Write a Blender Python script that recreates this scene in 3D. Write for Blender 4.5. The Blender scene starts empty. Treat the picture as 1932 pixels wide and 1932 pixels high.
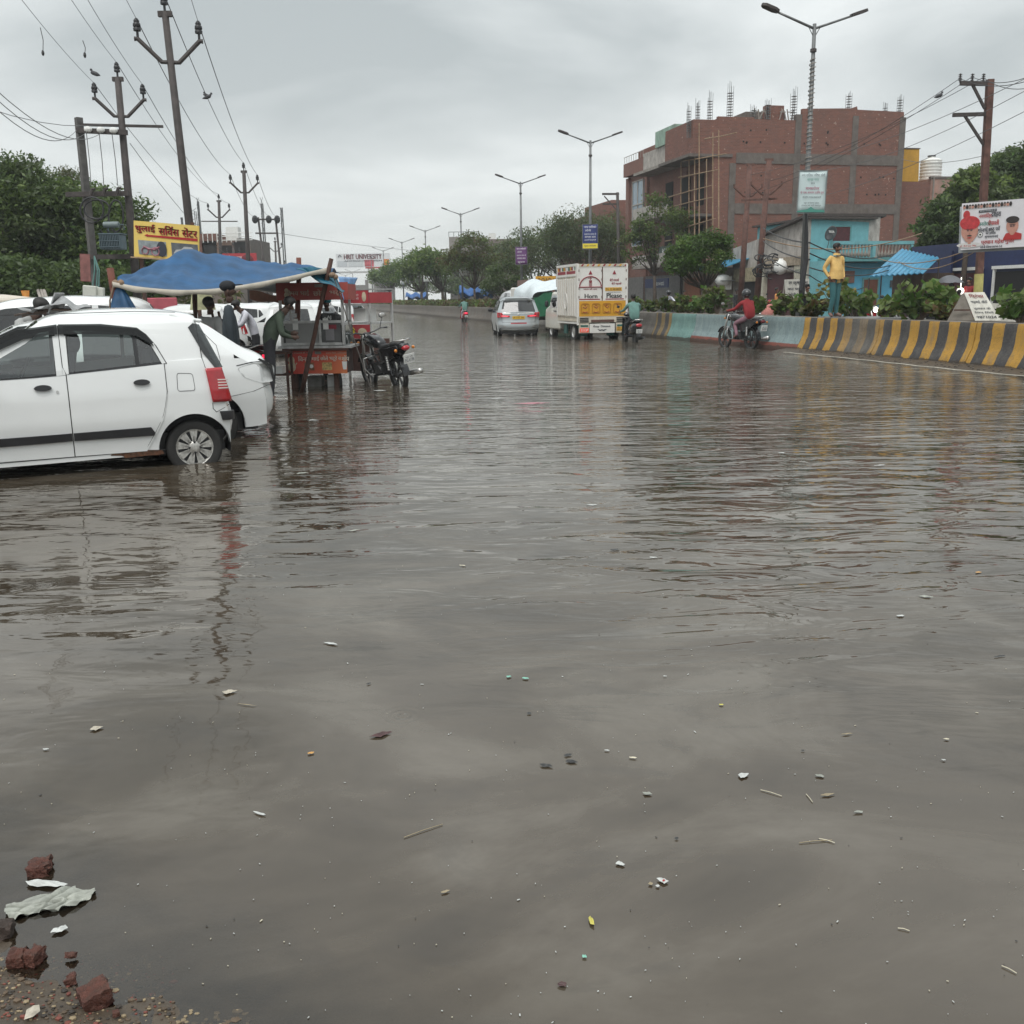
import bpy, bmesh, math, random, re
import numpy as np
from mathutils import Vector, Matrix
from mathutils.geometry import tessellate_polygon
random.seed(7); rng = np.random.default_rng(7)
SC = bpy.context.scene; COL = SC.collection
R = math.radians
# ---------------------------------------------------------------- camera
HC = 1.5; TH = math.atan(404/1850); RO = .015
cam = bpy.data.cameras.new('camera'); co = bpy.data.objects.new('camera', cam); COL.objects.link(co)
cam.sensor_width = 36; cam.lens = 36*1850/1932; cam.clip_start = .05; cam.clip_end = 3000
fw = Vector((0, math.cos(TH), -math.sin(TH))); up0 = Vector((0, math.sin(TH), math.cos(TH))); rt0 = Vector((1, 0, 0))
rt = rt0*math.cos(RO)-up0*math.sin(RO); up = up0*math.cos(RO)+rt0*math.sin(RO)
co.matrix_world = Matrix(((rt.x, up.x, -fw.x, 0), (rt.y, up.y, -fw.y, 0), (rt.z, up.z, -fw.z, HC), (0, 0, 0, 1)))
SC.camera = co
# ---------------------------------------------------------------- sky, sun, exposure
SUN_EL, SUN_AZ = R(58), R(200)
w = bpy.data.worlds.new('World'); SC.world = w; w.use_nodes = True
nt = w.node_tree; N = nt.nodes; L = nt.links; N.clear()
out = N.new('ShaderNodeOutputWorld'); mix = N.new('ShaderNodeMixShader')
b1 = N.new('ShaderNodeBackground'); b2 = N.new('ShaderNodeBackground')
sky = N.new('ShaderNodeTexSky'); sky.sky_type = 'NISHITA'; sky.sun_disc = False; sky.sun_elevation = SUN_EL; sky.sun_rotation = SUN_AZ
L.new(sky.outputs[0], b1.inputs[0]); b1.inputs[1].default_value = .1
tc = N.new('ShaderNodeTexCoord'); sep = N.new('ShaderNodeSeparateXYZ'); L.new(tc.outputs['Generated'], sep.inputs[0])
def wmath(op, a, b=None, c=None):
    m = N.new('ShaderNodeMath'); m.operation = op
    for i, q in enumerate((a, b, c)):
        if q is None: continue
        if isinstance(q, (int, float)): m.inputs[i].default_value = q
        else: L.new(q, m.inputs[i])
    return m.outputs[0]
# clouds lie on a flat deck: project the view direction on a plane
zc = wmath('MAXIMUM', sep.outputs[2], .0); zz = wmath('ADD', zc, .16)
cx = wmath('DIVIDE', sep.outputs[0], zz); cy = wmath('DIVIDE', sep.outputs[1], zz)
cmb = N.new('ShaderNodeCombineXYZ'); L.new(cx, cmb.inputs[0]); L.new(cy, cmb.inputs[1])
n1 = N.new('ShaderNodeTexNoise'); n1.inputs['Scale'].default_value = .95; n1.inputs['Detail'].default_value = 7; n1.inputs['Roughness'].default_value = .5; n1.inputs['Distortion'].default_value = .35
mp = N.new('ShaderNodeMapping'); mp.inputs['Location'].default_value = (3.1, 1.2, 0); L.new(cmb.outputs[0], mp.inputs[0]); L.new(mp.outputs[0], n1.inputs['Vector'])
cr = N.new('ShaderNodeValToRGB'); cr.color_ramp.elements[0].position = .36; cr.color_ramp.elements[1].position = .64
cr.color_ramp.elements[0].color = (.35, .385, .39, 1); cr.color_ramp.elements[1].color = (.68, .71, .705, 1)
L.new(n1.outputs[0], cr.inputs[0])
hz = wmath('POWER', wmath('SUBTRACT', 1, zc), 7)
mh = N.new('ShaderNodeMixRGB'); mh.inputs[2].default_value = (.73, .75, .735, 1); L.new(cr.outputs[0], mh.inputs[1]); L.new(wmath('MULTIPLY', hz, .8), mh.inputs[0])
# CIE overcast: the deck is brighter overhead
ov = wmath('ADD', .93, wmath('MULTIPLY', wmath('POWER', zc, 1.6), .8))
L.new(mh.outputs[0], b2.inputs[0]); L.new(ov, b2.inputs[1])
mix.inputs[0].default_value = .94; L.new(b1.outputs[0], mix.inputs[1]); L.new(b2.outputs[0], mix.inputs[2]); L.new(mix.outputs[0], out.inputs[0])
sun = bpy.data.lights.new('sun', 'SUN'); sun.energy = 1.5; sun.angle = R(35); sun.color = (1, .98, .95)
so = bpy.data.objects.new('sun', sun); COL.objects.link(so)
so.rotation_euler = Vector((math.sin(SUN_AZ)*math.cos(SUN_EL), math.cos(SUN_AZ)*math.cos(SUN_EL), math.sin(SUN_EL))).to_track_quat('Z', 'Y').to_euler()
SC.view_settings.view_transform = 'Standard'; SC.view_settings.look = 'None'; SC.view_settings.exposure = .42; SC.view_settings.gamma = 1; SC.view_settings.use_curve_mapping = False
SC.render.engine = 'CYCLES'; SC.cycles.max_bounces = 7; SC.cycles.transparent_max_bounces = 16
SC.cycles.caustics_reflective = False; SC.cycles.caustics_refractive = False
# ---------------------------------------------------------------- measuring: picture point (1932 wide) -> place
def ray(x, y):
    u = (x-966)/1850; v = -(y-966)/1850
    return fw+rt*u+up*v
CP = Vector((0, 0, HC))
def G(x, y, z=0.0):
    r = ray(x, y); return CP+r*((z-HC)/r.z)
def D(x, y, Y):
    r = ray(x, y); return CP+r*(Y/r.y)
# street frame: s runs along the median wall, w to the right of it
DV = Vector((-.2209, .9753, 0)); NV = Vector((.9753, .2209, 0)); OV = Vector((13.55, 0, 0)); ANG = math.atan2(.2209, .9753)
def ST(s, w_, z=0): return OV+DV*s+NV*w_+Vector((0, 0, z))
def PW(x, y, w_):
    r = ray(x, y); return CP+r*((w_-(CP-OV).dot(NV))/r.dot(NV))
def PS(x, y, s):
    r = ray(x, y); return CP+r*((s-(CP-OV).dot(DV))/r.dot(DV))
def sw(p): q = p-OV; return (q.dot(NV), q.dot(DV), p.z)      # -> (w, s, z)
# ---------------------------------------------------------------- objects
def tag(o, label=None, cat=None, group=None, kind=None):
    if label: o['label'] = label
    if cat: o['category'] = cat
    if group: o['group'] = group
    if kind: o['kind'] = kind
    return o
def thing(name, label, cat, loc=(0, 0, 0), rz=0, group=None):
    o = bpy.data.objects.new(name, None); COL.objects.link(o); o.empty_display_size = .1
    o.location = loc; o.rotation_euler = (0, 0, rz)
    return tag(o, label, cat, group)
def street_thing(name, label, cat, group=None): return thing(name, label, cat, OV, ANG, group)   # local x = w, y = s
def copy_tree(o, parent=None):
    c = o.copy(); COL.objects.link(c)
    if parent: c.parent = parent
    for ch in [k for k in KIDS.get(o.name, [])]: KIDS.setdefault(c.name, []).append(copy_tree(ch, c))
    return c
KIDS = {}
class MB:
    def __init__(s): s.v = []; s.f = []; s.m = []; s.mi = 0
    def add(s, vs, fs):
        b = len(s.v); s.v += [tuple(q) for q in vs]; s.f += [tuple(b+i for i in f) for f in fs]; s.m += [s.mi]*len(fs); return s
    def box(s, c, d, rz=0, rx=0, ry=0):
        M = Matrix.Rotation(rz, 3, 'Z')@Matrix.Rotation(ry, 3, 'Y')@Matrix.Rotation(rx, 3, 'X'); c = Vector(c)
        vs = [c+M@Vector((i*d[0]/2, j*d[1]/2, k*d[2]/2)) for i in (-1, 1) for j in (-1, 1) for k in (-1, 1)]
        return s.add(vs, [(0, 1, 3, 2), (4, 6, 7, 5), (0, 4, 5, 1), (2, 3, 7, 6), (0, 2, 6, 4), (1, 5, 7, 3)])
    def box2(s, a, b):
        return s.box([(a[i]+b[i])/2 for i in range(3)], [abs(b[i]-a[i]) for i in range(3)])
    def frame(s, c, ax, ay, az):    # box from centre and three half-axis vectors
        c = Vector(c); ax = Vector(ax); ay = Vector(ay); az = Vector(az)
        vs = [c+ax*i+ay*j+az*k for i in (-1, 1) for j in (-1, 1) for k in (-1, 1)]
        return s.add(vs, [(0, 1, 3, 2), (4, 6, 7, 5), (0, 4, 5, 1), (2, 3, 7, 6), (0, 2, 6, 4), (1, 5, 7, 3)])
    def tube(s, pts, r, n=8, cap=True, flat=None):
        pts = [Vector(p) for p in pts]; rs = r if isinstance(r, (list, tuple)) else [r]*len(pts)
        b = len(s.v); ref = None; k = len(pts)
        for i, p in enumerate(pts):
            t = (pts[min(i+1, k-1)]-pts[max(i-1, 0)])
            t = t.normalized() if t.length > 1e-9 else Vector((0, 0, 1))
            if ref is None: ref = t.orthogonal().normalized()
            ref = (ref-t*ref.dot(t));
            if ref.length < 1e-6: ref = t.orthogonal()
            ref.normalize(); bi = t.cross(ref)
            for j in range(n):
                a = 2*math.pi*(j+.5)/n; s.v.append(tuple(p+(ref*math.cos(a)+bi*math.sin(a))*rs[i]))
        for i in range(k-1):
            for j in range(n):
                s.f.append((b+i*n+j, b+i*n+(j+1) % n, b+(i+1)*n+(j+1) % n, b+(i+1)*n+j)); s.m.append(s.mi)
        if cap:
            s.f.append(tuple(b+j for j in range(n-1, -1, -1))); s.m.append(s.mi)
            s.f.append(tuple(b+(k-1)*n+j for j in range(n))); s.m.append(s.mi)
        return s
    def bar(s, a, b, w_, h=None): # square bar between points
        a = Vector(a); b = Vector(b); t = b-a; h = h or w_
        side = t.cross(Vector((0, 0, 1)))
        if side.length < 1e-6: side = Vector((1, 0, 0))
        side.normalize(); u = side.cross(t).normalized()
        return s.frame((a+b)/2, t/2, side*w_/2, u*h/2)
    def lathe(s, prof, c=(0, 0, 0), axis='Z', n=24):   # prof: (radius, height)
        c = Vector(c); b = len(s.v); k = len(prof)
        for rr, h in prof:
            for j in range(n):
                a = 2*math.pi*j/n; x, y = rr*math.cos(a), rr*math.sin(a)
                p = {'Z': (x, y, h), 'Y': (x, h, y), 'X': (h, x, y)}[axis]; s.v.append(tuple(c+Vector(p)))
        for i in range(k-1):
            for j in range(n):
                s.f.append((b+i*n+j, b+i*n+(j+1) % n, b+(i+1)*n+(j+1) % n, b+(i+1)*n+j)); s.m.append(s.mi)
        return s
    def ball(s, c, r, n=10, sq=(1, 1, 1), m=6):
        c = Vector(c); b = len(s.v)
        for i in range(m+1):
            p = math.pi*i/m
            for j in range(n):
                a = 2*math.pi*j/n
                s.v.append(tuple(c+Vector((math.sin(p)*math.cos(a)*r*sq[0], math.sin(p)*math.sin(a)*r*sq[1], math.cos(p)*r*sq[2]))))
        for i in range(m):
            for j in range(n):
                s.f.append((b+i*n+j, b+(i+1)*n+j, b+(i+1)*n+(j+1) % n, b+i*n+(j+1) % n)); s.m.append(s.mi)
        return s
    def grid(s, fn, nu, nv, closed=False):
        b = len(s.v)
        for i in range(nu+1):
            for j in range(nv+1): s.v.append(tuple(fn(i/nu, j/nv)))
        for i in range(nu):
            for j in range(nv):
                s.f.append((b+i*(nv+1)+j, b+(i+1)*(nv+1)+j, b+(i+1)*(nv+1)+j+1, b+i*(nv+1)+j+1)); s.m.append(s.mi)
        return s
    def prism(s, outline, o, ax, ay, az, holes=()):   # 2-D outline on axes ax, ay (vectors), thickness vector az
        o = Vector(o); ax = Vector(ax); ay = Vector(ay); az = Vector(az)
        loops = [list(outline)]+[list(h) for h in holes]
        tri = tessellate_polygon([[Vector((p[0], p[1], 0)) for p in lp] for lp in loops])
        flat = [p for lp in loops for p in lp]; n = len(flat)
        base = [o+ax*p[0]+ay*p[1] for p in flat]
        fs = [tuple(t) for t in tri]+[tuple(q+n for q in t[::-1]) for t in tri]
        k = 0
        for lp in loops:
            m = len(lp)
            for i in range(m): fs.append((k+i, k+(i+1) % m, k+(i+1) % m+n, k+i+n))
            k += m
        return s.add(base+[p+az for p in base], fs)
    def build(s, name, mats, parent=None, smooth=False, label=None, cat=None, group=None, kind=None, bevel=0, auto=None, fix=True):
        me = bpy.data.meshes.new(name); me.from_pydata(s.v, [], s.f)
        if not isinstance(mats, (list, tuple)): mats = [mats]
        for m in mats: me.materials.append(m)
        if len(mats) > 1: me.polygons.foreach_set('material_index', s.m)
        if fix or bevel:
            bm = bmesh.new(); bm.from_mesh(me)
            if fix: bmesh.ops.recalc_face_normals(bm, faces=bm.faces[:])
            if bevel: bmesh.ops.bevel(bm, geom=[e for e in bm.edges if len(e.link_faces) == 2 and e.calc_face_angle(0) > .5], offset=bevel, segments=1, affect='EDGES', clamp_overlap=True)
            bm.to_mesh(me); bm.free()
        if smooth:
            me.polygons.foreach_set('use_smooth', [True]*len(me.polygons))
            if auto: me.set_sharp_from_angle(angle=R(auto))
        me.update()
        o = bpy.data.objects.new(name, me); COL.objects.link(o)
        if parent: o.parent = parent; KIDS.setdefault(parent.name, []).append(o)
        return tag(o, label, cat, group, kind)
def part(name, mesh_ob, parent, loc=(0, 0, 0), rot=(0, 0, 0)):
    c = mesh_ob.copy(); c.name = name; COL.objects.link(c); c.parent = parent; c.location = loc; c.rotation_euler = rot
    KIDS.setdefault(parent.name, []).append(c); return c
# ---------------------------------------------------------------- materials
def lin(c):  # sRGB 0..255 -> linear
    return tuple(((q/255)/12.92 if q/255 < .04045 else ((q/255+.055)/1.055)**2.4) for q in c)
class NT:
    def __init__(s, m): s.n = m.node_tree.nodes; s.l = m.node_tree.links
    def new(s, t, **k):
        n = s.n.new('ShaderNode'+t)
        for a, b in k.items(): setattr(n, a, b)
        return n
    def set(s, inp, q):
        if hasattr(q, 'is_output') or isinstance(q, bpy.types.NodeSocket): s.l.new(q, inp)
        else: inp.default_value = q
    def math(s, op, *a):
        m = s.new('Math', operation=op)
        for i, q in enumerate(a): s.set(m.inputs[i], q)
        return m.outputs[0]
    def mix(s, f, a, b, mode='MIX'):
        m = s.new('MixRGB', blend_type=mode); s.set(m.inputs[0], f); s.set(m.inputs[1], a); s.set(m.inputs[2], b); return m.outputs[0]
    def ramp(s, f, stops):
        r = s.new('ValToRGB'); e = r.color_ramp.elements
        while len(e) < len(stops): e.new(.5)
        for i, (p, c) in enumerate(stops): e[i].position = p; e[i].color = (*c, 1) if len(c) == 3 else c
        s.l.new(f, r.inputs[0]); return r.outputs[0]
    def noise(s, vec, scale, detail=4, rough=.55, dist=0):
        n = s.new('TexNoise'); n.inputs['Scale'].default_value = scale; n.inputs['Detail'].default_value = detail; n.inputs['Roughness'].default_value = rough; n.inputs['Distortion'].default_value = dist
        if vec is not None: s.l.new(vec, n.inputs['Vector'])
        return n.outputs[0]
    def mapping(s, vec, sc=(1, 1, 1), loc=(0, 0, 0), rot=(0, 0, 0)):
        m = s.new('Mapping'); s.l.new(vec, m.inputs[0]); m.inputs['Scale'].default_value = sc; m.inputs['Location'].default_value = loc; m.inputs['Rotation'].default_value = rot; return m.outputs[0]
def base_mat(name):
    m = bpy.data.materials.new(name); m.use_nodes = True; t = NT(m); return m, t, m.node_tree.nodes['Principled BSDF']
MATS = {}
def mat(name, col=None, rough=.6, metal=0, var=.15, vs=6, bump=0, bs=40, emit=0, coat=0, dirt=0, dirtcol=(.10, .075, .05), spec=.5):
    if name in MATS: return MATS[name]
    if col is None: return bpy.data.materials[name]
    m, t, p = base_mat(name)
    tcn = t.new('TexCoord').outputs['Object']
    c = (*col, 1)
    if var:
        f = t.noise(tcn, vs, 5, .6)
        lo = tuple(q*(1-var) for q in col); hi = tuple(min(1, q*(1+var)) for q in col)
        cc = t.ramp(f, [(.3, lo), (.7, hi)])
        if dirt:
            f2 = t.noise(t.mapping(tcn, (1, 1, .35)), vs*1.7, 8, .7)
            cc = t.mix(t.math('MULTIPLY', t.ramp(f2, [(.45, (0, 0, 0)), (.72, (1, 1, 1))]), dirt), cc, (*dirtcol, 1))
        t.l.new(cc, p.inputs['Base Color'])
    else: p.inputs['Base Color'].default_value = c
    p.inputs['Roughness'].default_value = rough; p.inputs['Metallic'].default_value = metal
    p.inputs['Specular IOR Level'].default_value = spec
    if coat: p.inputs['Coat Weight'].default_value = coat; p.inputs['Coat Roughness'].default_value = .05
    if bump:
        b = t.new('Bump'); b.inputs['Strength'].default_value = bump; b.inputs['Distance'].default_value = .02
        t.l.new(t.noise(tcn, bs, 6, .6), b.inputs['Height']); t.l.new(b.outputs[0], p.inputs['Normal'])
    if emit: p.inputs['Emission Color'].default_value = c; p.inputs['Emission Strength'].default_value = emit
    MATS[name] = m; return m
WHITE = mat('car_white', (.80, .81, .80), .22, var=.03, vs=2, coat=.7)
WHITE2 = mat('car_white_dusty', (.72, .73, .72), .3, var=.05, vs=2, coat=.4)
SILVER = mat('silver_paint', (.42, .45, .46), .28, .5, var=.04, coat=.6)
BLACK = mat('black_plastic', (.018, .018, .02), .45, var=.3)
BLACKG = mat('black_gloss', (.012, .012, .014), .15, var=.1, coat=.6)
SEAM = mat('seam_dark', (.02, .02, .02), .8, var=0)
RUBBER = mat('tyre_rubber', (.022, .021, .02), .75, var=.3, bump=.3, bs=60)
CHROME = mat('alloy', (.55, .54, .52), .3, .85, var=.15, vs=20)
ALLOY = mat('wheel_silver', (.52, .51, .48), .38, .45, var=.25, vs=25, dirt=.5)
STEEL = mat('steel', (.52, .52, .51), .42, .4, var=.2, vs=8, dirt=.3)
DARKIN = mat('car_interior', (.035, .035, .04), .8, var=.3)
REDLAMP = mat('red_lamp', (.42, .012, .02), .12, var=.15, vs=12, coat=.8)
REDGLOW = mat('red_lamp_lit', (.9, .03, .08), .2, var=0, emit=.9)
HEADLIT = mat('headlight_lit', (1, .97, .85), .2, var=0, emit=2.5)
RUST = mat('rusty_iron', (.115, .055, .042), .8, var=.45, vs=5, bump=.4, bs=60)
IRON = mat('dark_iron', (.055, .045, .042), .7, var=.35, vs=5, bump=.2)
GALV = mat('galvanised', (.20, .21, .21), .5, .6, var=.2, vs=5)
LAMPPOST = mat('lamp_post_grey', (.16, .165, .165), .5, .4, var=.3, vs=3)
WOODDK = mat('wood_dark', (.07, .032, .022), .75, var=.35, vs=8, bump=.4, bs=50)
BAMBOO = mat('bamboo', (.30, .20, .12), .7, var=.3, vs=6)
WIRE = mat('wire_dark', (.03, .03, .03), .6, var=0)
WIREL = mat('wire_grey', (.12, .12, .12), .6, var=0)
BLUETARP = mat('blue_tarp', (.008, .070, .175), .55, var=.3, vs=3, bump=.35, bs=7, spec=.4)
TEALTARP = mat('teal_tarp', (.008, .11, .17), .45, var=.25, vs=4, bump=.3, bs=9)
TARPHEM = mat('tarp_hem', (.55, .50, .42), .7, var=.15)
CREAM = mat('cream_cloth', (.62, .56, .47), .8, var=.12)
BROWNCL = mat('brown_cloth', (.20, .075, .035), .8, var=.2)
WPAPER = mat('white_paint', (.74, .74, .71), .6, var=.08, vs=8)
YPAINT = mat('yellow_paint', (.62, .34, .035), .6, var=.2, vs=5)
GLASSW = None
def glass(name, tint=(.55, .62, .60), refl=1.0, alpha=1.0, dark=(.02, .025, .025)):
    m = bpy.data.materials.new(name); m.use_nodes = True; t = NT(m); t.n.clear()
    o = t.new('OutputMaterial'); mx = t.new('MixShader'); m2 = t.new('MixShader')
    tr = t.new('BsdfTransparent'); tr.inputs[0].default_value = (*tint, 1)
    di = t.new('BsdfDiffuse'); di.inputs[0].default_value = (*dark, 1); m2.inputs[0].default_value = 1-alpha
    gl = t.new('BsdfGlossy'); gl.inputs['Roughness'].default_value = .03
    fr = t.new('Fresnel'); bf = t.new('NewGeometry').outputs['Backfacing']; t.l.new(t.math('SUBTRACT', 1.5, t.math('MULTIPLY', bf, .8333)), fr.inputs[0])
    t.l.new(tr.outputs[0], m2.inputs[1]); t.l.new(di.outputs[0], m2.inputs[2])
    f = t.math('MAXIMUM', t.math('MINIMUM', t.math('MULTIPLY', fr.outputs[0], 1.6*refl), .9), .12 if refl > 2 else .03)
    t.l.new(f, mx.inputs[0]); t.l.new(m2.outputs[0], mx.inputs[1]); t.l.new(gl.outputs[0], mx.inputs[2]); t.l.new(mx.outputs[0], o.inputs[0])
    return m
GLASS = glass('car_glass', (.90, .97, .95), 2.2); GLASSD = glass('car_glass_dark', (.07, .08, .08), 1.6)
GLASSM = glass('misty_glass', (.55, .58, .56), 1.0, .45, (.22, .24, .23))
VISOR = glass('smoked_visor', (.06, .065, .065), .7)
# ---------------------------------------------------------------- lettering
FONT_CACHE = {}
def deva(s):   # the font engine does not shape: put the short i before its cluster and the reph after its consonant
    s = re.sub('र्([क-ह])(ि?)', lambda m: m.group(1)+m.group(2)+'ॅ', s)
    return re.sub('((?:[क-ह]़?्)*[क-ह]़?)ि', lambda m: 'ि'+m.group(1), s)
def text_verts(s):
    s = deva(s)
    if s in FONT_CACHE: return FONT_CACHE[s]
    cu = bpy.data.curves.new('t', 'FONT'); cu.body = s; cu.resolution_u = 2; cu.align_x = 'LEFT'
    ob = bpy.data.objects.new('t', cu); COL.objects.link(ob)
    bpy.context.view_layer.update()
    me = bpy.data.meshes.new_from_object(ob.evaluated_get(bpy.context.evaluated_depsgraph_get()))
    v = np.array([tuple(q.co)[:2] for q in me.vertices]) if len(me.vertices) else np.zeros((0, 2))
    f = [tuple(p.vertices) for p in me.polygons]
    bpy.data.objects.remove(ob); bpy.data.curves.remove(cu); bpy.data.meshes.remove(me)
    FONT_CACHE[s] = (v, f); return v, f
def put_text(mb, s, o, ax, ay, width=None, height=None, off=.004, bold=0, center=True):
    """letters on axes ax, ay (unit vectors) with lower-left (or centre) at o, fitted to width x height, raised by off"""
    v, f = text_verts(s)
    if not len(v): return
    lo = v.min(0); hi = v.max(0); d = np.maximum(hi-lo, 1e-6)
    sy = height/d[1] if height else width/d[0]; sx = width/d[0] if width else sy
    ax = Vector(ax); ay = Vector(ay); nz = ax.cross(ay).normalized(); o = Vector(o)
    c = (lo+hi)/2 if center else lo
    for dx in ([0] if not bold else [-bold, bold]):
        mb.add([o+ax*((p[0]-c[0])*sx+dx)+ay*((p[1]-c[1])*sy)+nz*off for p in v], f)
def text_ob(name, lines, m, parent=None, **k):
    mb = MB()
    for a in lines: put_text(mb, *a, **k)
    return mb.build(name, m, parent, fix=False)
# ================================================================= GROUND AND WATER
def smooth(a, b, x):
    t = np.clip((x-a)/(b-a), 0, 1); return t*t*(3-2*t)
def vnoise(x, y, f, seed=0):   # cheap value noise
    x = x*f+seed*17.3; y = y*f+seed*9.1
    xi = np.floor(x); yi = np.floor(y); u = x-xi; v = y-yi; u = u*u*(3-2*u); v = v*v*(3-2*v)
    def h(a, b): q = np.sin(a*127.1+b*311.7+seed)*43758.5453; return q-np.floor(q)
    return (h(xi, yi)*(1-u)+h(xi+1, yi)*u)*(1-v)+(h(xi, yi+1)*(1-u)+h(xi+1, yi+1)*u)*v-.5
def ground_h(x, y):
    q = (x+1.06)*-.53+(y-1.90)*-.85+.045
    near = .10*q+.012*vnoise(x, y, 9, 1)+.008*vnoise(x, y, 27, 2)+.016*vnoise(x, y, 3.2, 3)
    near = np.clip(near, -.2, .12)
    W = (x-13.55)*NV.x+y*NV.y; S = (x-13.55)*DV.x+y*DV.y
    edge = np.where(S < 27.5, -.22+.30*smooth(-1.3, -.05, W), -.2+.15*smooth(-.8, 0, W))+.015*vnoise(x, y, 2.5, 5)*smooth(-1, -.2, W)
    far = -.2+.3*smooth(190, 215, S)
    left = -.2+.28*smooth(-23, -27, W)
    right = np.where(W > .25, .06, -1)
    h = np.maximum(near, -.2)
    for k in (edge, far, left, right): h = np.maximum(h, np.where(W > 5, k, k))
    return h
def axis(parts):
    o = []
    for a, b, n in parts: o += list(np.linspace(a, b, n, endpoint=False))
    return np.array(o+[parts[-1][1]])
def sheet(name, xs, ys, zf, m, attr=None, label=None):
    X, Y = np.meshgrid(xs, ys); Z = zf(X, Y); nx, ny = len(xs), len(ys)
    v = np.stack([X, Y, Z], -1).reshape(-1, 3)
    i = np.arange(nx*ny).reshape(ny, nx)
    f = np.stack([i[:-1, :-1], i[:-1, 1:], i[1:, 1:], i[1:, :-1]], -1).reshape(-1, 4)
    me = bpy.data.meshes.new(name); me.vertices.add(len(v)); me.vertices.foreach_set('co', v.ravel())
    me.loops.add(f.size); me.loops.foreach_set('vertex_index', f.ravel()); me.polygons.add(len(f))
    me.polygons.foreach_set('loop_start', np.arange(0, f.size, 4)); me.polygons.foreach_set('loop_total', np.full(len(f), 4))
    me.polygons.foreach_set('use_smooth', np.ones(len(f), bool)); me.update(calc_edges=True)
    if attr is not None:
        a = me.attributes.new('depth', 'FLOAT', 'POINT'); a.data.foreach_set('value', attr(X, Y).ravel())
    me.materials.append(m); o = bpy.data.objects.new(name, me); COL.objects.link(o)
    return tag(o, label, kind='structure')
# ground material
m, t, p = base_mat('wet_ground'); tcn = t.new('TexCoord').outputs['Object']
f1 = t.noise(tcn, 1.3, 8, .6); f2 = t.noise(tcn, 14, 8, .7); f3 = t.noise(tcn, 60, 4, .6)
c = t.ramp(f1, [(.3, (.050, .036, .024)), (.7, (.095, .072, .05))])
c = t.mix(.5, c, t.ramp(f2, [(.3, (.025, .018, .013)), (.6, (.10, .078, .055)), (.8, (.19, .15, .10))]))
t.l.new(c, p.inputs['Base Color']); t.l.new(t.ramp(f2, [(.3, (.3,)*3), (.7, (.75,)*3)]), p.inputs['Roughness'])
b = t.new('Bump'); b.inputs['Strength'].default_value = .8; b.inputs['Distance'].default_value = .01
t.l.new(t.math('ADD', f2, t.math('MULTIPLY', f3, .5)), b.inputs['Height']); t.l.new(b.outputs[0], p.inputs['Normal'])
GROUND = m
xs = axis([(-310, -60, 6), (-60, -6, 40), (-6, -2, 30), (-2, -.2, 120), (-.2, 3, 40), (3, 16, 110), (16, 60, 30), (60, 310, 8)])
ys = axis([(-40, .5, 10), (.5, 1.5, 20), (1.5, 3.2, 110), (3.2, 6, 30), (6, 36, 150), (36, 240, 60), (240, 510, 8)])
sheet('ground', xs, ys, ground_h, GROUND)
# water
m = bpy.data.materials.new('flood_water'); m.use_nodes = True; t = NT(m); t.n.clear()
tcn = t.new('TexCoord').outputs['Object']; sp = t.new('SeparateXYZ'); t.l.new(tcn, sp.inputs[0]); X, Y = sp.outputs[0], sp.outputs[1]
def sstep(a, b, q):
    r = t.new('MapRange', interpolation_type='SMOOTHSTEP'); r.inputs[1].default_value = a; r.inputs[2].default_value = b; t.l.new(q, r.inputs[0]); return r.outputs[0]
def nz(sc, det, dist=.0, rot=0, rough=.5, loc=(0, 0, 0)):
    return t.noise(t.mapping(tcn, sc, loc, (0, 0, rot)), 1, det, rough, dist)
big = sstep(.38, .62, nz((.22, .30, 1), 2, .6))
big2 = sstep(.35, .65, nz((.5, .8, 1), 2, .5, 0, .5, (5, 3, 0)))
rightm = sstep(-.9, 1.6, t.math('SUBTRACT', X, t.math('MULTIPLY', t.math('SUBTRACT', Y, 6), .02)))
nearm = sstep(2.1, 5.4, Y)
# long ripples, crests across the road
rA = t.math('MULTIPLY', nz((1.35, 3.5, 1), 3, 1.0, R(-4), .5), t.math('MULTIPLY', nearm, t.math('ADD', .35, t.math('MULTIPLY', rightm, .8))))
rB = t.math('MULTIPLY', nz((1.15, 2.7, 1), 2, .7, R(9), .4, (3, 8, 0)), sstep(2.2, 6, Y))
rC = t.math('MULTIPLY', nz((1.5, 4.3, 1), 3, .6, R(-3), .5, (1, 2, 0)), sstep(6.5, 15, Y))
rD = t.math('MULTIPLY', nz((4.5, 7, 1), 2, .4, R(12), .5), sstep(1, 3, Y))
wave = t.new('TexWave'); wave.wave_type = 'RINGS'; wave.rings_direction = 'SPHERICAL'; wave.inputs['Scale'].default_value = 1.15; wave.inputs['Distortion'].default_value = 2.2; wave.inputs['Detail'].default_value = 2; wave.inputs['Detail Scale'].default_value = .9
t.l.new(t.mapping(tcn, (.55, 1, 0), (-1.6, -15.5, 0)), wave.inputs['Vector'])
ringmask = t.math('MULTIPLY', t.math('MULTIPLY', sstep(3.6, 6, Y), t.math('SUBTRACT', 1, sstep(11, 17, Y))), rightm)
rE = t.math('MULTIPLY', wave.outputs[1], ringmask)
hh = t.math('MULTIPLY', rA, t.math('ADD', .012, t.math('MULTIPLY', big, .026)))
hh = t.math('ADD', hh, t.math('MULTIPLY', rB, .021))
hh = t.math('ADD', hh, t.math('MULTIPLY', rC, .029))
hh = t.math('ADD', hh, t.math('MULTIPLY', rD, .0022))
hh = t.math('ADD', hh, t.math('MULTIPLY', rE, .0012))
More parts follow.
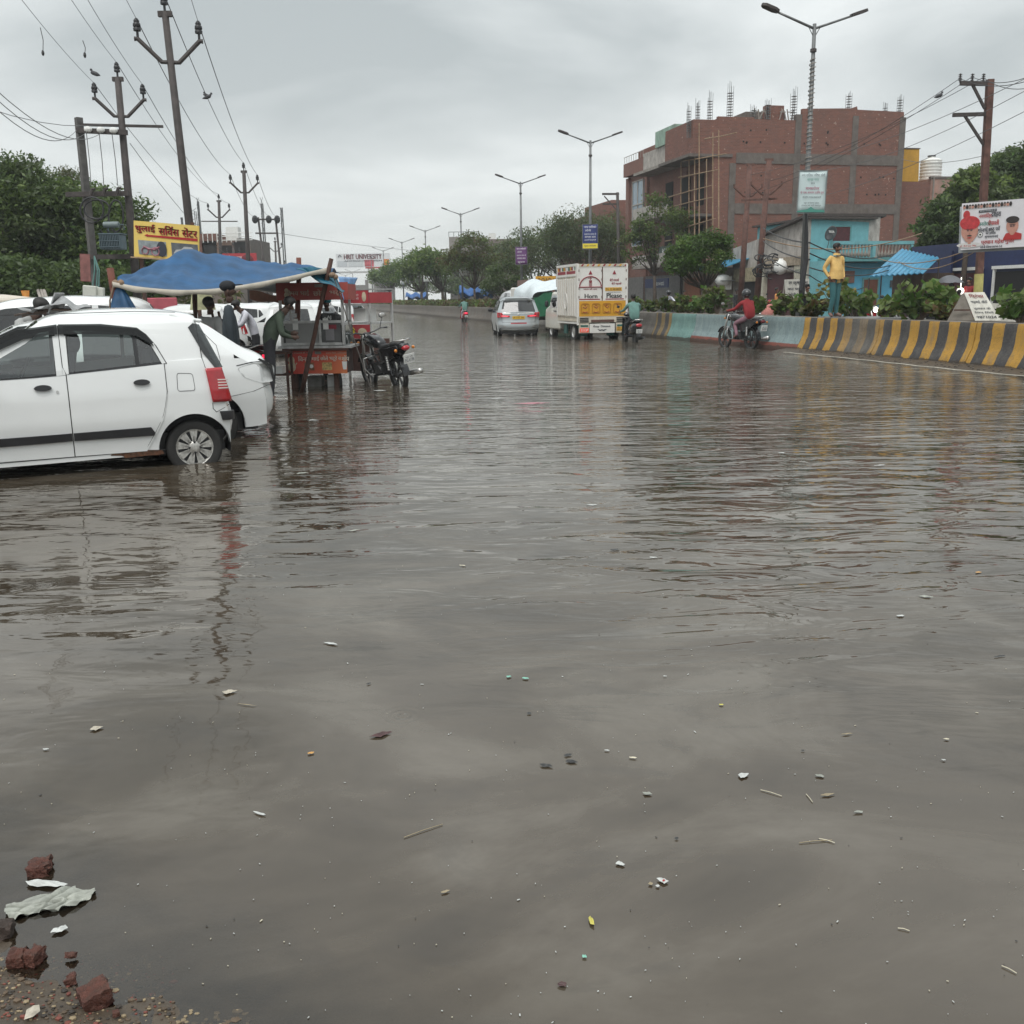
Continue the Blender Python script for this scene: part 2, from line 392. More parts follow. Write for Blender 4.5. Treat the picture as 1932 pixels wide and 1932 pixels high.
# rings where drops fall
for px, py, rr in [(85, 1105, .10), (245, 1115, .09), (100, 1165, .10), (930, 1005, .14), (760, 1350, .12), (470, 1130, .07), (330, 1180, .06), (1500, 880, .13)]:
    g = G(px, py); dx = t.math('SUBTRACT', X, g.x); dy = t.math('SUBTRACT', Y, g.y)
    d = t.math('SQRT', t.math('ADD', t.math('MULTIPLY', dx, dx), t.math('MULTIPLY', dy, dy)))
    e = t.math('MAXIMUM', 0, t.math('SUBTRACT', 1, t.math('DIVIDE', d, rr)))
    hh = t.math('ADD', hh, t.math('MULTIPLY', t.math('MULTIPLY', t.math('SINE', t.math('MULTIPLY', d, 190)), t.math('MULTIPLY', e, e)), .0011))
bp = t.new('Bump'); bp.inputs['Strength'].default_value = 1; bp.inputs['Distance'].default_value = 1; t.l.new(hh, bp.inputs['Height'])
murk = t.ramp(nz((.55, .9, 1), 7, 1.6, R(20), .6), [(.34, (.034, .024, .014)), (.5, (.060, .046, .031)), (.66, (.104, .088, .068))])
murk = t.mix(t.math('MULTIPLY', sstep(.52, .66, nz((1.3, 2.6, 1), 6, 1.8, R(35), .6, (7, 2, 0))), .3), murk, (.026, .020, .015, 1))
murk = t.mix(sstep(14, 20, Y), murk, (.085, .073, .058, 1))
df = t.new('BsdfDiffuse'); t.l.new(murk, df.inputs[0]); t.l.new(bp.outputs[0], df.inputs['Normal'])
tr = t.new('BsdfTransparent'); tr.inputs[0].default_value = (.72, .68, .62, 1)
at = t.new('Attribute', attribute_name='depth'); opq = sstep(0, .05, at.outputs['Fac'])
m1 = t.new('MixShader'); t.l.new(opq, m1.inputs[0]); t.l.new(tr.outputs[0], m1.inputs[1]); t.l.new(df.outputs[0], m1.inputs[2])
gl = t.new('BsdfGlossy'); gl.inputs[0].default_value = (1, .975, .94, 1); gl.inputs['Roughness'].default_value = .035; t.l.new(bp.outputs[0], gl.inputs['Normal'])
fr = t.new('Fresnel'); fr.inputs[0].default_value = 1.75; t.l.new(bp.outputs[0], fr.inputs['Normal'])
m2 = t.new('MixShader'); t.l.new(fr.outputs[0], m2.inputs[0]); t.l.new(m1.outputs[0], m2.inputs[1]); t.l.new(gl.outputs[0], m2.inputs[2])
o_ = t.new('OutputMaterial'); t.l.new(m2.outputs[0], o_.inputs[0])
WATER = m
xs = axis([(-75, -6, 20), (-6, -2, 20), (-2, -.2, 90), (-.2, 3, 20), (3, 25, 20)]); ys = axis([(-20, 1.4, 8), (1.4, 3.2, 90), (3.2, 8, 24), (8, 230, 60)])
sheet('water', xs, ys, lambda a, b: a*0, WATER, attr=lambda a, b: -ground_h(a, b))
# ================================================================= MEDIAN WALL (jersey barrier)
def wall_mat(name, kind):
    m, t, p = base_mat(name); tcn = t.new('TexCoord').outputs['Object']; sp = t.new('SeparateXYZ'); t.l.new(tcn, sp.inputs[0]); S, Z = sp.outputs[1], sp.outputs[2]
    n = t.noise(tcn, 3.5, 8, .65); n2 = t.noise(t.mapping(tcn, (1, 1, .25)), 5, 8, .7); n3 = t.noise(tcn, 25, 6, .7)
    grey = t.ramp(n, [(.3, (.10, .092, .08)), (.7, (.19, .175, .155))])
    if kind == 'stripe':
        u = t.math('FRACT', t.math('ADD', t.math('DIVIDE', t.math('ADD', S, t.math('MULTIPLY', n, .07)), .655), .33))
        yel = t.mix(t.ramp(n3, [(.35, (0,)*3), (.75, (.5,)*3)]), (.50, .27, .035, 1), (.30, .19, .07, 1))
        blk = t.mix(t.ramp(n3, [(.4, (0,)*3), (.75, (.6,)*3)]), (.045, .043, .045, 1), (.12, .11, .10, 1))
        c = t.mix(t.math('GREATER_THAN', u, .5), yel, blk)
        g = t.math('MULTIPLY', t.math('SUBTRACT', 1, t.math('MINIMUM', 1, t.math('ABSOLUTE', t.math('DIVIDE', t.math('SUBTRACT', S, 24.2), 1.1)))), .85)
        c = t.mix(g, c, grey)
        c = t.mix(t.ramp(n2, [(.5, (0,)*3), (.75, (.75,)*3)]), c, grey)
    elif kind == 'blue':
        c = t.ramp(n2, [(.3, (.17, .23, .24)), (.6, (.25, .32, .32)), (.8, (.33, .38, .37))])
        red = t.mix(n, (.28, .07, .045, 1), (.16, .07, .055, 1))
        c = t.mix(t.math('LESS_THAN', t.math('ADD', Z, t.math('MULTIPLY', n3, .06)), .22), c, red)
    elif kind == 'teal': c = t.ramp(n2, [(.3, (.12, .24, .22)), (.7, (.22, .36, .33))])
    elif kind == 'small':
        u = t.math('FRACT', t.math('DIVIDE', S, .72)); c = t.mix(t.math('GREATER_THAN', u, .5), (.28, .19, .07, 1), (.05, .05, .055, 1)); c = t.mix(t.ramp(n2, [(.4, (0,)*3), (.7, (.6,)*3)]), c, grey)
    elif kind == 'brown': c = t.mix(t.ramp(t.noise(t.mapping(tcn, (1, .5, .2)), 6, 8, .7), [(.4, (0,)*3), (.7, (1,)*3)]), grey, (.12, .085, .06, 1))
    else: c = grey
    top = t.math('GREATER_THAN', Z, .885); c = t.mix(top, c, t.mix(n3, (.17, .15, .125, 1), (.24, .21, .18, 1)))
    low = t.math('LESS_THAN', t.math('SUBTRACT', Z, t.math('MULTIPLY', n, .16)), .03); c = t.mix(t.math('MULTIPLY', low, .8), c, (.055, .042, .03, 1))
    crack = t.ramp(t.noise(tcn, 2.2, 12, .75, 1.2), [(.485, (0,)*3), (.5, (1,)*3), (.515, (0,)*3)]); c = t.mix(t.math('MULTIPLY', crack, .45), c, (.03, .025, .02, 1))
    t.l.new(c, p.inputs['Base Color']); p.inputs['Roughness'].default_value = .75
    b = t.new('Bump'); b.inputs['Strength'].default_value = .6; b.inputs['Distance'].default_value = .02; t.l.new(t.math('ADD', n3, n2), b.inputs['Height']); t.l.new(b.outputs[0], p.inputs['Normal'])
    return m
WM = {k: wall_mat('barrier_'+k, k) for k in ('stripe', 'blue', 'teal', 'small', 'grey', 'brown')}
PROF = [(-.02, -.25), (-.02, .10), (.03, .2), (.12, .38), (.16, .56), (.18, .85), (.2, .895), (.42, .895), (.43, .85), (.44, .56), (.52, .35), (.60, .1), (.60, -.25)]
wall = street_thing('median_wall', 'long concrete median barrier, striped yellow and black at the near end', 'wall')
def section(s0, s1, kind):
    n = max(2, int((s1-s0)/.4)); prof = []
    for i in range(len(PROF)-1):
        a, b = PROF[i], PROF[i+1]; k = 3 if abs(a[1]-b[1]) > .15 else 1
        for j in range(k): prof.append((a[0]+(b[0]-a[0])*j/k, a[1]+(b[1]-a[1])*j/k))
    prof.append(PROF[-1]); mb = MB(); r_ = random.Random(s0)
    mb.grid(lambda u, v: (prof[round(v*(len(prof)-1))][0]+.006*r_.uniform(-1, 1), s0+.012+(s1-s0-.024)*u, prof[round(v*(len(prof)-1))][1]+.006*r_.uniform(-1, 1)), n, len(prof)-1)
    for s_ in (s0+.012, s1-.012): mb.add([(a, s_, b) for a, b in PROF], [tuple(range(len(PROF)))])
    return mb.build('wall_section', WM[kind], wall, smooth=True, auto=35)
ss = [(7, 'stripe'), (10.3, 'stripe'), (13.6, 'stripe'), (16.9, 'stripe'), (20.2, 'stripe'), (23.5, 'stripe'), (26.9, 'blue'), (30.2, 'blue'), (34, 'teal'), (36.1, 'small'), (37.6, 'grey'), (42, 'grey'), (47, 'grey'), (53, 'grey'), (59, 'brown'), (66, 'brown'), (76, 'brown'), (88, 'brown'), (100, 'brown'), (115, 'brown'), (130, 'brown'), (150, 'brown'), (175, None)]
for (a, k), (b, _) in zip(ss, ss[1:]): section(a, b, k)
# rough plaster/rubble heap along the wall foot and the white edge line
EDGE = mat('edge_line_white', (.5, .47, .40), .7, var=.3, vs=9)
mb = MB(); pr = 0
n = 60
mb.grid(lambda u, v: ST(8+18.6*u+0, -.50-.04*math.sin(8+18.6*u)+.05*(v-.5), .018+.004*math.sin(97*u)), n, 1)
tag(mb.build('edge_line', EDGE), kind='structure')
for c_ in [bpy.data.objects['edge_line']]:
    c_.data.materials[0] = EDGE
    md = c_.modifiers.new('t', 'SOLIDIFY'); md.thickness = .012
mb = MB()
for i in range(420):
    s_ = random.uniform(9, 26.5); w_ = -random.uniform(.0, .38)**1.0; r_ = random.uniform(.008, .03)
    q = ST(s_, w_, .0); z = float(ground_h(np.array(q.x), np.array(q.y))); mb.ball((q.x, q.y, max(z, 0)+r_*.2), r_, 5, (random.uniform(.8, 1.6), 1, .6), 3)
tag(mb.build('gravel', mat('rubble', (.10, .085, .068), .9, var=.5, vs=9)), 'muddy rubble along the foot of the striped wall', kind='stuff')
# soil bed between the two barrier lines, far barrier line, far carriageway, pavement
SOIL = mat('soil', (.07, .05, .033), .95, var=.4, bump=.5)
def slab(name, w0, w1, s0, s1, z0, z1, m, kind='structure', **k):
    mb = MB(); mb.box2((w0, s0, z0), (w1, s1, z1)); o = mb.build(name, m, **k); o.location = OV; o.rotation_euler = (0, 0, ANG); return tag(o, kind=kind)
slab('median_soil', .5, 1.75, 7, 175, 0, .80, SOIL)
mw2 = street_thing('median_wall', 'second grey barrier line on the far side of the planted median', 'wall')
for i in range(14):
    mb = MB(); s0 = 7+i*12; mb.prism([(1.75-.16, 0), (1.75, .85), (1.97, .85), (2.15, 0)], (0, s0+.01, 0), (1, 0, 0), (0, 0, 1), (0, 11.98, 0)); mb.build('wall_section', WM['grey'], mw2)
ASPH = mat('wet_asphalt', (.05, .048, .045), .35, var=.25, bump=.3, bs=80)
slab('road', 2.2, 10.6, 5, 190, .0, .075, ASPH)
slab('pavement', 10.6, 13.4, 5, 120, .0, .20, mat('paving', (.16, .14, .12), .7, var=.3))
# ================================================================= FOLIAGE
def leaf_mat(name, col, tr=.45):
    m = bpy.data.materials.new(name); m.use_nodes = True; t = NT(m); t.n.clear(); tcn = t.new('TexCoord').outputs['Object']
    c = t.ramp(t.noise(tcn, 2.5, 3), [(.3, tuple(q*.7 for q in col)), (.7, tuple(q*1.3 for q in col))])
    p = t.new('BsdfPrincipled'); t.l.new(c, p.inputs['Base Color']); p.inputs['Roughness'].default_value = .45; p.inputs['Specular IOR Level'].default_value = .35
    tl = t.new('BsdfTranslucent'); t.l.new(c, tl.inputs[0]); mx = t.new('MixShader'); mx.inputs[0].default_value = tr
    t.l.new(p.outputs[0], mx.inputs[1]); t.l.new(tl.outputs[0], mx.inputs[2]); o = t.new('OutputMaterial'); t.l.new(mx.outputs[0], o.inputs[0]); return m
LD = leaf_mat('leaf_dark', (.075, .115, .038)); LM = leaf_mat('leaf_mid', (.11, .16, .045)); LL = leaf_mat('leaf_light', (.155, .215, .055)); LO = leaf_mat('leaf_olive', (.105, .108, .036)); LG = leaf_mat('leaf_greygreen', (.11, .14, .065)); LB = leaf_mat('leaf_bright', (.085, .165, .030)); LBR = leaf_mat('leaf_brown', (.13, .085, .035)); LY = leaf_mat('leaf_yellow', (.24, .21, .055))
BARK = mat('bark', (.075, .055, .042), .9, var=.35, vs=7, bump=.8, bs=20)
BARKL = mat('bark_light', (.16, .12, .09), .9, var=.35, vs=7, bump=.6, bs=20)
def leaves(name, clumps, size, mats, parent, wts=None, aspect=.45, droop=0., flat=.35, kind=None, label=None):
    """clumps: (centre, radii, count). Each leaf a small rhombus folded along its midrib."""
    P = []; MI = []
    nm = len(mats); wts = np.array(wts if wts else [1]*nm, float); wts /= wts.sum()
    for c, r, n in clumps:
        d = rng.normal(size=(n, 3)); d /= np.linalg.norm(d, axis=1)[:, None]; rad = rng.random(n)**.45
        P.append(np.array(c)+d*rad[:, None]*np.array(r)); k = rng.choice(nm, p=wts)
        MI.append(np.where(rng.random(n) < .65, k, rng.choice(nm, size=n, p=wts)))
    P = np.concatenate(P); MI = np.concatenate(MI); n = len(P)
    nrm = rng.normal(size=(n, 3)); nrm[:, 2] = np.abs(nrm[:, 2])+flat; nrm /= np.linalg.norm(nrm, axis=1)[:, None]
    a = rng.normal(size=(n, 3)); a[:, 2] -= droop*2; a -= nrm*(a*nrm).sum(1)[:, None]; a /= np.linalg.norm(a, axis=1)[:, None]+1e-9
    b = np.cross(nrm, a); sz = size*(.6+.8*rng.random(n))[:, None]
    a *= sz; b *= sz*aspect; fold = nrm*sz*.15
    V = np.stack([P-a, P+b+fold, P+a, P-b+fold], 1).reshape(-1, 3)
    F = np.arange(4*n).reshape(n, 4)
    me = bpy.data.meshes.new(name); me.vertices.add(4*n); me.vertices.foreach_set('co', V.ravel()); me.loops.add(4*n); me.loops.foreach_set('vertex_index', F.ravel())
    me.polygons.add(n); me.polygons.foreach_set('loop_start', np.arange(0, 4*n, 4)); me.polygons.foreach_set('loop_total', np.full(n, 4)); me.update(calc_edges=True)
    for q in mats: me.materials.append(q)
    me.polygons.foreach_set('material_index', MI.astype(np.int32))
    o = bpy.data.objects.new(name, me); COL.objects.link(o)
    if parent: o.parent = parent; KIDS.setdefault(parent.name, []).append(o)
    return tag(o, label, kind=kind)
def crown_clumps(c, r, K, cr, n, low=-.6):
    out = []
    for i in range(K):
        while True:
            d = rng.normal(size=3); d /= np.linalg.norm(d)
            if d[2] > low: break
        q = rng.uniform(.45, 1.0)**.6; p = np.array(c)+d*q*np.array(r); s = cr*rng.uniform(.65, 1.35)
        out.append((p, (s*1.15, s*1.15, s*.7), int(n*rng.uniform(.6, 1.4))))
    return out
def tree(name, label, base, fork, crowns, mats, leaf=.1, K=40, cr=.6, n=80, tr=.15, bark=None, wts=None, group=None, droop=0, aspect=.45, lean=(0, 0), low=-.6, cat='tree'):
    base = Vector(base); root = thing(name, label, cat, base, 0, group); cl = []
    for c, r in crowns:
        rc = Vector(c)-base; cl += crown_clumps(rc, r, int(K*(r[0]*r[2])/(crowns[0][1][0]*crowns[0][1][2])+1), cr, n, low)
    mb = MB(); fk = Vector((lean[0], lean[1], fork)); mb.tube([(0, 0, -.1), (lean[0]*.3+.03, lean[1]*.3, fork*.5), fk], [tr*1.25, tr, tr*.8], 9)
    idx = rng.choice(len(cl), min(len(cl), 22), replace=False)
    for i in idx:
        e = Vector(cl[i][0]); midp = fk.lerp(e, .5)+Vector((0, 0, -.12*(e-fk).length)); mb.tube([fk, midp, e], [tr*.5, tr*.25, tr*.07], 6)
    mb.build('trunk', bark or BARK, root, smooth=True)
    cl = [(c_, r_, int(n_*1.55)) for c_, r_, n_ in cl]; leaves('crown', cl, leaf*.76, mats, root, wts, droop=droop, aspect=aspect)
    return root
def plant(label, base, h, w_, n=60, size=.13, mats=None, group=None, wts=None, name='shrub', stem=True, aspect=.8):
    root = thing(name, label, 'plant', base, 0, group); mb = MB(); cl = []
    for i in range(max(4, int(n/10))):
        a = random.uniform(0, 6.28); rr = w_*random.uniform(.1, .5); tip = Vector((math.cos(a)*rr, math.sin(a)*rr*.6, h*random.uniform(.35, .95)))
        mb.tube([(0, 0, -.02), tip*.5+Vector((0, 0, h*.1)), tip], [.014, .01, .004], 5)
        cl.append((tuple(tip), (w_*.2, w_*.16, h*.2), 10)); cl.append((tuple(tip*.65), (w_*.2, w_*.16, h*.2), 6))
    mb.build('stem', BARKL, root)
    leaves('foliage', cl, size, mats or [LL, LB, LM], root, wts, aspect=aspect, flat=.2)
    return root
# --- big trees on the left beyond the parking
def at(px, py, Y): return D(px, py, Y)
def ctree(name, label, px, pyb, Y, crowns, **k):   # crowns given in the picture: (px, py, rx_px, ry_px)
    sc = Y/1850; b = D(px, pyb, Y); cr_ = []
    for x, y, rx, ry in crowns:
        c = D(x, y, Y); cr_.append(((c.x, c.y+random.uniform(-.5, .5), c.z), (rx*sc, max(rx, ry)*sc*.8, ry*sc)))
    return tree(name, label, (b.x, b.y, 0), max(.6, b.z+0), cr_, **k)
GL = 'leafy trees behind the car park'
ctree('tree', 'big dark green tree at the far left behind the auto rickshaw', 35, 520, 36, [(20, 430, 110, 110), (-60, 400, 90, 90), (10, 350, 60, 45), (-10, 500, 100, 60)], mats=[LD, LM, LG, LL], wts=[5, 4, 2, .6], leaf=.13, K=75, cr=.8, n=95, tr=.25)
ctree('tree', 'broad green tree between the rickshaw and the transformer', 110, 520, 37, [(115, 440, 90, 80), (60, 480, 70, 60), (165, 500, 70, 60)], mats=[LD, LM, LB, LL], wts=[4, 5, 1.5, .5], leaf=.13, K=60, cr=.75, n=90, tr=.22)
ctree('tree', 'green tree behind the grey transformer box', 210, 520, 40, [(215, 455, 65, 75), (190, 410, 45, 45), (250, 500, 60, 55)], mats=[LM, LD, LB, LL], wts=[5, 3, 2, 1], leaf=.13, K=60, cr=.75, n=80, tr=.2)
ctree('eucalyptus_tree', 'tall thin eucalyptus with hanging leaves left of the transformer poles', 128, 460, 50, [(128, 375, 32, 52), (118, 345, 18, 25)], mats=[LG, LO], leaf=.16, K=44, cr=.5, n=24, tr=.1, droop=1, aspect=.18)
ctree('eucalyptus_tree', 'smaller eucalyptus top showing between the two transformer poles', 190, 460, 52, [(192, 405, 25, 45)], mats=[LG, LO], leaf=.16, K=32, cr=.5, n=22, tr=.1, droop=1, aspect=.18)
ctree('tree', 'dark low tree in shade behind the parked cars', 140, 560, 33, [(140, 545, 110, 38), (30, 535, 70, 40)], mats=[LD, LD, LM], leaf=.13, K=60, cr=.6, n=80, tr=.2)
ctree('tree', 'dark green bushy tree behind the yellow sign board', 290, 560, 46, [(290, 535, 75, 35), (350, 540, 50, 25)], mats=[LD, LM, LO], leaf=.15, K=40, cr=.7, n=60, tr=.2)
# --- trees down the middle and across the road
GM = 'trees along the far side of the road'
def wtree(label, px, w_, crowns, pyb=560, **k):
    Yd = PW(px, 560, w_).y; return ctree(k.pop('name', 'tree'), label, px, pyb, Yd, crowns, **k)
wtree('small bright green round tree on the median beyond the truck', 1330, 2.6, [(1318, 488, 56, 38), (1345, 462, 30, 22), (1290, 500, 25, 22)], pyb=545, mats=[LB, LM, LD, LL], wts=[5, 3, 2, 1.5], leaf=.085, K=75, cr=.30, n=95, tr=.11, aspect=.4)
wtree('sparse leafy tree in front of the scaffolded buildings', 1235, 10.5, [(1250, 435, 58, 42), (1290, 420, 36, 26), (1205, 470, 36, 45), (1240, 385, 22, 16)], pyb=520, mats=[LM, LL, LO, LB], wts=[4, 2, 2, 1], leaf=.14, K=46, cr=.5, n=40, tr=.12)
wtree('drooping acacia tree right of the purple pole banner', 1110, 11, [(1095, 455, 75, 50), (1040, 470, 70, 42), (1150, 470, 40, 60)], pyb=540, mats=[LG, LO, LM, LD], wts=[4, 3, 3, 2], leaf=.16, K=85, cr=.9, n=70, tr=.22, droop=.6, aspect=.3)
wtree('wide olive tree above the silver car', 1010, 11, [(1000, 490, 60, 46), (960, 500, 50, 40)], pyb=545, mats=[LG, LM, LD, LO], wts=[3, 3, 3, 3], leaf=.2, K=60, cr=1.1, n=55, tr=.22, droop=.4, aspect=.35)
wtree('brownish open tree on the median ahead of the silver car', 895, 1.3, [(885, 480, 45, 34), (920, 500, 34, 28), (860, 500, 30, 24), (890, 455, 26, 14)], pyb=545, mats=[LO, LM, LBR, LL], wts=[4, 3, 1.5, 1.5], leaf=.12, K=60, cr=.5, n=40, tr=.1)
wtree('dark green shrubby tree behind the silver car', 958, 1.3, [(955, 525, 34, 32), (935, 545, 26, 16)], pyb=575, mats=[LD, LM, LG], leaf=.11, K=50, cr=.4, n=50, tr=.1)
for i, (lab, px, cr_, w_, mm) in enumerate([
    ('small bright green tree left of the leaning lamp banners', 835, [(822, 505, 24, 24), (805, 490, 22, 14)], 1.3, [LB, LM, LL]),
    ('bright green tree top above the far median hedge', 795, [(792, 500, 32, 24), (770, 515, 20, 16)], 1.3, [LB, LL, LM]),
    ('farthest bright green median tree beside the university hoarding', 735, [(728, 525, 30, 16), (745, 512, 22, 14)], 1.3, [LB, LL, LM]),
    ('misty grey green tree mass behind the third lamp', 865, [(855, 505, 40, 30), (900, 520, 36, 24)], 12, [LG, LM, LO]),
    ('grey green trees behind the far hedge', 800, [(795, 525, 34, 22), (760, 530, 24, 16)], 12, [LG, LM]),
    ('low green tree mass at the bend of the road', 840, [(835, 540, 50, 14)], 8, [LM, LG, LD])]):
    wtree(lab, px, w_, cr_, pyb=550, mats=mm, leaf=.22, K=34, cr=1.0, n=50, tr=.16)
# tree at the right behind the hoarding
ctree('tree', 'big dark green tree behind the political hoarding', 1835, 520, 45, [(1835, 430, 85, 75), (1900, 360, 75, 65), (1795, 455, 50, 50), (1940, 330, 60, 50)], mats=[LD, LM, LB], wts=[5, 3, 1], leaf=.15, K=95, cr=.6, n=110, tr=.2)
ctree('tree', 'glossy leaved tree top beside the grey water tank', 1830, 360, 40, [(1838, 350, 28, 24), (1860, 370, 30, 30)], mats=[LM, LG, LL], leaf=.17, K=30, cr=.45, n=40, tr=.1)
# hedge and median plants
hb = street_thing('hedge', 'long clipped hedge browning in places along the far median', 'hedge')
cl = []
for s_ in np.arange(58, 170, .55):
    for w_ in (.75, 1.4): cl.append(((w_, s_, .80+.28), (.35, .4, .38), int(58-.22*s_)))
leaves('foliage', cl, .12, [LL, LO, LBR, LM], hb, [3, 3, 3, 2], aspect=.6)
BIGP = [(1575, 545, 1.45, .8, 'leafy shrub with yellowing tops behind the man on the wall', [LL, LY, LM]), (1612, 560, 1.2, .75, 'green shrub right of the standing man', [LB, LM, LL]), (1672, 575, 1.05, .55, 'small pale shrub between the motorcycles and the big bush', [LL, LY, LO]),
        (1735, 540, 1.5, 1.25, 'large broad leaved green bush on the median', [LB, LM, LL]), (1790, 590, .62, .75, 'low brownish bush beside the folding board', [LO, LL, LBR]), (1925, 550, 1.35, .95, 'leafy green bush at the right edge of the wall', [LL, LB, LM]),
        (1540, 575, .8, .8, 'straggly brown stemmed shrub at the foot of the banner pole', [LO, LBR, LL])]
for px, py, h, wd, lab, mm in BIGP:
    b = PW(px, 600, 1.15); plant(lab, (b.x, b.y, .80), max(.5, (600-py)/1850*b.y*1.35), wd*1.15, n=int(200*wd), size=.092, mats=mm)
labs = ['pale green shrub behind the scooter rider by the truck', 'low leafy shrub left of the white scooter headlight', 'rounded shrub in front of the helmeted scooterist', 'spreading pale shrub beside the white headlight', 'shrub below the small green tree', 'olive shrub in front of the yellow sign board', 'tall light green shrub behind the red shirted rider', 'green shrub left of the red shirted rider', 'thin shrub between the rider and the man in orange', 'shrub just right of the man in orange', 'straggling shrub under the white pole', 'low shrub by the white notice board']
for lab, px, hh_, wd in zip(labs, [1198, 1232, 1258, 1284, 1300, 1318, 1352, 1338, 1425, 1478, 1500, 1518], [.75, .5, .62, .7, .6, .62, 1.1, .7, .62, .75, .6, .7], [.7, .6, .7, .8, .7, .8, 1.0, .6, .6, .7, .55, .75]):
    b = PW(px, 600, 1.1); plant(lab, (b.x, b.y, .80), hh_, wd, n=int(170*wd), size=.085, mats=[LL, LM, LO, LB], group=None)
# far median shrubs behind the silver car
b = PW(1000, 600, 1.0); plant('yellow green shrubs on the median right of the small rider', (b.x, b.y, .80), .8, 1.6, n=90, size=.1, mats=[LL, LO, LY])
# ================================================================= BUILDINGS ACROSS THE ROAD
def brick_mat(name, c1=(.225, .085, .058), c2=(.150, .057, .041), mortar=(.16, .125, .105), sc=1.0, patch=.25):
    m, t, p = base_mat(name); tcn = t.new('TexCoord').outputs['Object']; sp = t.new('SeparateXYZ'); t.l.new(tcn, sp.inputs[0])
    cb = t.new('CombineXYZ'); t.l.new(t.math('ADD', sp.outputs[0], sp.outputs[1]), cb.inputs[0]); t.l.new(sp.outputs[2], cb.inputs[1])
    b = t.new('TexBrick'); b.inputs['Scale'].default_value = 1; b.inputs['Brick Width'].default_value = .24*sc; b.inputs['Row Height'].default_value = .085*sc; b.inputs['Mortar Size'].default_value = .010; b.inputs['Mortar Smooth'].default_value = .3
    b.inputs['Color1'].default_value = (*c1, 1); b.inputs['Color2'].default_value = (*c2, 1); b.inputs['Mortar'].default_value = (*mortar, 1); t.l.new(cb.outputs[0], b.inputs['Vector'])
    n = t.noise(tcn, .55, 7, .65); n2 = t.noise(tcn, 3.1, 5, .6); n3 = t.noise(t.mapping(tcn, (1, 1, .3)), 1.1, 7, .7)
    c = t.mix(t.ramp(n, [(.35, (0,)*3), (.7, (.55,)*3)]), b.outputs[0], (.21, .09, .065, 1))
    c = t.mix(t.ramp(n3, [(.45, (0,)*3), (.75, (.45,)*3)]), c, (.13, .085, .07, 1))
    c = t.mix(t.math('MULTIPLY', t.math('GREATER_THAN', t.noise(tcn, 6.5, 1), .735), patch*2.4), c, (.42, .33, .27, 1))
    t.l.new(c, p.inputs['Base Color']); p.inputs['Roughness'].default_value = .9
    bb = t.new('Bump'); bb.inputs['Strength'].default_value = .5; bb.inputs['Distance'].default_value = .015; t.l.new(t.math('ADD', b.outputs['Fac'], n2), bb.inputs['Height']); bb.invert = True; t.l.new(bb.outputs[0], p.inputs['Normal'])
    return m
BRICK = brick_mat('brick_red'); BRICK2 = brick_mat('brick_rose', (.24, .11, .085), (.19, .08, .06), (.22, .17, .15))
CONC = mat('frame_concrete', (.135, .117, .105), .9, var=.25, vs=3, bump=.4, dirt=.5); CONCL = mat('pale_concrete', (.30, .27, .24), .9, var=.25, vs=2, dirt=.6, dirtcol=(.09, .075, .06))
CONCW = mat('whitewash_stained', (.42, .39, .36), .9, var=.2, vs=2.5, dirt=.75, dirtcol=(.14, .12, .10), bump=.3)
TEALW = mat('turquoise_wall', (.17, .42, .46), .8, var=.12, vs=2, dirt=.35, dirtcol=(.10, .24, .26)); BLUEW = mat('sky_blue_wall', (.09, .36, .52), .8, var=.15, vs=1.5, dirt=.3, dirtcol=(.05, .22, .32))
TEALD = mat('teal_band', (.10, .27, .28), .8, var=.15)
MAROON = mat('maroon_shutter', (.075, .018, .022), .6, var=.25); SHUT = mat('grey_shutter', (.19, .18, .175), .5, .3, var=.2, vs=4); BLUETIN = mat('blue_tin', (.05, .28, .46), .4, .2, var=.2, vs=2, dirt=.3, dirtcol=(.03, .12, .2))
DARK = mat('dark_inside', (.012, .011, .011), .9, var=0); WIN = mat('window_dark', (.03, .038, .045), .15, var=.1); WINB = mat('window_pale', (.20, .27, .33), .15, var=.2, vs=3)
ROOFDK = mat('roof_edge', (.06, .05, .045), .9, var=.3); YEL = mat('yellow_wall', (.50, .27, .03), .8, var=.12, vs=2, dirt=.3, dirtcol=(.2, .12, .03)); MIDB = mat('brown_door', (.13, .045, .025), .6, var=.2)
PINK = mat('peeling_plaster', (.33, .19, .15), .9, var=.25, vs=2, dirt=.6, dirtcol=(.42, .36, .30)); NAVY = mat('navy_panel', (.012, .022, .085), .4, var=.2)
def bpart(name, parent, a, b, m, bevel=0, kind=None, label=None):
    mb = MB(); mb.box2(a, b); return mb.build(name, m, parent, bevel=bevel, kind=kind, label=label)
SA = 62.25
A = street_thing('brick_building', 'tall unfinished red brick building with grey concrete frame and bare rods on top', 'building')
bpart('wall', A, (13.5, SA, -.2), (26.3, SA+14, 12.05-.0), BRICK)
mb = MB(); mb.prism([(19.15, 12.05), (26.3, 12.05), (26.25, 12.72), (22.95, 12.78), (22.9, 12.98), (22.5, 12.85), (19.15, 12.74)], (0, SA-.003, 0), (1, 0, 0), (0, 0, 1), (0, .25, 0)); mb.box2((26.0, SA+.26, 12.05), (26.25, SA+14, 12.7)); mb.build('wall', BRICK, A)
bpart('parapet', A, (13.5, SA+.0, 12.051), (15.9, SA+.24, 12.16), BRICK); bpart('parapet', A, (11.9, SA-.03, 9.98), (14.35, SA+4.6, 11.95), BRICK)
bpart('parapet', A, (11.6, SA-.1, 9.80), (14.5, SA+5.0, 9.975), CONC)
bpart('wall', A, (13.3, SA-.02, 3.2), (14.3, SA+3, 9.79), BRICK)
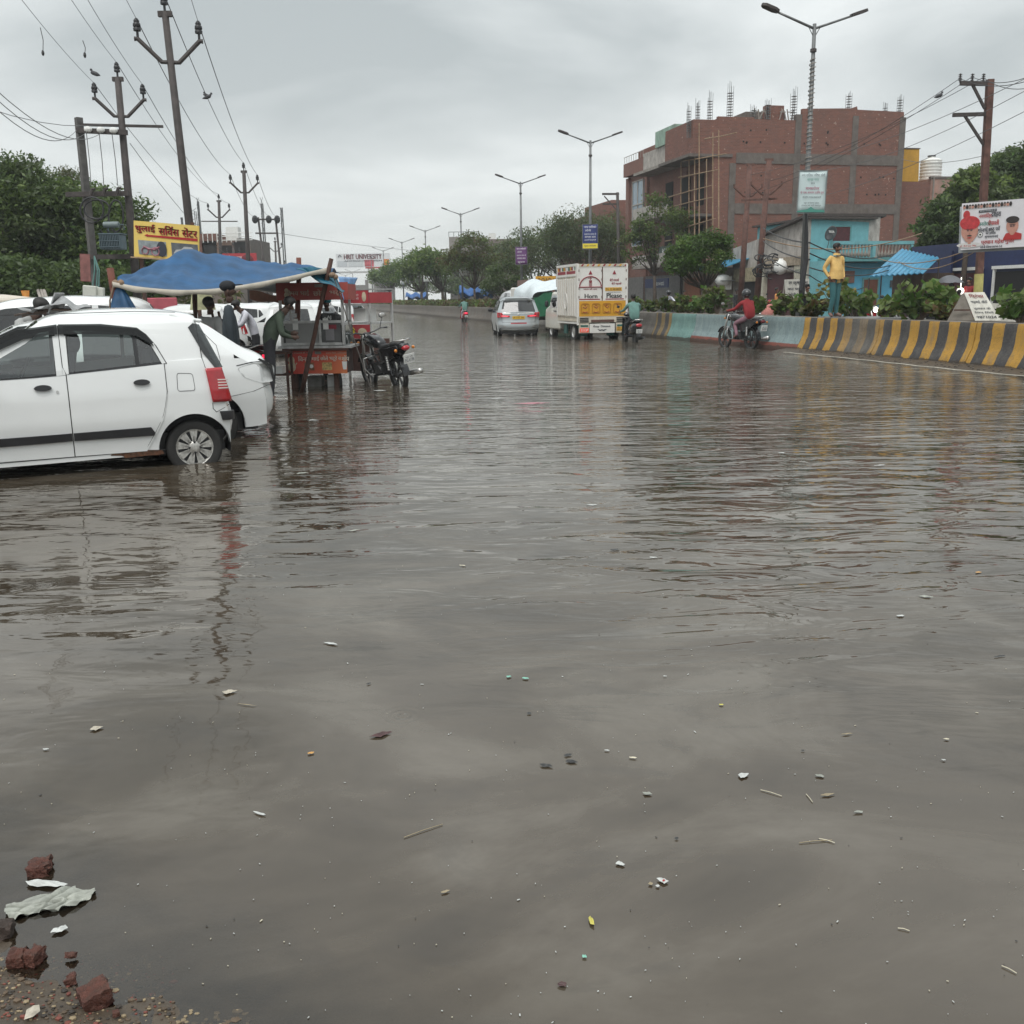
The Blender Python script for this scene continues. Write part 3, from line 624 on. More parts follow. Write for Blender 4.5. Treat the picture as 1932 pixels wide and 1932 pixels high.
for w_ in (14.35, 18.7, 22.65, 26.0): bpart('column', A, (w_, SA-.035, 0), (w_+.42, SA+.3, 9.45 if w_ < 16 else 12.4), CONC)
for z_ in (9.45, 6.45, 3.1):
    for a_, b_ in ((14.775, 18.695), (19.125, 22.645), (23.075, 25.995)): bpart('beam', A, (a_, SA-.045, z_), (b_, SA+.2, z_+.62), CONC)
mb = MB()
for k in range(46):
    a_ = random.choice([14.9, 19.2, 23.1])+random.uniform(.1, 3.2); z_ = random.choice([4.3, 5.2, 7.7, 8.7, 10.7, 11.4])+random.uniform(-.05, .05); mb.box((a_, SA-.002, z_), (.1, .03, .1))
mb.build('putlog_hole', DARK, A, kind='stuff')
for px, py, hgt, wd in [(1304, 245, 1.5, .2), (1321, 231, 1.35, .2), (1344, 231, 1.75, .24), (1382, 231, 2.3, .28), (1427, 222, .8, .26), (1454, 222, 1.2, .26), (1503, 231, 2.0, .28), (1608, 205, 1.1, .26), (1677, 207, .5, .2), (1705, 207, .95, .26)]:
    q = sw(PS(px, py, SA)); mb = MB()
    for i in range(3):
        for j in range(2):
            mb.tube([(q[0]-wd/2+wd*i/2, SA+.3+wd*j, q[2]-.4), (q[0]-wd/2+wd*i/2+random.uniform(-.05, .05), SA+.3+wd*j, q[2]+hgt*random.uniform(.85, 1.1))], .013, 4)
    for k in range(int(hgt/.18)): mb.box((q[0], SA+.3+wd/2, q[2]+k*.16), (wd+.03, wd+.03, .014))
    mb.build('rebar_bundle', GALV, A)
# roof clutter between the two heights
bpart('stair_head', A, (15.9, SA+1.2, 12.05), (18.6, SA+3.5, 12.7), CONC); bpart('stair_head', A, (17.0, SA+.6, 12.05), (18.2, SA+1.1, 13.0), BRICK)
for i, (x, r_) in enumerate([(16.1, .1), (17.9, .3), (18.4, -.2), (16.6, .5)]):
    mb = MB(); mb.box((x, SA+.45, 12.4), (.06, .06, .75), ry=r_); mb.box((x+.3, SA+.45, 12.42), (.06, .06, .6), ry=-r_); mb.box((x+.15, SA+.45, 12.6), (.4, .05, .05)); mb.build('shuttering_frame', CONCL, A)
# front of the unfinished building (faces the road) with openings
for z_ in (.2, 3.4, 6.6):
    for s_ in (63.6, 66.2):
        bpart('window_opening', A, (13.27, s_, z_+.5), (13.46, s_+1.1, z_+2.5), DARK)
for z_ in (3.1, 6.3): bpart('slab', A, (12.3, SA+.1, z_), (13.29, SA+6, z_+.16), CONC)
# bamboo scaffold
sc_ = street_thing('bamboo_scaffold', 'crooked bamboo scaffold lashed to the front of the brick building', 'scaffold')
def pole_(a, b, r_=.045, m=BAMBOO, par=sc_, nm='bamboo_pole'): mb = MB(); a = Vector(a); b = Vector(b); mb.tube([a, a.lerp(b, .5)+Vector((random.uniform(-.05, .05),)*3), b], [r_, r_*.9, r_*.75], 6); return mb.build(nm, m, par)
for px, y0, y1 in [(1311, 520, 235), (1319, 520, 232), (1345, 520, 250), (1356, 500, 245), (1333, 520, 300), (1285, 500, 290), (1300, 520, 300)]:
    a = sw(PW(px, y0, 12.2)); b = sw(PW(px, y1, 12.2)); pole_(a, (12.2, b[1], b[2]))
for (x0, y0, x1, y1) in [(1262, 307, 1370, 290), (1262, 372, 1342, 350), (1280, 335, 1355, 320), (1262, 392, 1345, 372), (1330, 262, 1390, 250), (1290, 430, 1350, 412), (1255, 455, 1345, 440)]:
    pole_(sw(PW(x0, y0, 12.1)), sw(PW(x1, y1, 12.1)), .04)
# balconied pink brick building left of it
B = street_thing('balcony_building', 'narrow brick building with cracked balconies and a tall glazed window', 'building')
s0, s1 = 66.5, 78.2
bpart('wall', B, (13.4, s0+.2, 0), (22, s1, 10.6), BRICK2)
bpart('parapet', B, (12.9, s0, 10.3), (13.6, s1-4.6, 11.5), CONCW); bpart('parapet', B, (13.0, s1-4.5, 10.4), (13.5, s1, 11.35), BRICK2)
for z_ in (3.4, 6.7, 9.9):
    bpart('balcony', B, (12.0, s0+.1, z_), (13.38, s1-5, z_+.18), CONCL)
    if z_ < 9:
        f_ = bpart('balcony_front', B, (12.0, s0+.1, z_+.181), (12.1, s1-5, z_+.9), CONCW)
for z_ in (4.2, 7.5): bpart('door_opening', B, (13.3, 69, z_-.6), (13.39, 70.2, z_+1.6), DARK)
wf = bpart('window', B, (13.30, s1-3.6, 5.2), (13.395, s1-1.3, 9.9), WINB)
for k in range(3): mb = MB(); mb.box((13.28, s1-3.6+k*1.15, 7.55), (.06, .07, 4.7)); c_ = mb.build('mullion', CONCW, wf)
for z_ in (5.2, 6.3, 8.2, 9.9): mb = MB(); mb.box((13.27, s1-2.45, z_), (.06, 2.36, .08)); mb.build('mullion', CONCW, wf)
bpart('column', B, (13.2, s1-.6, 0), (13.42, s1-.02, 10.3), BRICK2); bpart('column', B, (13.2, s1-4.6, 0), (13.42, s1-4.1, 11.7), BRICK2)
bpart('rooftop_room', B, (12.75, s0+.9, 11.51), (13.6, s0+4.4, 12.55), mat('pale_green_wall', (.30, .44, .36), .9, var=.2, vs=1.5, dirt=.6)); bpart('shop_front', B, (13.2, s0+.5, .2), (13.39, s1-.8, 2.9), SHUT)
mb = MB()
for k in range(9): mb.tube([(12.95, s1-4.4+k*.5, 11.35), (12.95, s1-4.4+k*.5, 11.8)], .02, 4)
mb.tube([(12.95, s1-4.4, 11.8), (12.95, s1-.2, 11.8)], .025, 4); mb.build('railing', CONCW, B)
# lower brick building further left with dark frame
Cc = street_thing('brick_house', 'low red brick building far back between the acacia and the balconies', 'building')
bpart('wall', Cc, (14, 86, 0), (22, 100, 8.6), BRICK); bpart('wall', Cc, (16, 90, 8.6), (19, 98, 9.9), BRICK)
bpart('shutter', Cc, (13.9, 87, .3), (13.99, 91, 3), SHUT)
# far building block with roof rail
Dd = thing('apartment_building', 'grey flat roofed block with roof railing far behind the median trees', 'building', (0, 0, 0))
p0 = D(850, 560, 150); p1 = D(960, 560, 150)
bpart('wall', Dd, (p0.x, 150, 0), (p0.x+4.4, 165, D(850, 447, 150).z), mat('far_grey_wall', (.25, .23, .21), .9, var=.2)); bpart('wall', Dd, (p0.x+4.41, 150.3, 0), (p1.x+1, 165, D(850, 452, 150).z), mat('far_brown_wall', (.19, .155, .14), .9, var=.2))
bpart('water_tank', Dd, (D(922, 450, 151).x, 151, D(0, 458, 151).z-.6), (D(935, 450, 151).x, 153, D(922, 440, 151).z), WPAPER)
mb = MB(); z_ = D(850, 447, 150).z
for k in range(7): mb.box((p0.x+k*.72, 150.1, z_+.35), (.08, .08, .7))
mb.box((p0.x+2.2, 150.1, z_+.7), (4.5, .08, .08)); mb.build('railing', GALV, Dd)
for k in range(3):
    for j in range(3): bpart('window', Dd, (p0.x+.6+k*2.6, 149.9, 2+j*2.6), (p0.x+1.7+k*2.6, 149.99, 3.4+j*2.6), WIN)
Ee = thing('grey_building', 'small grey building at the road bend below the hoarding', 'building', (0, 0, 0))
for x0, x1, yt, yy in [(690, 712, 545-12, 190), (703, 735, 530, 196), (660, 690, 543, 200)]:
    a = D(x0, 560, yy); b = D(x1, 560, yy); bpart('wall', Ee, (a.x, yy, -.1), (b.x, yy+10, D(x0, yt-5, yy).z), mat('bend_wall', (.22, .205, .195), .9, var=.2))
# ---- grey whitewashed shop row and turquoise house
SB = 50.55
H_ = street_thing('turquoise_house', 'two storey turquoise house with a baluster balcony and brown door', 'house')
zt = 5.12
mb = MB(); mb.prism([(13.55, 0), (16.85, 0), (16.85, zt-.05), (13.55, zt+.1)], (0, SB, 0), (1, 0, 0), (0, 0, 1), (0, 6, 0)); mb.build('wall', TEALW, H_)
bpart('roof', H_, (13.3, SB-.25, zt+.1), (17.2, SB+6.2, zt+.2), ROOFDK)
bpart('wall', H_, (16.86, SB+.1, 0), (19.4, SB+5, 3.15), BLUEW); bpart('wall', H_, (13.56, SB-1.2, 0), (14.2, SB-.01, 3.1), TEALW); bpart('wall', H_, (14.21, SB-.9, 0), (18.5, SB-.02, 3.0), BLUEW)
win = bpart('window', H_, (14.75, SB-.06, 3.95), (15.75, SB+.02, 4.85), MAROON); mb = MB(); mb.prism([(14.68, 3.88), (15.82, 3.88), (15.82, 4.92), (14.68, 4.92)], (0, SB-.08, 0), (1, 0, 0), (0, 0, 1), (0, .05, 0), [[(14.76, 3.96), (15.74, 3.96), (15.74, 4.84), (14.76, 4.84)]]); mb.build('frame', TEALD, win)
# balcony
bpart('balcony_floor', H_, (14.0, SB-1.5, 3.05), (18.55, SB-.01, 3.25), TEALD); bpart('balcony_rail', H_, (14.0, SB-1.5, 3.88), (18.55, SB-1.32, 4.05), TEALW)
for w_ in (14.0, 16.2, 18.4): bpart('balcony_post', H_, (w_, SB-1.51, 3.251), (w_+.16, SB-1.31, 3.879), TEALW)
bal = MB(); bal.lathe([(.03, 0), (.075, .05), (.085, .16), (.04, .3), (.035, .42), (.06, .52), (.075, .6), (.03, .63)], n=8)
b0 = bal.build('baluster', CONCL, H_, smooth=True); b0.location = (14.32, SB-1.41, 3.25)
for k in range(1, 22):
    w_ = 14.32+k*.19
    if abs(w_-16.28) < .14: continue
    part('baluster', b0, H_, (w_, SB-1.41, 3.25))
dr = bpart('door', H_, (16.15, SB-.96, .2), (16.95, SB-.9, 2.15), MIDB); mb = MB(); mb.prism([(16.07, .2), (17.03, .2), (17.03, 2.25), (16.07, 2.25)], (0, SB-.97, 0), (1, 0, 0), (0, 0, 1), (0, .05, 0), [[(16.15, .201), (16.95, .201), (16.95, 2.16), (16.15, 2.16)]]); mb.build('frame', TEALD, dr)
bpart('window', H_, (14.5, SB-.95, 2.0), (15.6, SB-.9, 2.6), BRICK2); bpart('window', H_, (17.7, SB-.95, 1.75), (18.05, SB-.9, 2.1), WIN)
for w_, z_ in [(17.05, 1.0)]: mb = MB(); mb.tube([(w_, SB-1.1, 0), (w_, SB-1.1, 2.6)], .035, 6); mb.build('drain_pipe', BLACK, H_)
# satellite dish
q = PS(1567, 440, SB-1.3); sd = thing('satellite_dish', 'round grey satellite dish on the upper corner of the turquoise house', 'dish', q)
mb = MB(); mb.lathe([(.0, .10), (.15, .085), (.3, .03), (.38, -.02), (.37, -.03), (.28, .015), (.0, .08)], axis='Y', n=20); o = mb.build('dish', mat('dish_grey', (.17, .17, .18), .4, .3), sd, smooth=True); o.rotation_euler = (R(20), 0, R(25))
mb = MB(); mb.tube([(0, .1, 0), (.0, .25, -.5), (0, .5, -.8)], .02, 6); mb.tube([(0, .05, -.35), (.05, -.35, -.1)], .012, 5); mb.box((.05, -.37, -.08), (.08, .12, .08)); mb.build('arm', GALV, sd)
text_ob('logo', [('TATA', (0, -.09, .06), (.9, .4, 0), (-.1, .2, .95), .34, .12)], WPAPER, sd, off=.03, bold=.01)
# grey shop row facing the road, w = 13.5, from s 50.5 to 62
Sh = street_thing('shop_row', 'weathered whitewashed shop with maroon shutter beside the turquoise house', 'shop')
mb = MB(); mb.prism([(SB+.01, 0), (SB+9, 0), (SB+9, 4.2), (SB+4.6, 4.7), (SB+.01, 5.35)], (13.5, 0, 0), (0, 1, 0), (0, 0, 1), (4, 0, 0)); mb.build('wall', CONCW, Sh)
bpart('cornice', Sh, (13.1, SB+.02, 2.95), (13.49, SB+4.6, 3.4), mat('stained_cornice', (.33, .27, .20), .9, var=.4, vs=5, dirt=.6))
mb = MB(); mb.prism([(SB-.05, 5.36), (SB+5, 4.66), (SB+5, 4.78), (SB-.05, 5.5)], (13.2, 0, 0), (0, 1, 0), (0, 0, 1), (4.6, 0, 0)); mb.build('roof', ROOFDK, Sh)
bpart('shutter', Sh, (13.42, SB+.9, .2), (13.49, SB+4.3, 2.65), MAROON); mb = MB(); mb.lathe([(0, 0), (.16, 0), (.16, 3.3), (0, 3.3)], (13.3, SB+.95, 2.75), 'Y', 10); mb.build('shutter_roll', CONCL, Sh, smooth=True)
PLAN = mat('painted_pillar', (.48, .45, .36), .8, var=.15, dirt=.4, dirtcol=(.1, .08, .06))
bpart('pillar', Sh, (13.2, SB+4.35, .2), (13.49, SB+5.0, 2.94), PLAN); pl = bpart('pillar', Sh, (13.15, SB+.05, .2), (13.49, SB+.85, 2.94), PLAN)
bpart('doorway', Sh, (13.4, SB+5.3, .2), (13.49, SB+7.7, 2.2), DARK); bpart('signboard', Sh, (13.2, SB+5.1, 2.22), (13.49, SB+8.2, 3.0), mat('faded_signboard', (.30, .26, .17), .8, var=.5, vs=7, dirt=.5))
# hand painted words on the two pillars (faces the camera side, -s)
mb = MB()
for i, s_ in enumerate(['र', 'व', 'क', 'म', 'ट', 'स']): put_text(mb, s_, (13.197, SB+4.68, 2.7-i*.42), (0, -1, 0), (0, 0, 1), .2, .24)
mb.build('lettering', SEAM, Sh, fix=False)
mb = MB()
for i, s_ in enumerate(['मगन', 'टेलर', 'कपडा', 'सिलाई', 'सेन्टर']): put_text(mb, s_, (13.147, SB+.45, 2.6-i*.42), (0, -1, 0), (0, 0, 1), .55, .24)
mb.build('lettering', mat('green_letter', (.03, .09, .07), .8, var=0), Sh, fix=False)
# stalls and clutter under the green tree
St = street_thing('kiosk_row', 'cluttered row of small stalls with a blue lean-to roof', 'stall')
bpart('wall', St, (13.0, 59.4, .2), (15, 66, 3.1), mat('stall_wall', (.20, .165, .13), .9, var=.35, vs=2, dirt=.5))
mb = MB(); mb.prism([(0, 0), (5.2, 0), (5.2, .05), (0, .05)], (12.0, 57.4, 3.05), (0, 1, 0), (0, 0, 1), (1.6, 0, .5)); mb.build('roof', BLUETIN, St)
bpart('shutter', St, (12.9, 63, .3), (12.99, 65.5, 2.6), BROWNCL); bpart('counter', St, (12.2, 59.6, .2), (12.98, 62.5, 1.1), mat('counter_grey', (.26, .24, .22), .8, var=.3, vs=3))
for i, (s_, z_, m_) in enumerate([(58.5, 2.2, WPAPER), (59.6, 2.25, CONCL), (60.4, 1.7, MAROON), (61.6, 1.5, CONCL), (62.5, 2.3, BRICK2)]): bpart('notice_panel', St, (12.88, s_, z_-.4), (12.98, s_+.7, z_+.35), m_)
mb = MB(); mb.lathe([(0, 0), (.3, .05), (.33, .5), (.3, .95), (0, 1)], (12.5, 58.2, 2.35), 'Y', 12); tag(mb.build('water_drum', WPAPER, smooth=True), 'white drum lying on a rack by the stalls under the blue lean-to', 'drum'); bpy.data.objects['water_drum'].location = OV; bpy.data.objects['water_drum'].rotation_euler = (0, 0, ANG)
bpart('drum_rack', St, (12.2, 58.1, 2.28), (12.98, 59.3, 2.33), GALV)
q = PW(1473, 504, 12.9); mb = MB(); mb.ball((q.x, q.y, q.z), .38, 14, (1, 1, 1.05), 8); mb.lathe([(.12, .33), (.12, .45), (0, .45)], q, n=10); tag(mb.build('water_tank', WPAPER, smooth=True), 'small round white tank above the shop cornice', 'tank')
# KPFOC sign, blue Pharmacy sign further left below the trees
q0 = sw(PW(1249, 475, 12.9)); Sg = street_thing('shop_sign', 'dark green lettered shop sign half hidden in the leaves', 'sign')
bpart('board', Sg, (12.85, q0[1]-3.4, q0[2]-.35), (12.92, q0[1]+.6, q0[2]+.35), mat('sign_dkgreen', (.06, .09, .075), .7, var=.2)); text_ob('lettering', [('KFCC', (12.84, q0[1]-1.4, q0[2]), (0, -1, 0), (0, 0, 1), 2.4, .38)], WPAPER, Sg)
q0 = sw(PW(1645/1.325, 708/1.325+.0, 11.5)); Sg = street_thing('shop_sign', 'navy blue shop sign with white letters above the scooterist', 'sign')
bpart('board', Sg, (11.4, q0[1]-2.0, q0[2]-.30), (11.47, q0[1]+2.2, q0[2]+.30), NAVY); text_ob('lettering', [('Paswati', (11.39, q0[1]-.5, q0[2]), (0, -1, 0), (0, 0, 1), 1.7, .3)], WPAPER, Sg)
bpart('post', Sg, (11.4, q0[1]-1.9, .2), (11.46, q0[1]-1.8, q0[2]-.3), GALV); bpart('post', Sg, (11.4, q0[1]+2.1, .2), (11.46, q0[1]+2.19, q0[2]-.3), GALV)
GS = street_thing('shuttered_shops', 'grey shuttered shop fronts behind the truck', 'shop')
bpart('wall', GS, (13.6, 66.2, 0), (14, 86, 3.4), mat('shopfront_wall', (.17, .15, .14), .9, var=.3))
for k in range(6): bpart('shutter', GS, (13.5, 67+k*3.1, .25), (13.59, 69.4+k*3.1, 2.7), SHUT)
# brown brick annexe, yellow wall, tanks on the right
F_ = street_thing('brick_annexe', 'plain brick block right of the big building with a peeling plaster corner', 'building')
bpart('wall', F_, (26.75, SA+1, 0), (29.2, SA+12, 8.6), BRICK); bpart('wall', F_, (29.21, SA+.9, 0), (31.6, SA+12, 8.8), PINK); bpart('parapet', F_, (29.15, SA+.85, 8.81), (31.65, SA+1.1, 8.95), CONC)
mb = MB(); mb.tube([(29.35, SA+.8, 3), (29.35, SA+.8, 8.9)], .05, 6); mb.build('drain_pipe', CONCL, F_)
Yb = street_thing('yellow_building', 'mustard yellow upper wall standing behind the brick annexe', 'building')
mb = MB(); mb.prism([(26.75, 8.62), (28.35, 8.62), (28.25, 10.65), (26.75, 10.6)], (0, SA+1.02, 0), (1, 0, 0), (0, 0, 1), (0, 4, 0)); mb.build('wall', YEL, Yb); bpart('coping', Yb, (26.7, SA+.98, 10.66), (28.3, SA+5.05, 10.72), CONC)
q = PS(1755, 335, SA+2.2); tk = thing('water_tank', 'white ribbed plastic water tank on the brick annexe roof', 'tank', (q.x, q.y, 8.80))
pr = [(0, 0), (.66, 0)]
for k in range(6): pr += [(.70, .06+k*.2), (.70, .15+k*.2), (.65, .18+k*.2)]
pr += [(.68, 1.3), (.5, 1.42), (.24, 1.46), (.24, 1.55), (0, 1.56)]
mb = MB(); mb.lathe(pr, n=20); mb.build('drum', WPAPER, tk, smooth=True, auto=40)
mb = MB(); mb.lathe([(0, 0), (.26, 0), (.26, .08), (0, .1)], (0, 0, 1.56), n=14); mb.build('lid', BLACK, tk)
q = PS(1805, 352, SA+4); tk = thing('water_tank', 'grey plastic water tank on the lower roof at the right', 'tank', (q.x, q.y, 8.2))
mb = MB(); mb.lathe([(0, 0), (.62, 0), (.66, .1), (.66, 1.0), (.5, 1.16), (.25, 1.2), (.25, 1.3), (0, 1.3)], n=18); mb.build('drum', mat('tank_grey', (.27, .30, .31), .5, var=.1), tk, smooth=True, auto=40); mb = MB(); mb.lathe([(0, 0), (.24, 0), (.24, .07), (0, .08)], (0, 0, 1.3), n=12); mb.build('lid', BLACK, tk)
Rr = street_thing('flat_roof_house', 'low building with a thin concrete roof behind the right hand tree', 'house')
bpart('wall', Rr, (31.7, SA+2, 0), (40, SA+12, 7.9), mat('taupe_wall', (.24, .17, .15), .9, var=.2)); bpart('roof', Rr, (31.66, SA+1.4, 7.91), (41, SA+12, 8.18), CONCL)
# blue and white shops at the right behind the hoarding
O_ = street_thing('blue_shop', 'blue fronted shop with white framed shutters behind the tree at right', 'shop')
bpart('wall', O_, (13.6, 30, 0), (16, 42.0, 3.4), NAVY)
for s_, m_ in [(31.2, DARK), (34.2, DARK), (37.4, MAROON)]:
    bpart('opening', O_, (13.5, s_, .2), (13.59, s_+2.3, 2.2), m_); bpart('frame', O_, (13.44, s_-.12, .2), (13.54, s_-.01, 2.3), WPAPER); bpart('frame', O_, (13.44, s_+2.31, .2), (13.54, s_+2.4, 2.3), WPAPER); bpart('lintel', O_, (13.42, s_-.15, 2.301), (13.56, s_+2.45, 2.42), WPAPER)
bpart('post', O_, (13.0, 40.4, .2), (13.1, 40.5, 2.7), WPAPER)
bpart('signboard', O_, (13.3, 38.9, 1.9), (13.39, 42.0, 3.1), NAVY)
q = sw(PW(1722, 548, 13.25)); q2 = sw(PW(1762, 548, 13.25)); text_ob('lettering', [('ORBIT', (13.26, (q[1]+q2[1])/2, (q[2]+q2[2])/2+.15), (0, -1, 0), (0, 0, 1), abs(q[1]-q2[1])*1.0, .42)], mat('silver_letter', (.5, .52, .55), .5, var=0), O_, bold=.012)
# blue corrugated awning
aw = thing('tin_awning', 'bright blue corrugated tin awning sloping over the stall', 'awning')
c = [D(1645, 520, 39), D(1738, 520, 36.5), D(1770, 486, 41), D(1705, 470, 44)]
c = [D(1640, 522, 38), D(1742, 516, 35), D(1772, 487, 38.5), D(1700, 470, 42)]
mb = MB(); nn = 10
for k in range(nn):
    a0 = c[0].lerp(c[1], k/nn); a1 = c[0].lerp(c[1], (k+.93)/nn); b0_ = c[3].lerp(c[2], k/nn); b1_ = c[3].lerp(c[2], (k+.93)/nn)
    am = (a0+a1)/2+Vector((0, 0, .05)); bm_ = (b0_+b1_)/2+Vector((0, 0, .05))
    m1_ = MB(); m1_.add([a0, am, a1, b1_, bm_, b0_]+[p-Vector((0, 0, .03)) for p in (a0, am, a1, b1_, bm_, b0_)], [(0, 1, 4, 5), (1, 2, 3, 4), (6, 11, 10, 7), (7, 10, 9, 8), (0, 6, 7, 1), (1, 7, 8, 2), (5, 4, 10, 11), (4, 3, 9, 10), (0, 5, 11, 6), (2, 8, 9, 3)])
    m1_.build('roof_sheet', BLUETIN, aw)
for k in range(3):
    a = c[0].lerp(c[3], .1+k*.4)-Vector((0, 0, .06)); b = c[1].lerp(c[2], .1+k*.4)-Vector((0, 0, .06)); mb = MB(); mb.tube([a, b], .03, 6); mb.build('rafter', IRON, aw)
for q in (c[0], c[1], c[2]): mb = MB(); mb.tube([q-Vector((0, 0, .06)), (q.x, q.y, .1)], .03, 6); mb.build('post', IRON, aw)
stl = thing('stall', 'dim brown wooden stall in the shade of the blue awning', 'stall'); a = D(1700, 560, 40); bpart('cabin', stl, (a.x, 39, .1), (a.x+1.6, 41, 2.2), mat('stall_brown', (.06, .038, .028), .9, var=.4, vs=3)); bpart('counter', stl, (a.x+.1, 38.4, .1), (a.x+1.3, 38.99, 1.0), BROWNCL)
# ================================================================= LAMPS, POLES AND WIRES
def lamp(top_px, top_py, label, Hh=None):
    q = PW(top_px, top_py, 1.12); root = thing('street_lamp', label, 'street lamp', (q.x, q.y, .8), ANG, 'double armed lamps down the median'); Hh = q.z-.8
    mb = MB(); mb.tube([(0, 0, 0), (0, 0, Hh*.5), (0, 0, Hh)], [.085, .07, .05], 10); mb.build('pole', LAMPPOST, root, smooth=True)
    mb = MB(); mb.box((0, 0, .1), (.22, .22, .2)); mb.build('base', LAMPPOST, root)
    for s_ in (-1, 1):
        mb = MB(); mb.tube([(0, 0, Hh-.12), (s_*1.15, 0, Hh+.26)], [.035, .028], 8); mb.tube([(0, 0, Hh-.35), (s_*.18, 0, Hh-.06)], .012, 5); a = mb.build('arm', LAMPPOST, root, smooth=True)
        mb = MB(); M = [(0, -.07), (.12, -.13), (.42, -.12), (.5, -.04), (.5, .04), (.42, .12), (.12, .13), (0, .07)]
        u = Vector((s_*.95, 0, .31)).normalized(); n_ = Vector((-s_*u.z, 0, abs(u.x)))
        mb.prism(M, Vector((s_*1.08, 0, Hh+.22)), u, Vector((0, 1, 0)), n_*.07); mb.build('lamp_head', IRON, a)
    mb = MB(); mb.tube([(0, 0, Hh-.7), (0, 0, Hh-.62)], .085, 8); mb.build('clamp', IRON, root)
    return root, q
LP = [(1537, 45, 'nearest tall lamp with cable wound round its post above the white banner'), (1114, 265, 'second lamp, carrying the navy and yellow banner'), (982, 343, 'third lamp, carrying the purple banner'), (869, 402, 'fourth lamp, behind the brownish open tree'), (802, 434, 'fifth lamp, with the pale lettered banner'), (758, 456, 'sixth lamp, rising over the bright green tree'), (723, 472, 'lamp in front of the right part of the hoarding'), (700, 484, 'faint lamp in front of the middle of the hoarding')]
lamps = [lamp(*a) for a in LP]
for k, (px, py) in enumerate([(665, 512), (652, 519)]): lamps.append(lamp(px, py, ['far lamp under the left part of the hoarding', 'farthest tiny lamp beside the tarpaulin pole'][k]))
# wound cable on the first
q = lamps[0][1]; mb = MB(); pts = []
for k in range(560):
    z_ = 4.3+3.4*k/560; a = k*.35; rr = .075+.012*math.sin(k*.11); pts.append((q.x+rr*math.cos(a), q.y+rr*math.sin(a), z_))
mb.tube(pts, .012, 4); tag(mb.build('cable', CONCL), 'pale cable wound tightly up the nearest lamp post', 'cable')
mb = MB(); mb.tube([(q.x+.1, q.y, .8), (q.x-.05, q.y-.1, 1.6), (q.x+.04, q.y-.1, 2.4), (q.x+.02, q.y-.1, 3.1), (q.x-.03, q.y-.1, 3.9)], [.10, .075, .065, .055, .02], 7); tag(mb.build('cable_bundle', BLACK), 'thick black wrapped cables down the foot of the nearest lamp post', 'cable')
BN = {}
def banner(px0, py0, px1, py1, w_, label, col, lines, name='pole_banner', tilt=0, extra=None):
    a = PW((px0+px1)/2, (py0+py1)/2, w_); sc = a.y/1850; W_ = (px1-px0)*sc; H2 = (py1-py0)*sc
    root = thing(name, label, 'banner', a, math.atan2(-a.x, a.y)*.35); root.rotation_euler[1] = tilt
    mb = MB(); mb.grid(lambda u, v: ((u-.5)*W_+.0, .012*math.sin(v*7+u*3), (v-.5)*H2), 6, 6); o = mb.build('cloth', col, root, smooth=True); o.modifiers.new('t', 'SOLIDIFY').thickness = .01
    mb = MB(); hw, hh = W_/2, H2/2; mb.prism([(-hw-.02, -hh-.02), (hw+.02, -hh-.02), (hw+.02, hh+.02), (-hw-.02, hh+.02)], (0, -.01, 0), (1, 0, 0), (0, 0, 1), (0, .03, 0), [[(-hw, -hh), (hw, -hh), (hw, hh), (-hw, hh)]]); mb.build('frame', GALV, root)
    by = {}
    for (s_, fx, fy, fw_, fh, m_) in lines: by.setdefault(m_.name, []).append((s_, fx, fy, fw_, fh, m_))
    for k in by.values():
        text_ob('lettering', [(s_, ((fx-.5)*W_, -.02, (.5-fy)*H2), (1, 0, 0), (0, 0, 1), fw_*W_, fh*H2) for (s_, fx, fy, fw_, fh, m_) in k], k[0][5], root, off=.01)
    if extra: extra(root, W_, H2)
    return root
TB = mat('ink_black', (.03, .035, .05), .7, var=0); TM = mat('ink_magenta', (.35, .03, .10), .7, var=0); TW = mat('ink_white', (.75, .75, .75), .7, var=0); TG = mat('ink_green', (.06, .25, .20), .7, var=0); TR = mat('ink_red', (.42, .03, .03), .7, var=0); TBL = mat('ink_blue', (.03, .06, .22), .7, var=0); TY = mat('ink_yellow', (.75, .6, .06), .7, var=0); TO = mat('ink_orange', (.6, .25, .04), .7, var=0)
PALE = mat('banner_pale_blue', (.52, .62, .62), .55, var=.06, vs=1)
def hills(root, W_, H2):
    mb = MB(); hw = W_/2; z0 = -H2/2+.01; mb.prism([(-hw, z0), (hw, z0), (hw, z0+.05*H2), (.25*hw, z0+.07*H2), (0, z0+.13*H2), (-.3*hw, z0+.07*H2), (-hw, z0+.03*H2)], (0, -.025, 0), (1, 0, 0), (0, 0, 1), (0, .008, 0)); mb.build('hill_print', TG, root)
banner(1508, 326, 1556, 398, .95, 'white banner with green hill print on the nearest lamp post', PALE, [('नगर पालिका परिषद लोनी', .5, .10, .86, .08, TB), ('स्वच्छ भारत', .5, .22, .42, .07, TG), ('कागज', .5, .30, .14, .04, TB), ('मानसरोवर', .5, .41, .5, .085, TM), ('के पास आगमन दर्शनि पुल', .5, .52, .86, .085, TM), ('केन्द्रीय तालाब सफाई कार्य', .5, .63, .68, .06, TB), ('पहुंच के पिछला क्षेत्र', .5, .77, .56, .05, TB), ('सौजन्य का पार्टी मोहल्ला', .5, .83, .72, .045, TB)], extra=hills, tilt=R(1.5))
NAVB = mat('banner_navy', (.03, .045, .17), .55, var=.1); PURP = mat('banner_purple', (.13, .045, .16), .55, var=.1)
def ybot(root, W_, H2): mb = MB(); mb.box((0, -.022, -H2*.38), (W_, .01, H2*.2)); mb.build('bottom_print', TY, root)
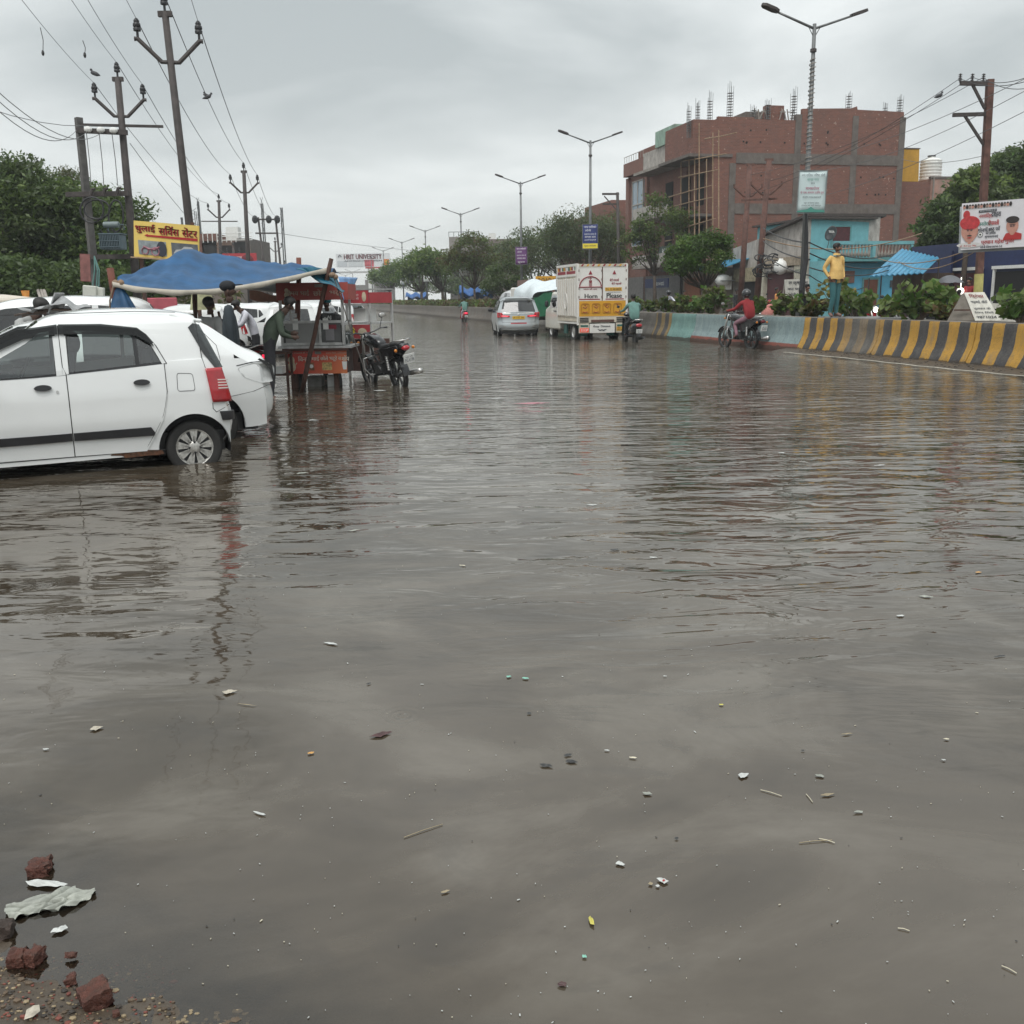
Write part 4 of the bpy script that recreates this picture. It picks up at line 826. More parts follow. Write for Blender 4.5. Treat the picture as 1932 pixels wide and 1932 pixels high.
banner(1100, 425, 1127, 468, .95, 'navy banner with a yellow foot on the second lamp post', NAVB, [('नगर पालिका', .5, .1, .8, .1, TW), ('लोनी', .35, .24, .4, .1, TW), ('स्वागत करता है', .5, .40, .8, .09, TW), ('आपका शहर', .5, .52, .75, .08, TW), ('आपकी जिम्मेदारी', .5, .64, .8, .08, TW), ('मुख्य कार्यालय', .5, .88, .8, .1, TB)], extra=ybot)
banner(973, 467, 994, 498, .95, 'purple banner with white words on the third lamp post', PURP, [('नगर पालिका', .5, .1, .8, .1, TW), ('लोनी', .35, .28, .4, .1, TW), ('स्वागत करता है', .5, .48, .8, .1, TW), ('आपका शहर', .5, .66, .75, .1, TW), ('सूचना', .5, .88, .6, .1, TW)])
wl = [('सूचना', .5, .15, .7, .12, TBL), ('नगर', .5, .4, .6, .12, TBL), ('लोनी', .5, .65, .7, .12, TBL), ('स्वागत', .5, .88, .8, .1, TG)]
banner(866, 502, 885, 520, .95, 'torn white banner on the fourth lamp post', WPAPER, wl[:2], tilt=R(-6))
banner(799, 511, 812, 531, .95, 'pale banner with lines of words on the fifth lamp post', WPAPER, [('सूचना', .5, .15+i*.22, .8, .08, TG) for i in range(4)])
banner(755, 519, 766, 536, .95, 'small pale green banner left of the thin median tree', WPAPER, wl)
banner(722, 525, 731, 539, .95, 'tiny white banner nearest the hoarding', WPAPER, wl)
# utility poles on the left
def ypole(tx, ty, bx, by, Y, label, arm=True, low=False, r=.14, group=None, tall=0):
    a = D(bx, by, Y); b = D(tx, ty, Y); dirv = (b-a)/(b.z-a.z); base = a-dirv*(a.z+.2); root = thing('utility_pole', label, 'utility pole', base, 0, group); Tp = b-base
    mb = MB(); mb.tube([(0, 0, 0), Tp*.5, Tp], [r, r*.85, r*.68], 8); mb.build('pole', IRON, root, smooth=True); k = Tp.length/9.5
    nv = NV
    res = []
    ins = lambda par, p: (lambda mb: (mb.lathe([(0, -.02), (.03, 0), (.03, .14), (.085, .15), (.09, .2), (.07, .22), (.09, .25), (.085, .3), (.06, .33), (.07, .36), (.03, .42), (0, .43)], p, n=10), mb.build('insulator', BLACK, par, smooth=True, auto=50))[1])(MB())
    if arm:
        mb = MB(); mb.box((Tp.x, Tp.y, Tp.z-.05), (.3*k*1.2, .1, .12)); mb.build('cap', IRON, root); ins(root, (Tp.x, Tp.y, Tp.z)); res.append(base+Tp+Vector((0, 0, .42)))
        zf = Tp.z-1.25*k; ax = Tp*(zf/Tp.z)
        for s_ in (-1, 1):
            e = ax+nv*(s_*.78*k)+Vector((0, 0, .55*k)); mid = ax+nv*(s_*.22*k); mb = MB(); mb.tube([ax, mid, e, e+nv*(s_*.08)], .055, 6); f = mb.build('cross_arm', IRON, root); e2 = e+Vector((0, 0, .02)); ins(f, e2); res.append(base+e2+Vector((0, 0, .42)))
    if low:
        zf = Tp.z-1.55*k; ax = Tp*(zf/Tp.z); mb = MB(); mb.bar(ax-nv*1.35*k, ax+nv*1.35*k, .09, .07); mb.build('low_arm', IRON, root); res.append(base+ax-nv*1.3*k); res.append(base+ax+nv*1.3*k)
    return root, res
P1 = ypole(311, 22, 357, 420, 24.5, 'tallest iron pole with a forked arm behind the yellow board', r=.112)
P2 = ypole(222, 146, 253, 490, 31, 'forked iron pole carrying the transformer on its right', low=True, r=.135)
P3 = ypole(460, 322, 468, 485, 56, 'dark pole with a forked arm right of the yellow board')
P4 = ypole(413, 378, 416, 480, 73, 'thin forked pole above the brick building at the left', low=True)
P5 = ypole(519, 455, 521, 500, 112, 'small forked pole showing beside the frame of two poles'); P6 = ypole(440, 466, 441, 490, 96, 'short forked pole in front of the grey terrace')
P7 = ypole(528, 490, 529, 505, 135, 'tiny distant forked pole beyond the two pole frame'); P8 = ypole(1015, 460, 1016, 500, 120, 'distant pole with a cross arm behind the green median trees')
def hframe(xl, yl, xr, yr, ybl, ybr, Y, label, bars, r=.12, name='twin_utility_pole', dxl=0, dxr=0):
    a = D(xl, yl, Y); b = D(xr, yr, Y); root = thing(name, label, 'pole frame', (0, 0, 0)); A0 = D(xl+dxl, ybl, Y); B0 = D(xr+dxr, ybr, Y)
    for t_, f_ in ((a, A0), (b, B0)):
        d_ = (t_-f_)/(t_.z-f_.z); f2 = f_-d_*(f_.z+.1); mb = MB(); mb.tube([f2, t_], [r, r*.75], 8); mb.build('pole', IRON, root, smooth=True)
    for (x0, y0, x1, y1) in bars: mb = MB(); mb.bar(D(x0, y0, Y-.16), D(x1, y1, Y-.16), .1, .13); mb.build('cross_bar', IRON, root)
    return root
hf = hframe(487, 410, 520, 412, 490, 500, 91, 'frame of two dark poles joined by cross bars left of the hoarding', [(483, 414, 524, 414), (482, 440, 525, 440)], dxl=10, dxr=9)
for px in (481, 507, 523): mb = MB(); mb.ball(D(px, 414, 90.8), .28, 8, (1, 1, 1.3), 5); mb.build('insulator', BLACK, hf)
# transformer frame
tf = thing('twin_utility_pole', 'leaning concrete pole with the bars that hold the transformer', 'pole frame')
a = D(148, 222, 31); b = D(183, 560, 31); d_ = (a-b)/(a.z-b.z); f2 = b-d_*(b.z+.1); mb = MB(); mb.tube([f2, a], [.14, .13], 4); mb.build('pole', mat('concrete_pole', (.11, .105, .10), .85, var=.3), tf)
for (x0, y0, x1, y1) in [(144, 246, 240, 250), (125, 367, 242, 365), (155, 485, 250, 484)]: mb = MB(); mb.bar(D(x0, y0, 30.8), D(x1, y1, 30.8), .12, .14); mb.build('cross_bar', IRON, tf)
for px, py in [(166, 246), (190, 247), (214, 248)]: mb = MB(); mb.ball(D(px, py-2, 30.7), .09, 8, (1.4, 1, 1)); mb.build('insulator', WPAPER, tf)
for px, py in [(174, 357), (198, 356), (223, 355)]: mb = MB(); mb.tube([D(px-3, py+12, 30.6), D(px, py, 30.6), D(px+5, py, 30.6)], .05, 6); mb.build('fuse', IRON, tf)
for (x0, y0, x1, y1) in [(163, 250, 172, 352), (187, 250, 196, 352), (211, 250, 222, 350)]: mb = MB(); mb.tube([D(x0, y0, 30.7), D((x0+x1)/2+1, (y0+y1)/2, 30.7), D(x1, y1, 30.6)], .012, 4); mb.build('lead_wire', WIREL, tf)
TRF = mat('transformer_grey', (.10, .14, .16), .55, .2, var=.15)
q = D(214, 457, 30.2); tr_ = thing('transformer', 'blue grey oil transformer hanging between the two poles', 'transformer', q); tr_.scale = (.8,)*3; mb = MB(); mb.box((0, 0, 0), (.78, .55, .55)); mb.build('tank', TRF, tr_, bevel=.03)
fin = MB(); fin.box((0, 0, 0), (.025, .10, .5)); f0 = fin.build('cooling_fin', TRF, tr_); f0.location = (-.36, -.32, 0)
for k in range(1, 13): part('cooling_fin', f0, tr_, (-.36+k*.06, -.32, 0))
mb = MB(); mb.box((0, -.38, .03), (.8, .02, .02)); mb.box((0, -.38, -.18), (.8, .02, .02)); mb.box((0, 0, .29), (.84, .62, .04)); mb.build('cover', TRF, tr_)
mb = MB(); mb.lathe([(0, 0), (.11, 0), (.11, .55), (0, .55)], (-.25, -.1, .62), 'X', 12); mb.build('oil_drum', mat('drum_grey', (.16, .20, .20), .5, var=.1), tr_, smooth=True, auto=40)
mb = MB(); mb.tube([(-.1, -.1, .3), (-.1, -.1, .52)], .03, 6); mb.tube([(.3, -.1, .62), (.45, -.05, .62), (.45, 0, .45)], .02, 5); mb.build('pipe', TRF, tr_)
for k in range(3): mb = MB(); mb.tube([(-.28+k*.24, -.2, .28), (-.33+k*.24, -.3, .42)], [.045, .03], 7); mb.build('bushing', BLACK, tr_)
mb = MB()
for (cxp, cyp, rx, ry) in [(183, 395, 24, 18), (205, 385, 14, 40), (228, 400, 14, 42)][:1]+[(230/1.325, 525/1.325, 22, 24), (290/1.325-.0, 540/1.325, 14, 30)]:
    pts = [D(cxp+rx*math.cos(a_), cyp+ry*math.sin(a_), 30.4) for a_ in np.linspace(0, 6.6, 26)]; mb.tube(pts, .028, 5)
tag(mb.build('cable_coil', BLACK), 'looped black cable coils hanging on the transformer frame', 'cable')
mb = MB()
for (x0, x1) in [(177, 176), (180, 184), (183, 188)]: mb.tube([D(178, 483, 30.2), D((x0+x1)/2+2, 510, 30.1), D(x1-2, 545, 30.1)], .02, 5)
tag(mb.build('cable', mat('green_cable', (.10, .22, .20), .6, var=0)), 'green cables drooping from the transformer to the meter box', 'cable')
q = D(171, 557, 29.8); mb = MB(); mb.box(q, (.40, .2, .55), ry=R(6)); mb.box((q.x+.28, q.y+.05, q.z-.03), (.2, .15, .5), ry=R(6)); tag(mb.build('meter_box', mat('meter_white', (.55, .56, .5), .6, var=.1), bevel=.02), 'pale electric meter box on the leaning concrete pole', 'box')
q = D(161, 505, 30.2); mb = MB(); mb.box(q, (.3, .03, .8), ry=R(4)); tag(mb.build('sign_plate', mat('faded_red_plate', (.22, .09, .08), .7, var=.3, vs=8)), 'faded red plate hanging on the concrete pole', 'sign')
# right side poles
rp = thing('utility_pole', 'rusty pole with side brackets behind the political hoarding', 'utility pole', (0, 0, 0)); Y = 27.0
a = D(1868, 150, Y); b = D(1845, 560, Y); d_ = (a-b)/(a.z-b.z); f2 = b-d_*(b.z); mb = MB(); mb.bar(f2, a, .16, .16); mb.build('pole', RUST, rp)
mb = MB(); b2_ = b+d_*.6; mb.tube([b+(f2-b)*.9, b2_], .12, 10); mb.build('painted_base', mat('yellow_base', (.52, .47, .16), .7, var=.15, dirt=.3), rp)
for (x0, y0, x1, y1, w_) in [(1812, 157, 1866, 158, .1), (1834, 158, 1858, 205, .06), (1798, 217, 1866, 215, .09), (1820, 218, 1857, 275, .06)]: mb = MB(); mb.bar(D(x0, y0, Y), D(x1, y1, Y), w_); mb.build('bracket', IRON, rp)
for px in (1811, 1834, 1855):
    mb = MB(); q = D(px, 156, Y); mb.tube([q, q+Vector((0, 0, .22))], .018, 5)
    for k in range(4): mb.box(q+Vector((0, 0, .06+k*.045)), (.07, .07, .015))
    mb.build('insulator', IRON, rp)
def rusty(tx, ty, bx, by, Y, label):
    a = D(tx, ty, Y); b = D(bx, by, Y); d_ = (a-b)/(a.z-b.z); f2 = b-d_*(b.z); root = thing('utility_pole', label, 'utility pole', f2); T_ = a-f2
    mb = MB(); mb.tube([(0, 0, 0), T_], [.14, .11], 8); mb.build('pole', RUST, root, smooth=True); mb = MB(); mb.box((T_.x, T_.y, T_.z+.03), (.34, .1, .1)); mb.build('cap', RUST, root)
    ax = T_*((T_.z-1.35)/T_.z)
    for s_ in (-1, 1): mb = MB(); mb.tube([ax, ax+Vector((s_*.2, 0, .05)), ax+Vector((s_*.62, 0, .42)), ax+Vector((s_*.62, 0, .55))], .045, 6); mb.build('cross_arm', RUST, root)
    return root, f2
r1 = rusty(1415, 312, 1403, 480, 46, 'left rusty forked pole in front of the brick wall'); r2 = rusty(1451, 303, 1432, 520, 42, 'right rusty forked pole with tangled wires')
mb = MB(); mb.bar(D(1400, 378, 44), D(1465, 375, 41.8), .08); mb.build('tie_bar', RUST, r2[0]).location = -r2[1]
mb = MB()
for k in range(16):
    cxp, cyp = random.uniform(1428, 1465), random.uniform(485, 520); rx, ry = random.uniform(6, 16), random.uniform(5, 14); mb.tube([D(cxp+rx*math.cos(a_), cyp+ry*math.sin(a_), 41.7) for a_ in np.linspace(random.random()*3, 5.5, 14)], .022, 4)
tag(mb.build('cable_coil', BLACK), 'tangle of black wires round the right rusty pole', 'cable')
tp = ypole(1165, 363, 1167, 470, 66, 'dark square armed pole left of the balconied building', arm=False); mb = MB(); o = Vector(tp[0].location); mb.bar(D(1136, 366, 66)-o, D(1168, 366, 66)-o, .12); mb.bar(D(1137, 385, 66)-o, D(1168, 385, 66)-o, .1); mb.bar(D(1140, 370, 66)-o, D(1162, 395, 66)-o, .07); mb.build('cross_arm', IRON, tp[0])
GP = ypole(915, 447, 916, 470, 140, 'small pole with a short arm over the far flat roof', arm=False); mb = MB(); o = Vector(GP[0].location); mb.bar(D(905, 450, 140)-o, D(918, 450, 140)-o, .12); mb.build('cross_arm', IRON, GP[0])
# wires
def wire(a, b, sag, label, m=WIRE, r=.011, group=None, n=14, name='overhead_wire'):
    mb = MB(); a = Vector(a); b = Vector(b); mb.tube([a.lerp(b, t_)-Vector((0, 0, 4*sag*t_*(1-t_))) for t_ in np.linspace(0, 1, n)], r, 4, cap=False)
    return tag(mb.build(name, m, fix=False), label, 'wire', group)
gA = 'wires along the tall left poles'; gB = 'wires along the transformer poles'; gC = 'thin side wires at the top left'; gD = 'wires fanning to the right hand pole'; gE = 'black cables strung in front of the turquoise house'
P1i, P3i = P1[1], P3[1]; Hh = [D(481, 408, 91), D(507, 407, 91), D(523, 408, 91)]
# wire pattern: centre / left / right
bk = -DV*7
for i, o_ in enumerate(P1i):
    w3 = ('centre', 'left', 'right')[i]
    wire(o_, P3i[i], .5, w3+' wire from the tallest pole to the next fork', group=gA); wire(P3i[i], [Hh[1], Hh[0], Hh[2]][i], .6, w3+' wire from the second fork to the frame of two poles', group=gA, r=.014); wire(o_+bk+Vector((0, 0, .1)), o_, .05, w3+' wire rising from the tallest pole out of the picture', group=gA, r=.006)
for i, o_ in enumerate(P2[1][:3]):
    w3 = ('centre', 'left', 'right')[i]
    wire(o_, P4[1][i], .7, w3+' wire from the transformer pole to the thin forked pole', group=gB); wire(o_-DV*9, o_, .08, w3+' wire rising from the transformer pole out of the picture', group=gB, r=.007)
wire(P2[1][3]-DV*24-NV*2, P2[1][3]+Vector((.6, 0, 0)), 1.2, 'topmost thin side wire ending at the low cross arm', group=gC, r=.008, m=WIREL)
for (x0, y0, x1, y1, ye, lb_) in [(-60, 120, 192, 250, 14, 'upper'), (-60, 135, 165, 248, 14, 'middle'), (-60, 155, 145, 245, 14, 'lowest')]: wire(D(x0, y0, ye), D(x1, y1, 30.7), .5, lb_+' of the three thin side wires ending on the concrete pole', group=gC, r=.009, m=WIREL)
wire(D(245, 270, 31), D(460, 497, 56), .6, 'lone faint wire running down right of the transformer pole', r=.01, m=WIREL)
for (x0, y0, x1, y1, ya, yb_, lb_) in [(1834, 145, 2000, 120, 27, 20, 'middle'), (1811, 148, 2000, 133, 27, 20, 'left'), (1855, 146, 2000, 150, 27, 20, 'right')]: wire(D(x0, y0, ya), D(x1, y1-5, yb_), .25, 'wire leaving the '+lb_+' pin of the right hand pole to the right', group=gD, r=.008)
for k_, (x0, y0, x1, y1) in enumerate([(1811, 148, 1440, 345), (1834, 145, 1410, 368), (1855, 146, 1415, 330), (2000, 115, 1520, 300), (2000, 135, 1560, 320), (2000, 175, 1500, 380), (1990, 250, 1700, 300)]): wire(D(x0, y0, 27 if x0 < 1990 else 22), D(x1, y1, 44), .35, ['wire from the left pin down to the rusty poles', 'wire from the middle pin down to the rusty poles', 'wire from the right pin down to the rusty poles', 'upper long wire passing in front of the right hand pole', 'second long wire passing in front of the right hand pole', 'third long wire crossing the brick wall', 'lowest faint wire behind the right hand tree top'][k_], group=gD, r=.008, m=WIREL if x0 > 1950 else WIRE)
ql = lamps[0][1]
for k, (x0, y0, x1, y1, Yb) in enumerate([(1440, 430, 1528, 458, 29), (1440, 455, 1528, 490, 29), (1440, 478, 1528, 520, 29)]): wire(D(x0, y0, 41.8), D(x1, y1, ql.y-.1), .12, ['upper', 'middle', 'lower'][k]+' black cable between the rusty poles and the nearest lamp', group=gE, r=.022)
for k_, (x0, y0, x1, y1, Y1, m_, r_) in enumerate([(1528, 458, 1690, 478, 40, WIRE, .02), (1528, 478, 1690, 497, 40, WIRE, .02), (1528, 505, 1700, 500, 40, WIRE, .018), (1528, 520, 1640, 538, 40, WIRE, .016)]): wire(D(x0, y0, ql.y-.1), D(x1, y1, Y1), .3, ['topmost', 'second', 'third', 'lowest'][k_]+' black cable right of the nearest lamp before the turquoise house', group=gE, r=r_, m=m_)
wire(D(1440, 450, 41.8), D(1740, 440, 38), .5, 'pale rope like wire crossing the front of the blue house', m=BAMBOO, r=.02); wire(D(1650, 485, 40), D(1850, 462, 27), .35, 'pale slack wire from the balcony to the right hand pole', m=BAMBOO, r=.016); wire(D(1690, 490, 40), D(1850, 468, 27), .45, 'lower pale slack wire from the awning to the right hand pole', m=BAMBOO, r=.016)
wire(D(525, 440, 91), D(1060, 475, 150), 1.0, 'faint long wire crossing the sky above the hoarding', m=WIREL, r=.018)
# birds and things hanging on the wires
def bird(p, rz, label, s=1.0):
    root = thing('pigeon', label, 'bird', p, rz); mb = MB(); mb.tube([(-.16*s, 0, -.01), (-.05*s, 0, .03), (.05*s, 0, .07*s), (.10*s, 0, .12*s)], [.012*s, .055*s, .06*s, .03*s], 8); mb.ball((.115*s, 0, .155*s), .034*s, 8); mb.tube([(.14*s, 0, .15*s), (.165*s, 0, .145*s)], [.01*s, .003*s], 5); mb.build('body', mat('pigeon_grey', (.05, .05, .055), .7, var=.3, vs=20), root, smooth=True)
    mb = MB(); mb.tube([(.08*s, .05*s, .07*s), (-.1*s, .03*s, .03*s)], [.03*s, .008*s], 6); mb.tube([(.08*s, -.05*s, .07*s), (-.1*s, -.03*s, .03*s)], [.03*s, .008*s], 6); mb.build('wing', mat('pigeon_wing', (.035, .035, .04), .7, var=.2), root)
bird(D(238/1.325, 189/1.325, 28), 2.8, 'pigeon sitting on the wire left of the transformer pole', 1.0); bird(D(392, 186, 36), .4, 'upper pigeon on the wire right of the tallest pole', 1.1); bird(D(389, 182, 36.2), 2.5, 'second pigeon pressed against the upper one', .9); bird(D(1771, 184, 32), .3, 'lone pigeon on the wires left of the right hand pole', 1.0)
for (x0, y0, x1, y1, lab) in [(76, 52, 81, 100, 'thin rag of string hanging from the leftmost wires'), (156, 76, 160, 104, 'second hanging string with a knot, right of the first')]: mb = MB(); a = D(x0, y0, 20); b = D(x1, y1, 20); mb.tube([a, a.lerp(b, .5)+Vector((.03, 0, 0)), b], .007, 4); mb.ball(b, .03, 6, (1, 1, 1.8), 4); tag(mb.build('string', WIRE), lab, 'string')
# left background: masts, terrace building, red sign, hoarding
for px0, yt, yb, wd, lab in [(363, 410, 430, 22, 'lattice roof mast cluster above the yellow board'), (460/1.325+29, 382, 430, 4, 'slim lattice mast just right of the board centre'), (497, 388, 430, 3, '')][:2]+[(497-0, 0, 0, 0, '')][:0]:
    pass
def mast(px, yt, yb, wpx, Y, label):
    a = D(px, yb, Y); b = D(px, yt, Y); w_ = wpx*Y/1850/2; mb = MB(); h = b.z-a.z
    for i in (-1, 1):
        for j in (-1, 1): mb.bar((a.x+i*w_, Y+j*w_, 0), (a.x+i*w_*.5, Y+j*w_*.5, b.z), .08)
    for k in range(int(h/1.1)+1):
        z_ = a.z+k*1.1; mb.bar((a.x-w_, Y-w_, z_), (a.x+w_, Y-w_, z_+.9), .05); mb.bar((a.x+w_, Y-w_, z_), (a.x-w_, Y-w_, z_+.9), .05)
    return tag(mb.build('lattice_mast', LAMPPOST), label, 'mast')
mast(365, 398, 425, 20, 130, 'broad lattice roof mast above the yellow board'); mast(344*1.0, 410, 425, 4, 132, 'stub mast left of the broad lattice mast'); mast(458/1.0*.0+375+24-22, 380, 425, 4, 120, 'slim mast in line with the tallest pole'); mast(498, 384, 440, 5, 125, 'slim lattice mast right of the thin forked pole'); mast(534/1.0, 392, 440, 5, 128, 'second slim lattice mast over the terrace building')
Tt = thing('terrace_building', 'brown terrace building with white rails left of the blue canopy peak', 'building'); Y = 100
for x0, x1, yt, m_ in [(375, 412, 438, BRICK), (384, 450, 452, mat('brown_wall', (.20, .13, .10), .9, var=.25)), (450, 476, 447, CONC)]: bpart('wall', Tt, (D(x0, 500, Y).x, Y, -.1), (D(x1, 500, Y).x-.02, Y+8, D(x0, yt+3, Y).z), m_)
mb = MB(); za = D(400, 456, Y).z
for k in range(3): mb.tube([(D(376, 0, Y).x, Y-.3, za+.1+k*.35), (D(447, 0, Y).x, Y-.3, za+.1+k*.35)], .04, 4)
for k in range(9): x = D(376+k*8.8, 450, Y).x; mb.box((x, Y-.3, za+.4), (.07, .07, 1.0))
mb.build('railing', WPAPER, Tt); bpart('water_tank', Tt, (D(397, 0, Y).x-.3, Y+.5, za+.2), (D(397, 0, Y).x+.9, Y+1.6, za+1.4), WPAPER)
for px, py in [(395, 475), (425, 475), (452, 468)]: q = D(px, py, Y); bpart('window', Tt, (q.x-.5, Y-.05, q.z-.6), (q.x+.7, Y-.01, q.z+.6), DARK)
q0 = D(420, 487, 60); q1 = D(483, 474, 60); rs = thing('signboard', 'red and white signboard peeping over the blue canopy', 'sign'); bpart('board', rs, (q0.x, 60, q0.z-.5), (q1.x, 60.1, q1.z-.1), mat('sign_red', (.42, .05, .06), .6, var=.1)); text_ob('lettering', [('मोबाइल', ((q0.x+q1.x)/2-.3, 59.97, q1.z-.35), (1, 0, 0), (0, 0, 1), .9, .25)], TW, rs); mb = MB(); mb.ball((q1.x-.55, 60, q1.z-.55), .38, 16, (1, .12, 1), 10); mb.build('emblem', mat('emblem_maroon', (.15, .02, .03), .6, var=0), rs)
for x in (q0.x+.1, q1.x-.1): bpart('post', rs, (x-.04, 60.02, 0), (x+.04, 60.08, q0.z-.5), IRON)
# hoarding
Y = 175; Hd = thing('hoarding', 'long roadside hoarding reading HRIT UNIVERSITY on a tall steel post', 'billboard'); a = D(635, 506, Y); b = D(735, 480, Y); b.z = D(685, 478, Y).z; lo = D(685, 504, Y).z
bpart('panel', Hd, (a.x, Y, lo), (b.x, Y+.3, b.z), mat('hoarding_white', (.72, .73, .74), .6, var=.04)); bpart('walkway', Hd, (a.x, Y-.6, lo-1.0), (b.x-2, Y-.05, lo-.7), STEEL)
wd = b.x-a.x; text_ob('lettering', [('HRIT UNIVERSITY', (a.x+wd*.50, Y-.05, b.z-.55), (1, 0, 0), (0, 0, 1), wd*.70, .82)], mat('ink_maroon', (.16, .02, .03), .6, var=0), Hd, bold=.03)
text_ob('lettering', [('ADMISSIONS OPEN', (a.x+wd*.50, Y-.05, b.z-1.25), (1, 0, 0), (0, 0, 1), wd*.7, .22)], TB, Hd, bold=.02)
bpart('print', Hd, (a.x+wd*.53, Y-.04, lo+.1), (a.x+wd*.7, Y-.01, lo+1.2), mat('print_pink', (.50, .10, .12), .6, var=.5, vs=2)); bpart('print', Hd, (a.x+wd*.89, Y-.04, lo+.3), (a.x+wd*.985, Y-.01, lo+1.3), mat('print_orange', (.7, .20, .03), .6, var=0)); text_ob('lettering', [('40', (a.x+wd*.937, Y-.06, lo+.8), (1, 0, 0), (0, 0, 1), .55, .6)], TY, Hd, bold=.02)
bpart('print', Hd, (a.x+wd*.02, Y-.04, lo+.1), (a.x+wd*.20, Y-.01, lo+1.1), mat('print_pale', (.55, .58, .60), .6, var=.1)); bpart('print', Hd, (a.x+wd*.23, Y-.04, lo+.1), (a.x+wd*.5, Y-.01, lo+1.1), mat('print_pale2', (.60, .63, .64), .6, var=.1))
mb = MB(); mb.tube([(a.x+wd*.04, Y-.05, b.z-.55), (a.x+wd*.07, Y-.05, b.z-.2), (a.x+wd*.10, Y-.05, b.z-.55)], .07, 5); mb.build('emblem', TB, Hd)
bpart('print', Hd, (a.x+wd*.54, Y-.04, lo-.25), (a.x+wd*.88, Y-.01, lo-.0), TR)
mb = MB(); px_ = D(698, 500, Y).x; mb.tube([(px_, Y+.5, 0), (px_, Y+.5, lo)], .5, 10); mb.build('post', WPAPER, Hd)
# yellow service centre board
Y = 22.0; a = D(252, 490, Y); b = D(376, 417, Y); tl = D(252, 416, Y); trr = D(375, 426, Y); br = D(375, 492, Y); bl = D(253, 484, Y)
yb = thing('signboard', 'yellow service centre board with red words and arrow', 'sign', (0, 0, 0))
mb = MB(); mb.prism([(bl.x, bl.z), (br.x, br.z), (trr.x, trr.z), (tl.x, tl.z)], (0, Y, 0), (1, 0, 0), (0, 0, 1), (0, .06, 0)); mb.build('board', mat('sign_yellow', (.72, .52, .13), .55, var=.05, vs=2), yb)
ax = (trr-tl).normalized(); wd = (trr-tl).length; ay = Vector((0, 0, 1)); ht = tl.z-bl.z; P_ = lambda u, v: tl+ax*(u*wd)-ay*(v*ht)-Vector((0, .01, 0))
SR = mat('sign_red_ink', (.36, .012, .015), .6, var=0); DKR = mat('ink_dark', (.05, .02, .03), .6, var=0)
for m_, dx, of in ((DKR, .008, .004), (SR, 0, .009)): text_ob('lettering', [('धुलाई', P_(.17, .20)+ax*dx-ay*dx, ax, ay, .30*wd, .26*ht), ('सर्विस', P_(.53, .205)+ax*dx-ay*dx, ax, ay, .31*wd, .26*ht), ('सेंटर', P_(.85, .21)+ax*dx-ay*dx, ax, ay, .23*wd, .26*ht)], m_, yb, off=of, bold=.006)
mb = MB(); mb.prism([(.15, .385), (.20, .345), (.20, .365), (.965, .365), (.965, .44), (.20, .415), (.20, .43)], tl-Vector((0, .012, 0)), ax*wd, -ay*ht, (0, .008, 0)); mb.build('arrow', SR, yb)
for u0, u1, c_ in [(.04, .47, (.23, .26, .27)), (.55, .96, (.10, .11, .12))]:
    mb = MB(); mb.prism([(u0, .53), (u1, .53), (u1, .93), (u0, .93)], tl-Vector((0, .008, 0)), ax*wd, -ay*ht, (0, .005, 0)); ph = mb.build('photo', mat('photo_%d' % int(u0*100), c_, .5, var=.35, vs=9), yb)
    mb = MB()
    if u0 < .3:
        for uu, vv, r_ in [(.14, .82, .05), (.30, .82, .06)]: mb.tube([P_(uu, vv)+Vector((r_*1.4*math.cos(q_), -.012, r_*1.4*math.sin(q_))) for q_ in np.linspace(0, 6.28, 14)], .014, 4)
        mb.tube([P_(.12, .70)-Vector((0, .012, 0)), P_(.2, .76)-Vector((0, .012, 0)), P_(.3, .76)-Vector((0, .012, 0)), P_(.37, .68)-Vector((0, .012, 0))], .022, 4); mb.build('motorcycle_print', mat('print_bike', (.3, .12, .15), .5, var=.6, vs=20), ph)
        mb = MB(); mb.ball(P_(.40, .74)-Vector((0, .012, 0)), .11, 8, (1, .05, 1.5)); mb.build('figure_print', TB, ph)
    else:
        mb.prism([(.58, .82), (.62, .72), (.7, .70), (.75, .62), (.86, .62), (.92, .72), (.95, .84), (.9, .86), (.62, .86)], tl-Vector((0, .016, 0)), ax*wd, -ay*ht, (0, .005, 0)); mb.build('car_print', mat('print_car', (.38, .39, .40), .4, var=.2), ph)
for x in (bl.x+.12, br.x-.1): mb = MB(); mb.bar((x, Y+.09, 0), (x, Y+.09, tl.z-.05), .07); mb.build('post', WOODDK, yb)
mb = MB(); mb.bar(D(247, 485, Y-.05), D(382, 494, Y-.05), .05, .03); mb.build('ledge', BAMBOO, yb)
# political hoarding on the right: generic portraits, festival greetings
Y = 24.5; tl = D(1815, 384, Y); trr = D(1965, 372, Y-1.0); bl = D(1812, 472, Y); br = D(1965, 466, Y-1.0); root = thing('hoarding', 'white festival greeting hoarding with a red turbaned face', 'billboard')
ax = (trr-tl).normalized(); wd = (trr-tl).length; ay = (tl-bl).normalized(); ht = (tl-bl).length; nz_ = ax.cross(ay).normalized()
P_ = lambda u, v, o=.012: tl+ax*(u*wd)-ay*(v*ht)+nz_*o
mb = MB(); mb.prism([(0, 0), (1, 0), (1, 1), (0, 1)], tl, ax*wd, -ay*ht, -nz_*.05); mb.build('panel', mat('hoarding_paper', (.70, .68, .70), .5, var=.04), root)
mb = MB(); mb.prism([(-.045, .06), (1, .06), (1, 1.06), (-.045, 1.06)], tl-nz_*.16, ax*wd, -ay*ht, -nz_*.05); mb.build('back_panel', mat('hoarding_back', (.42, .44, .45), .6, var=.08), root)
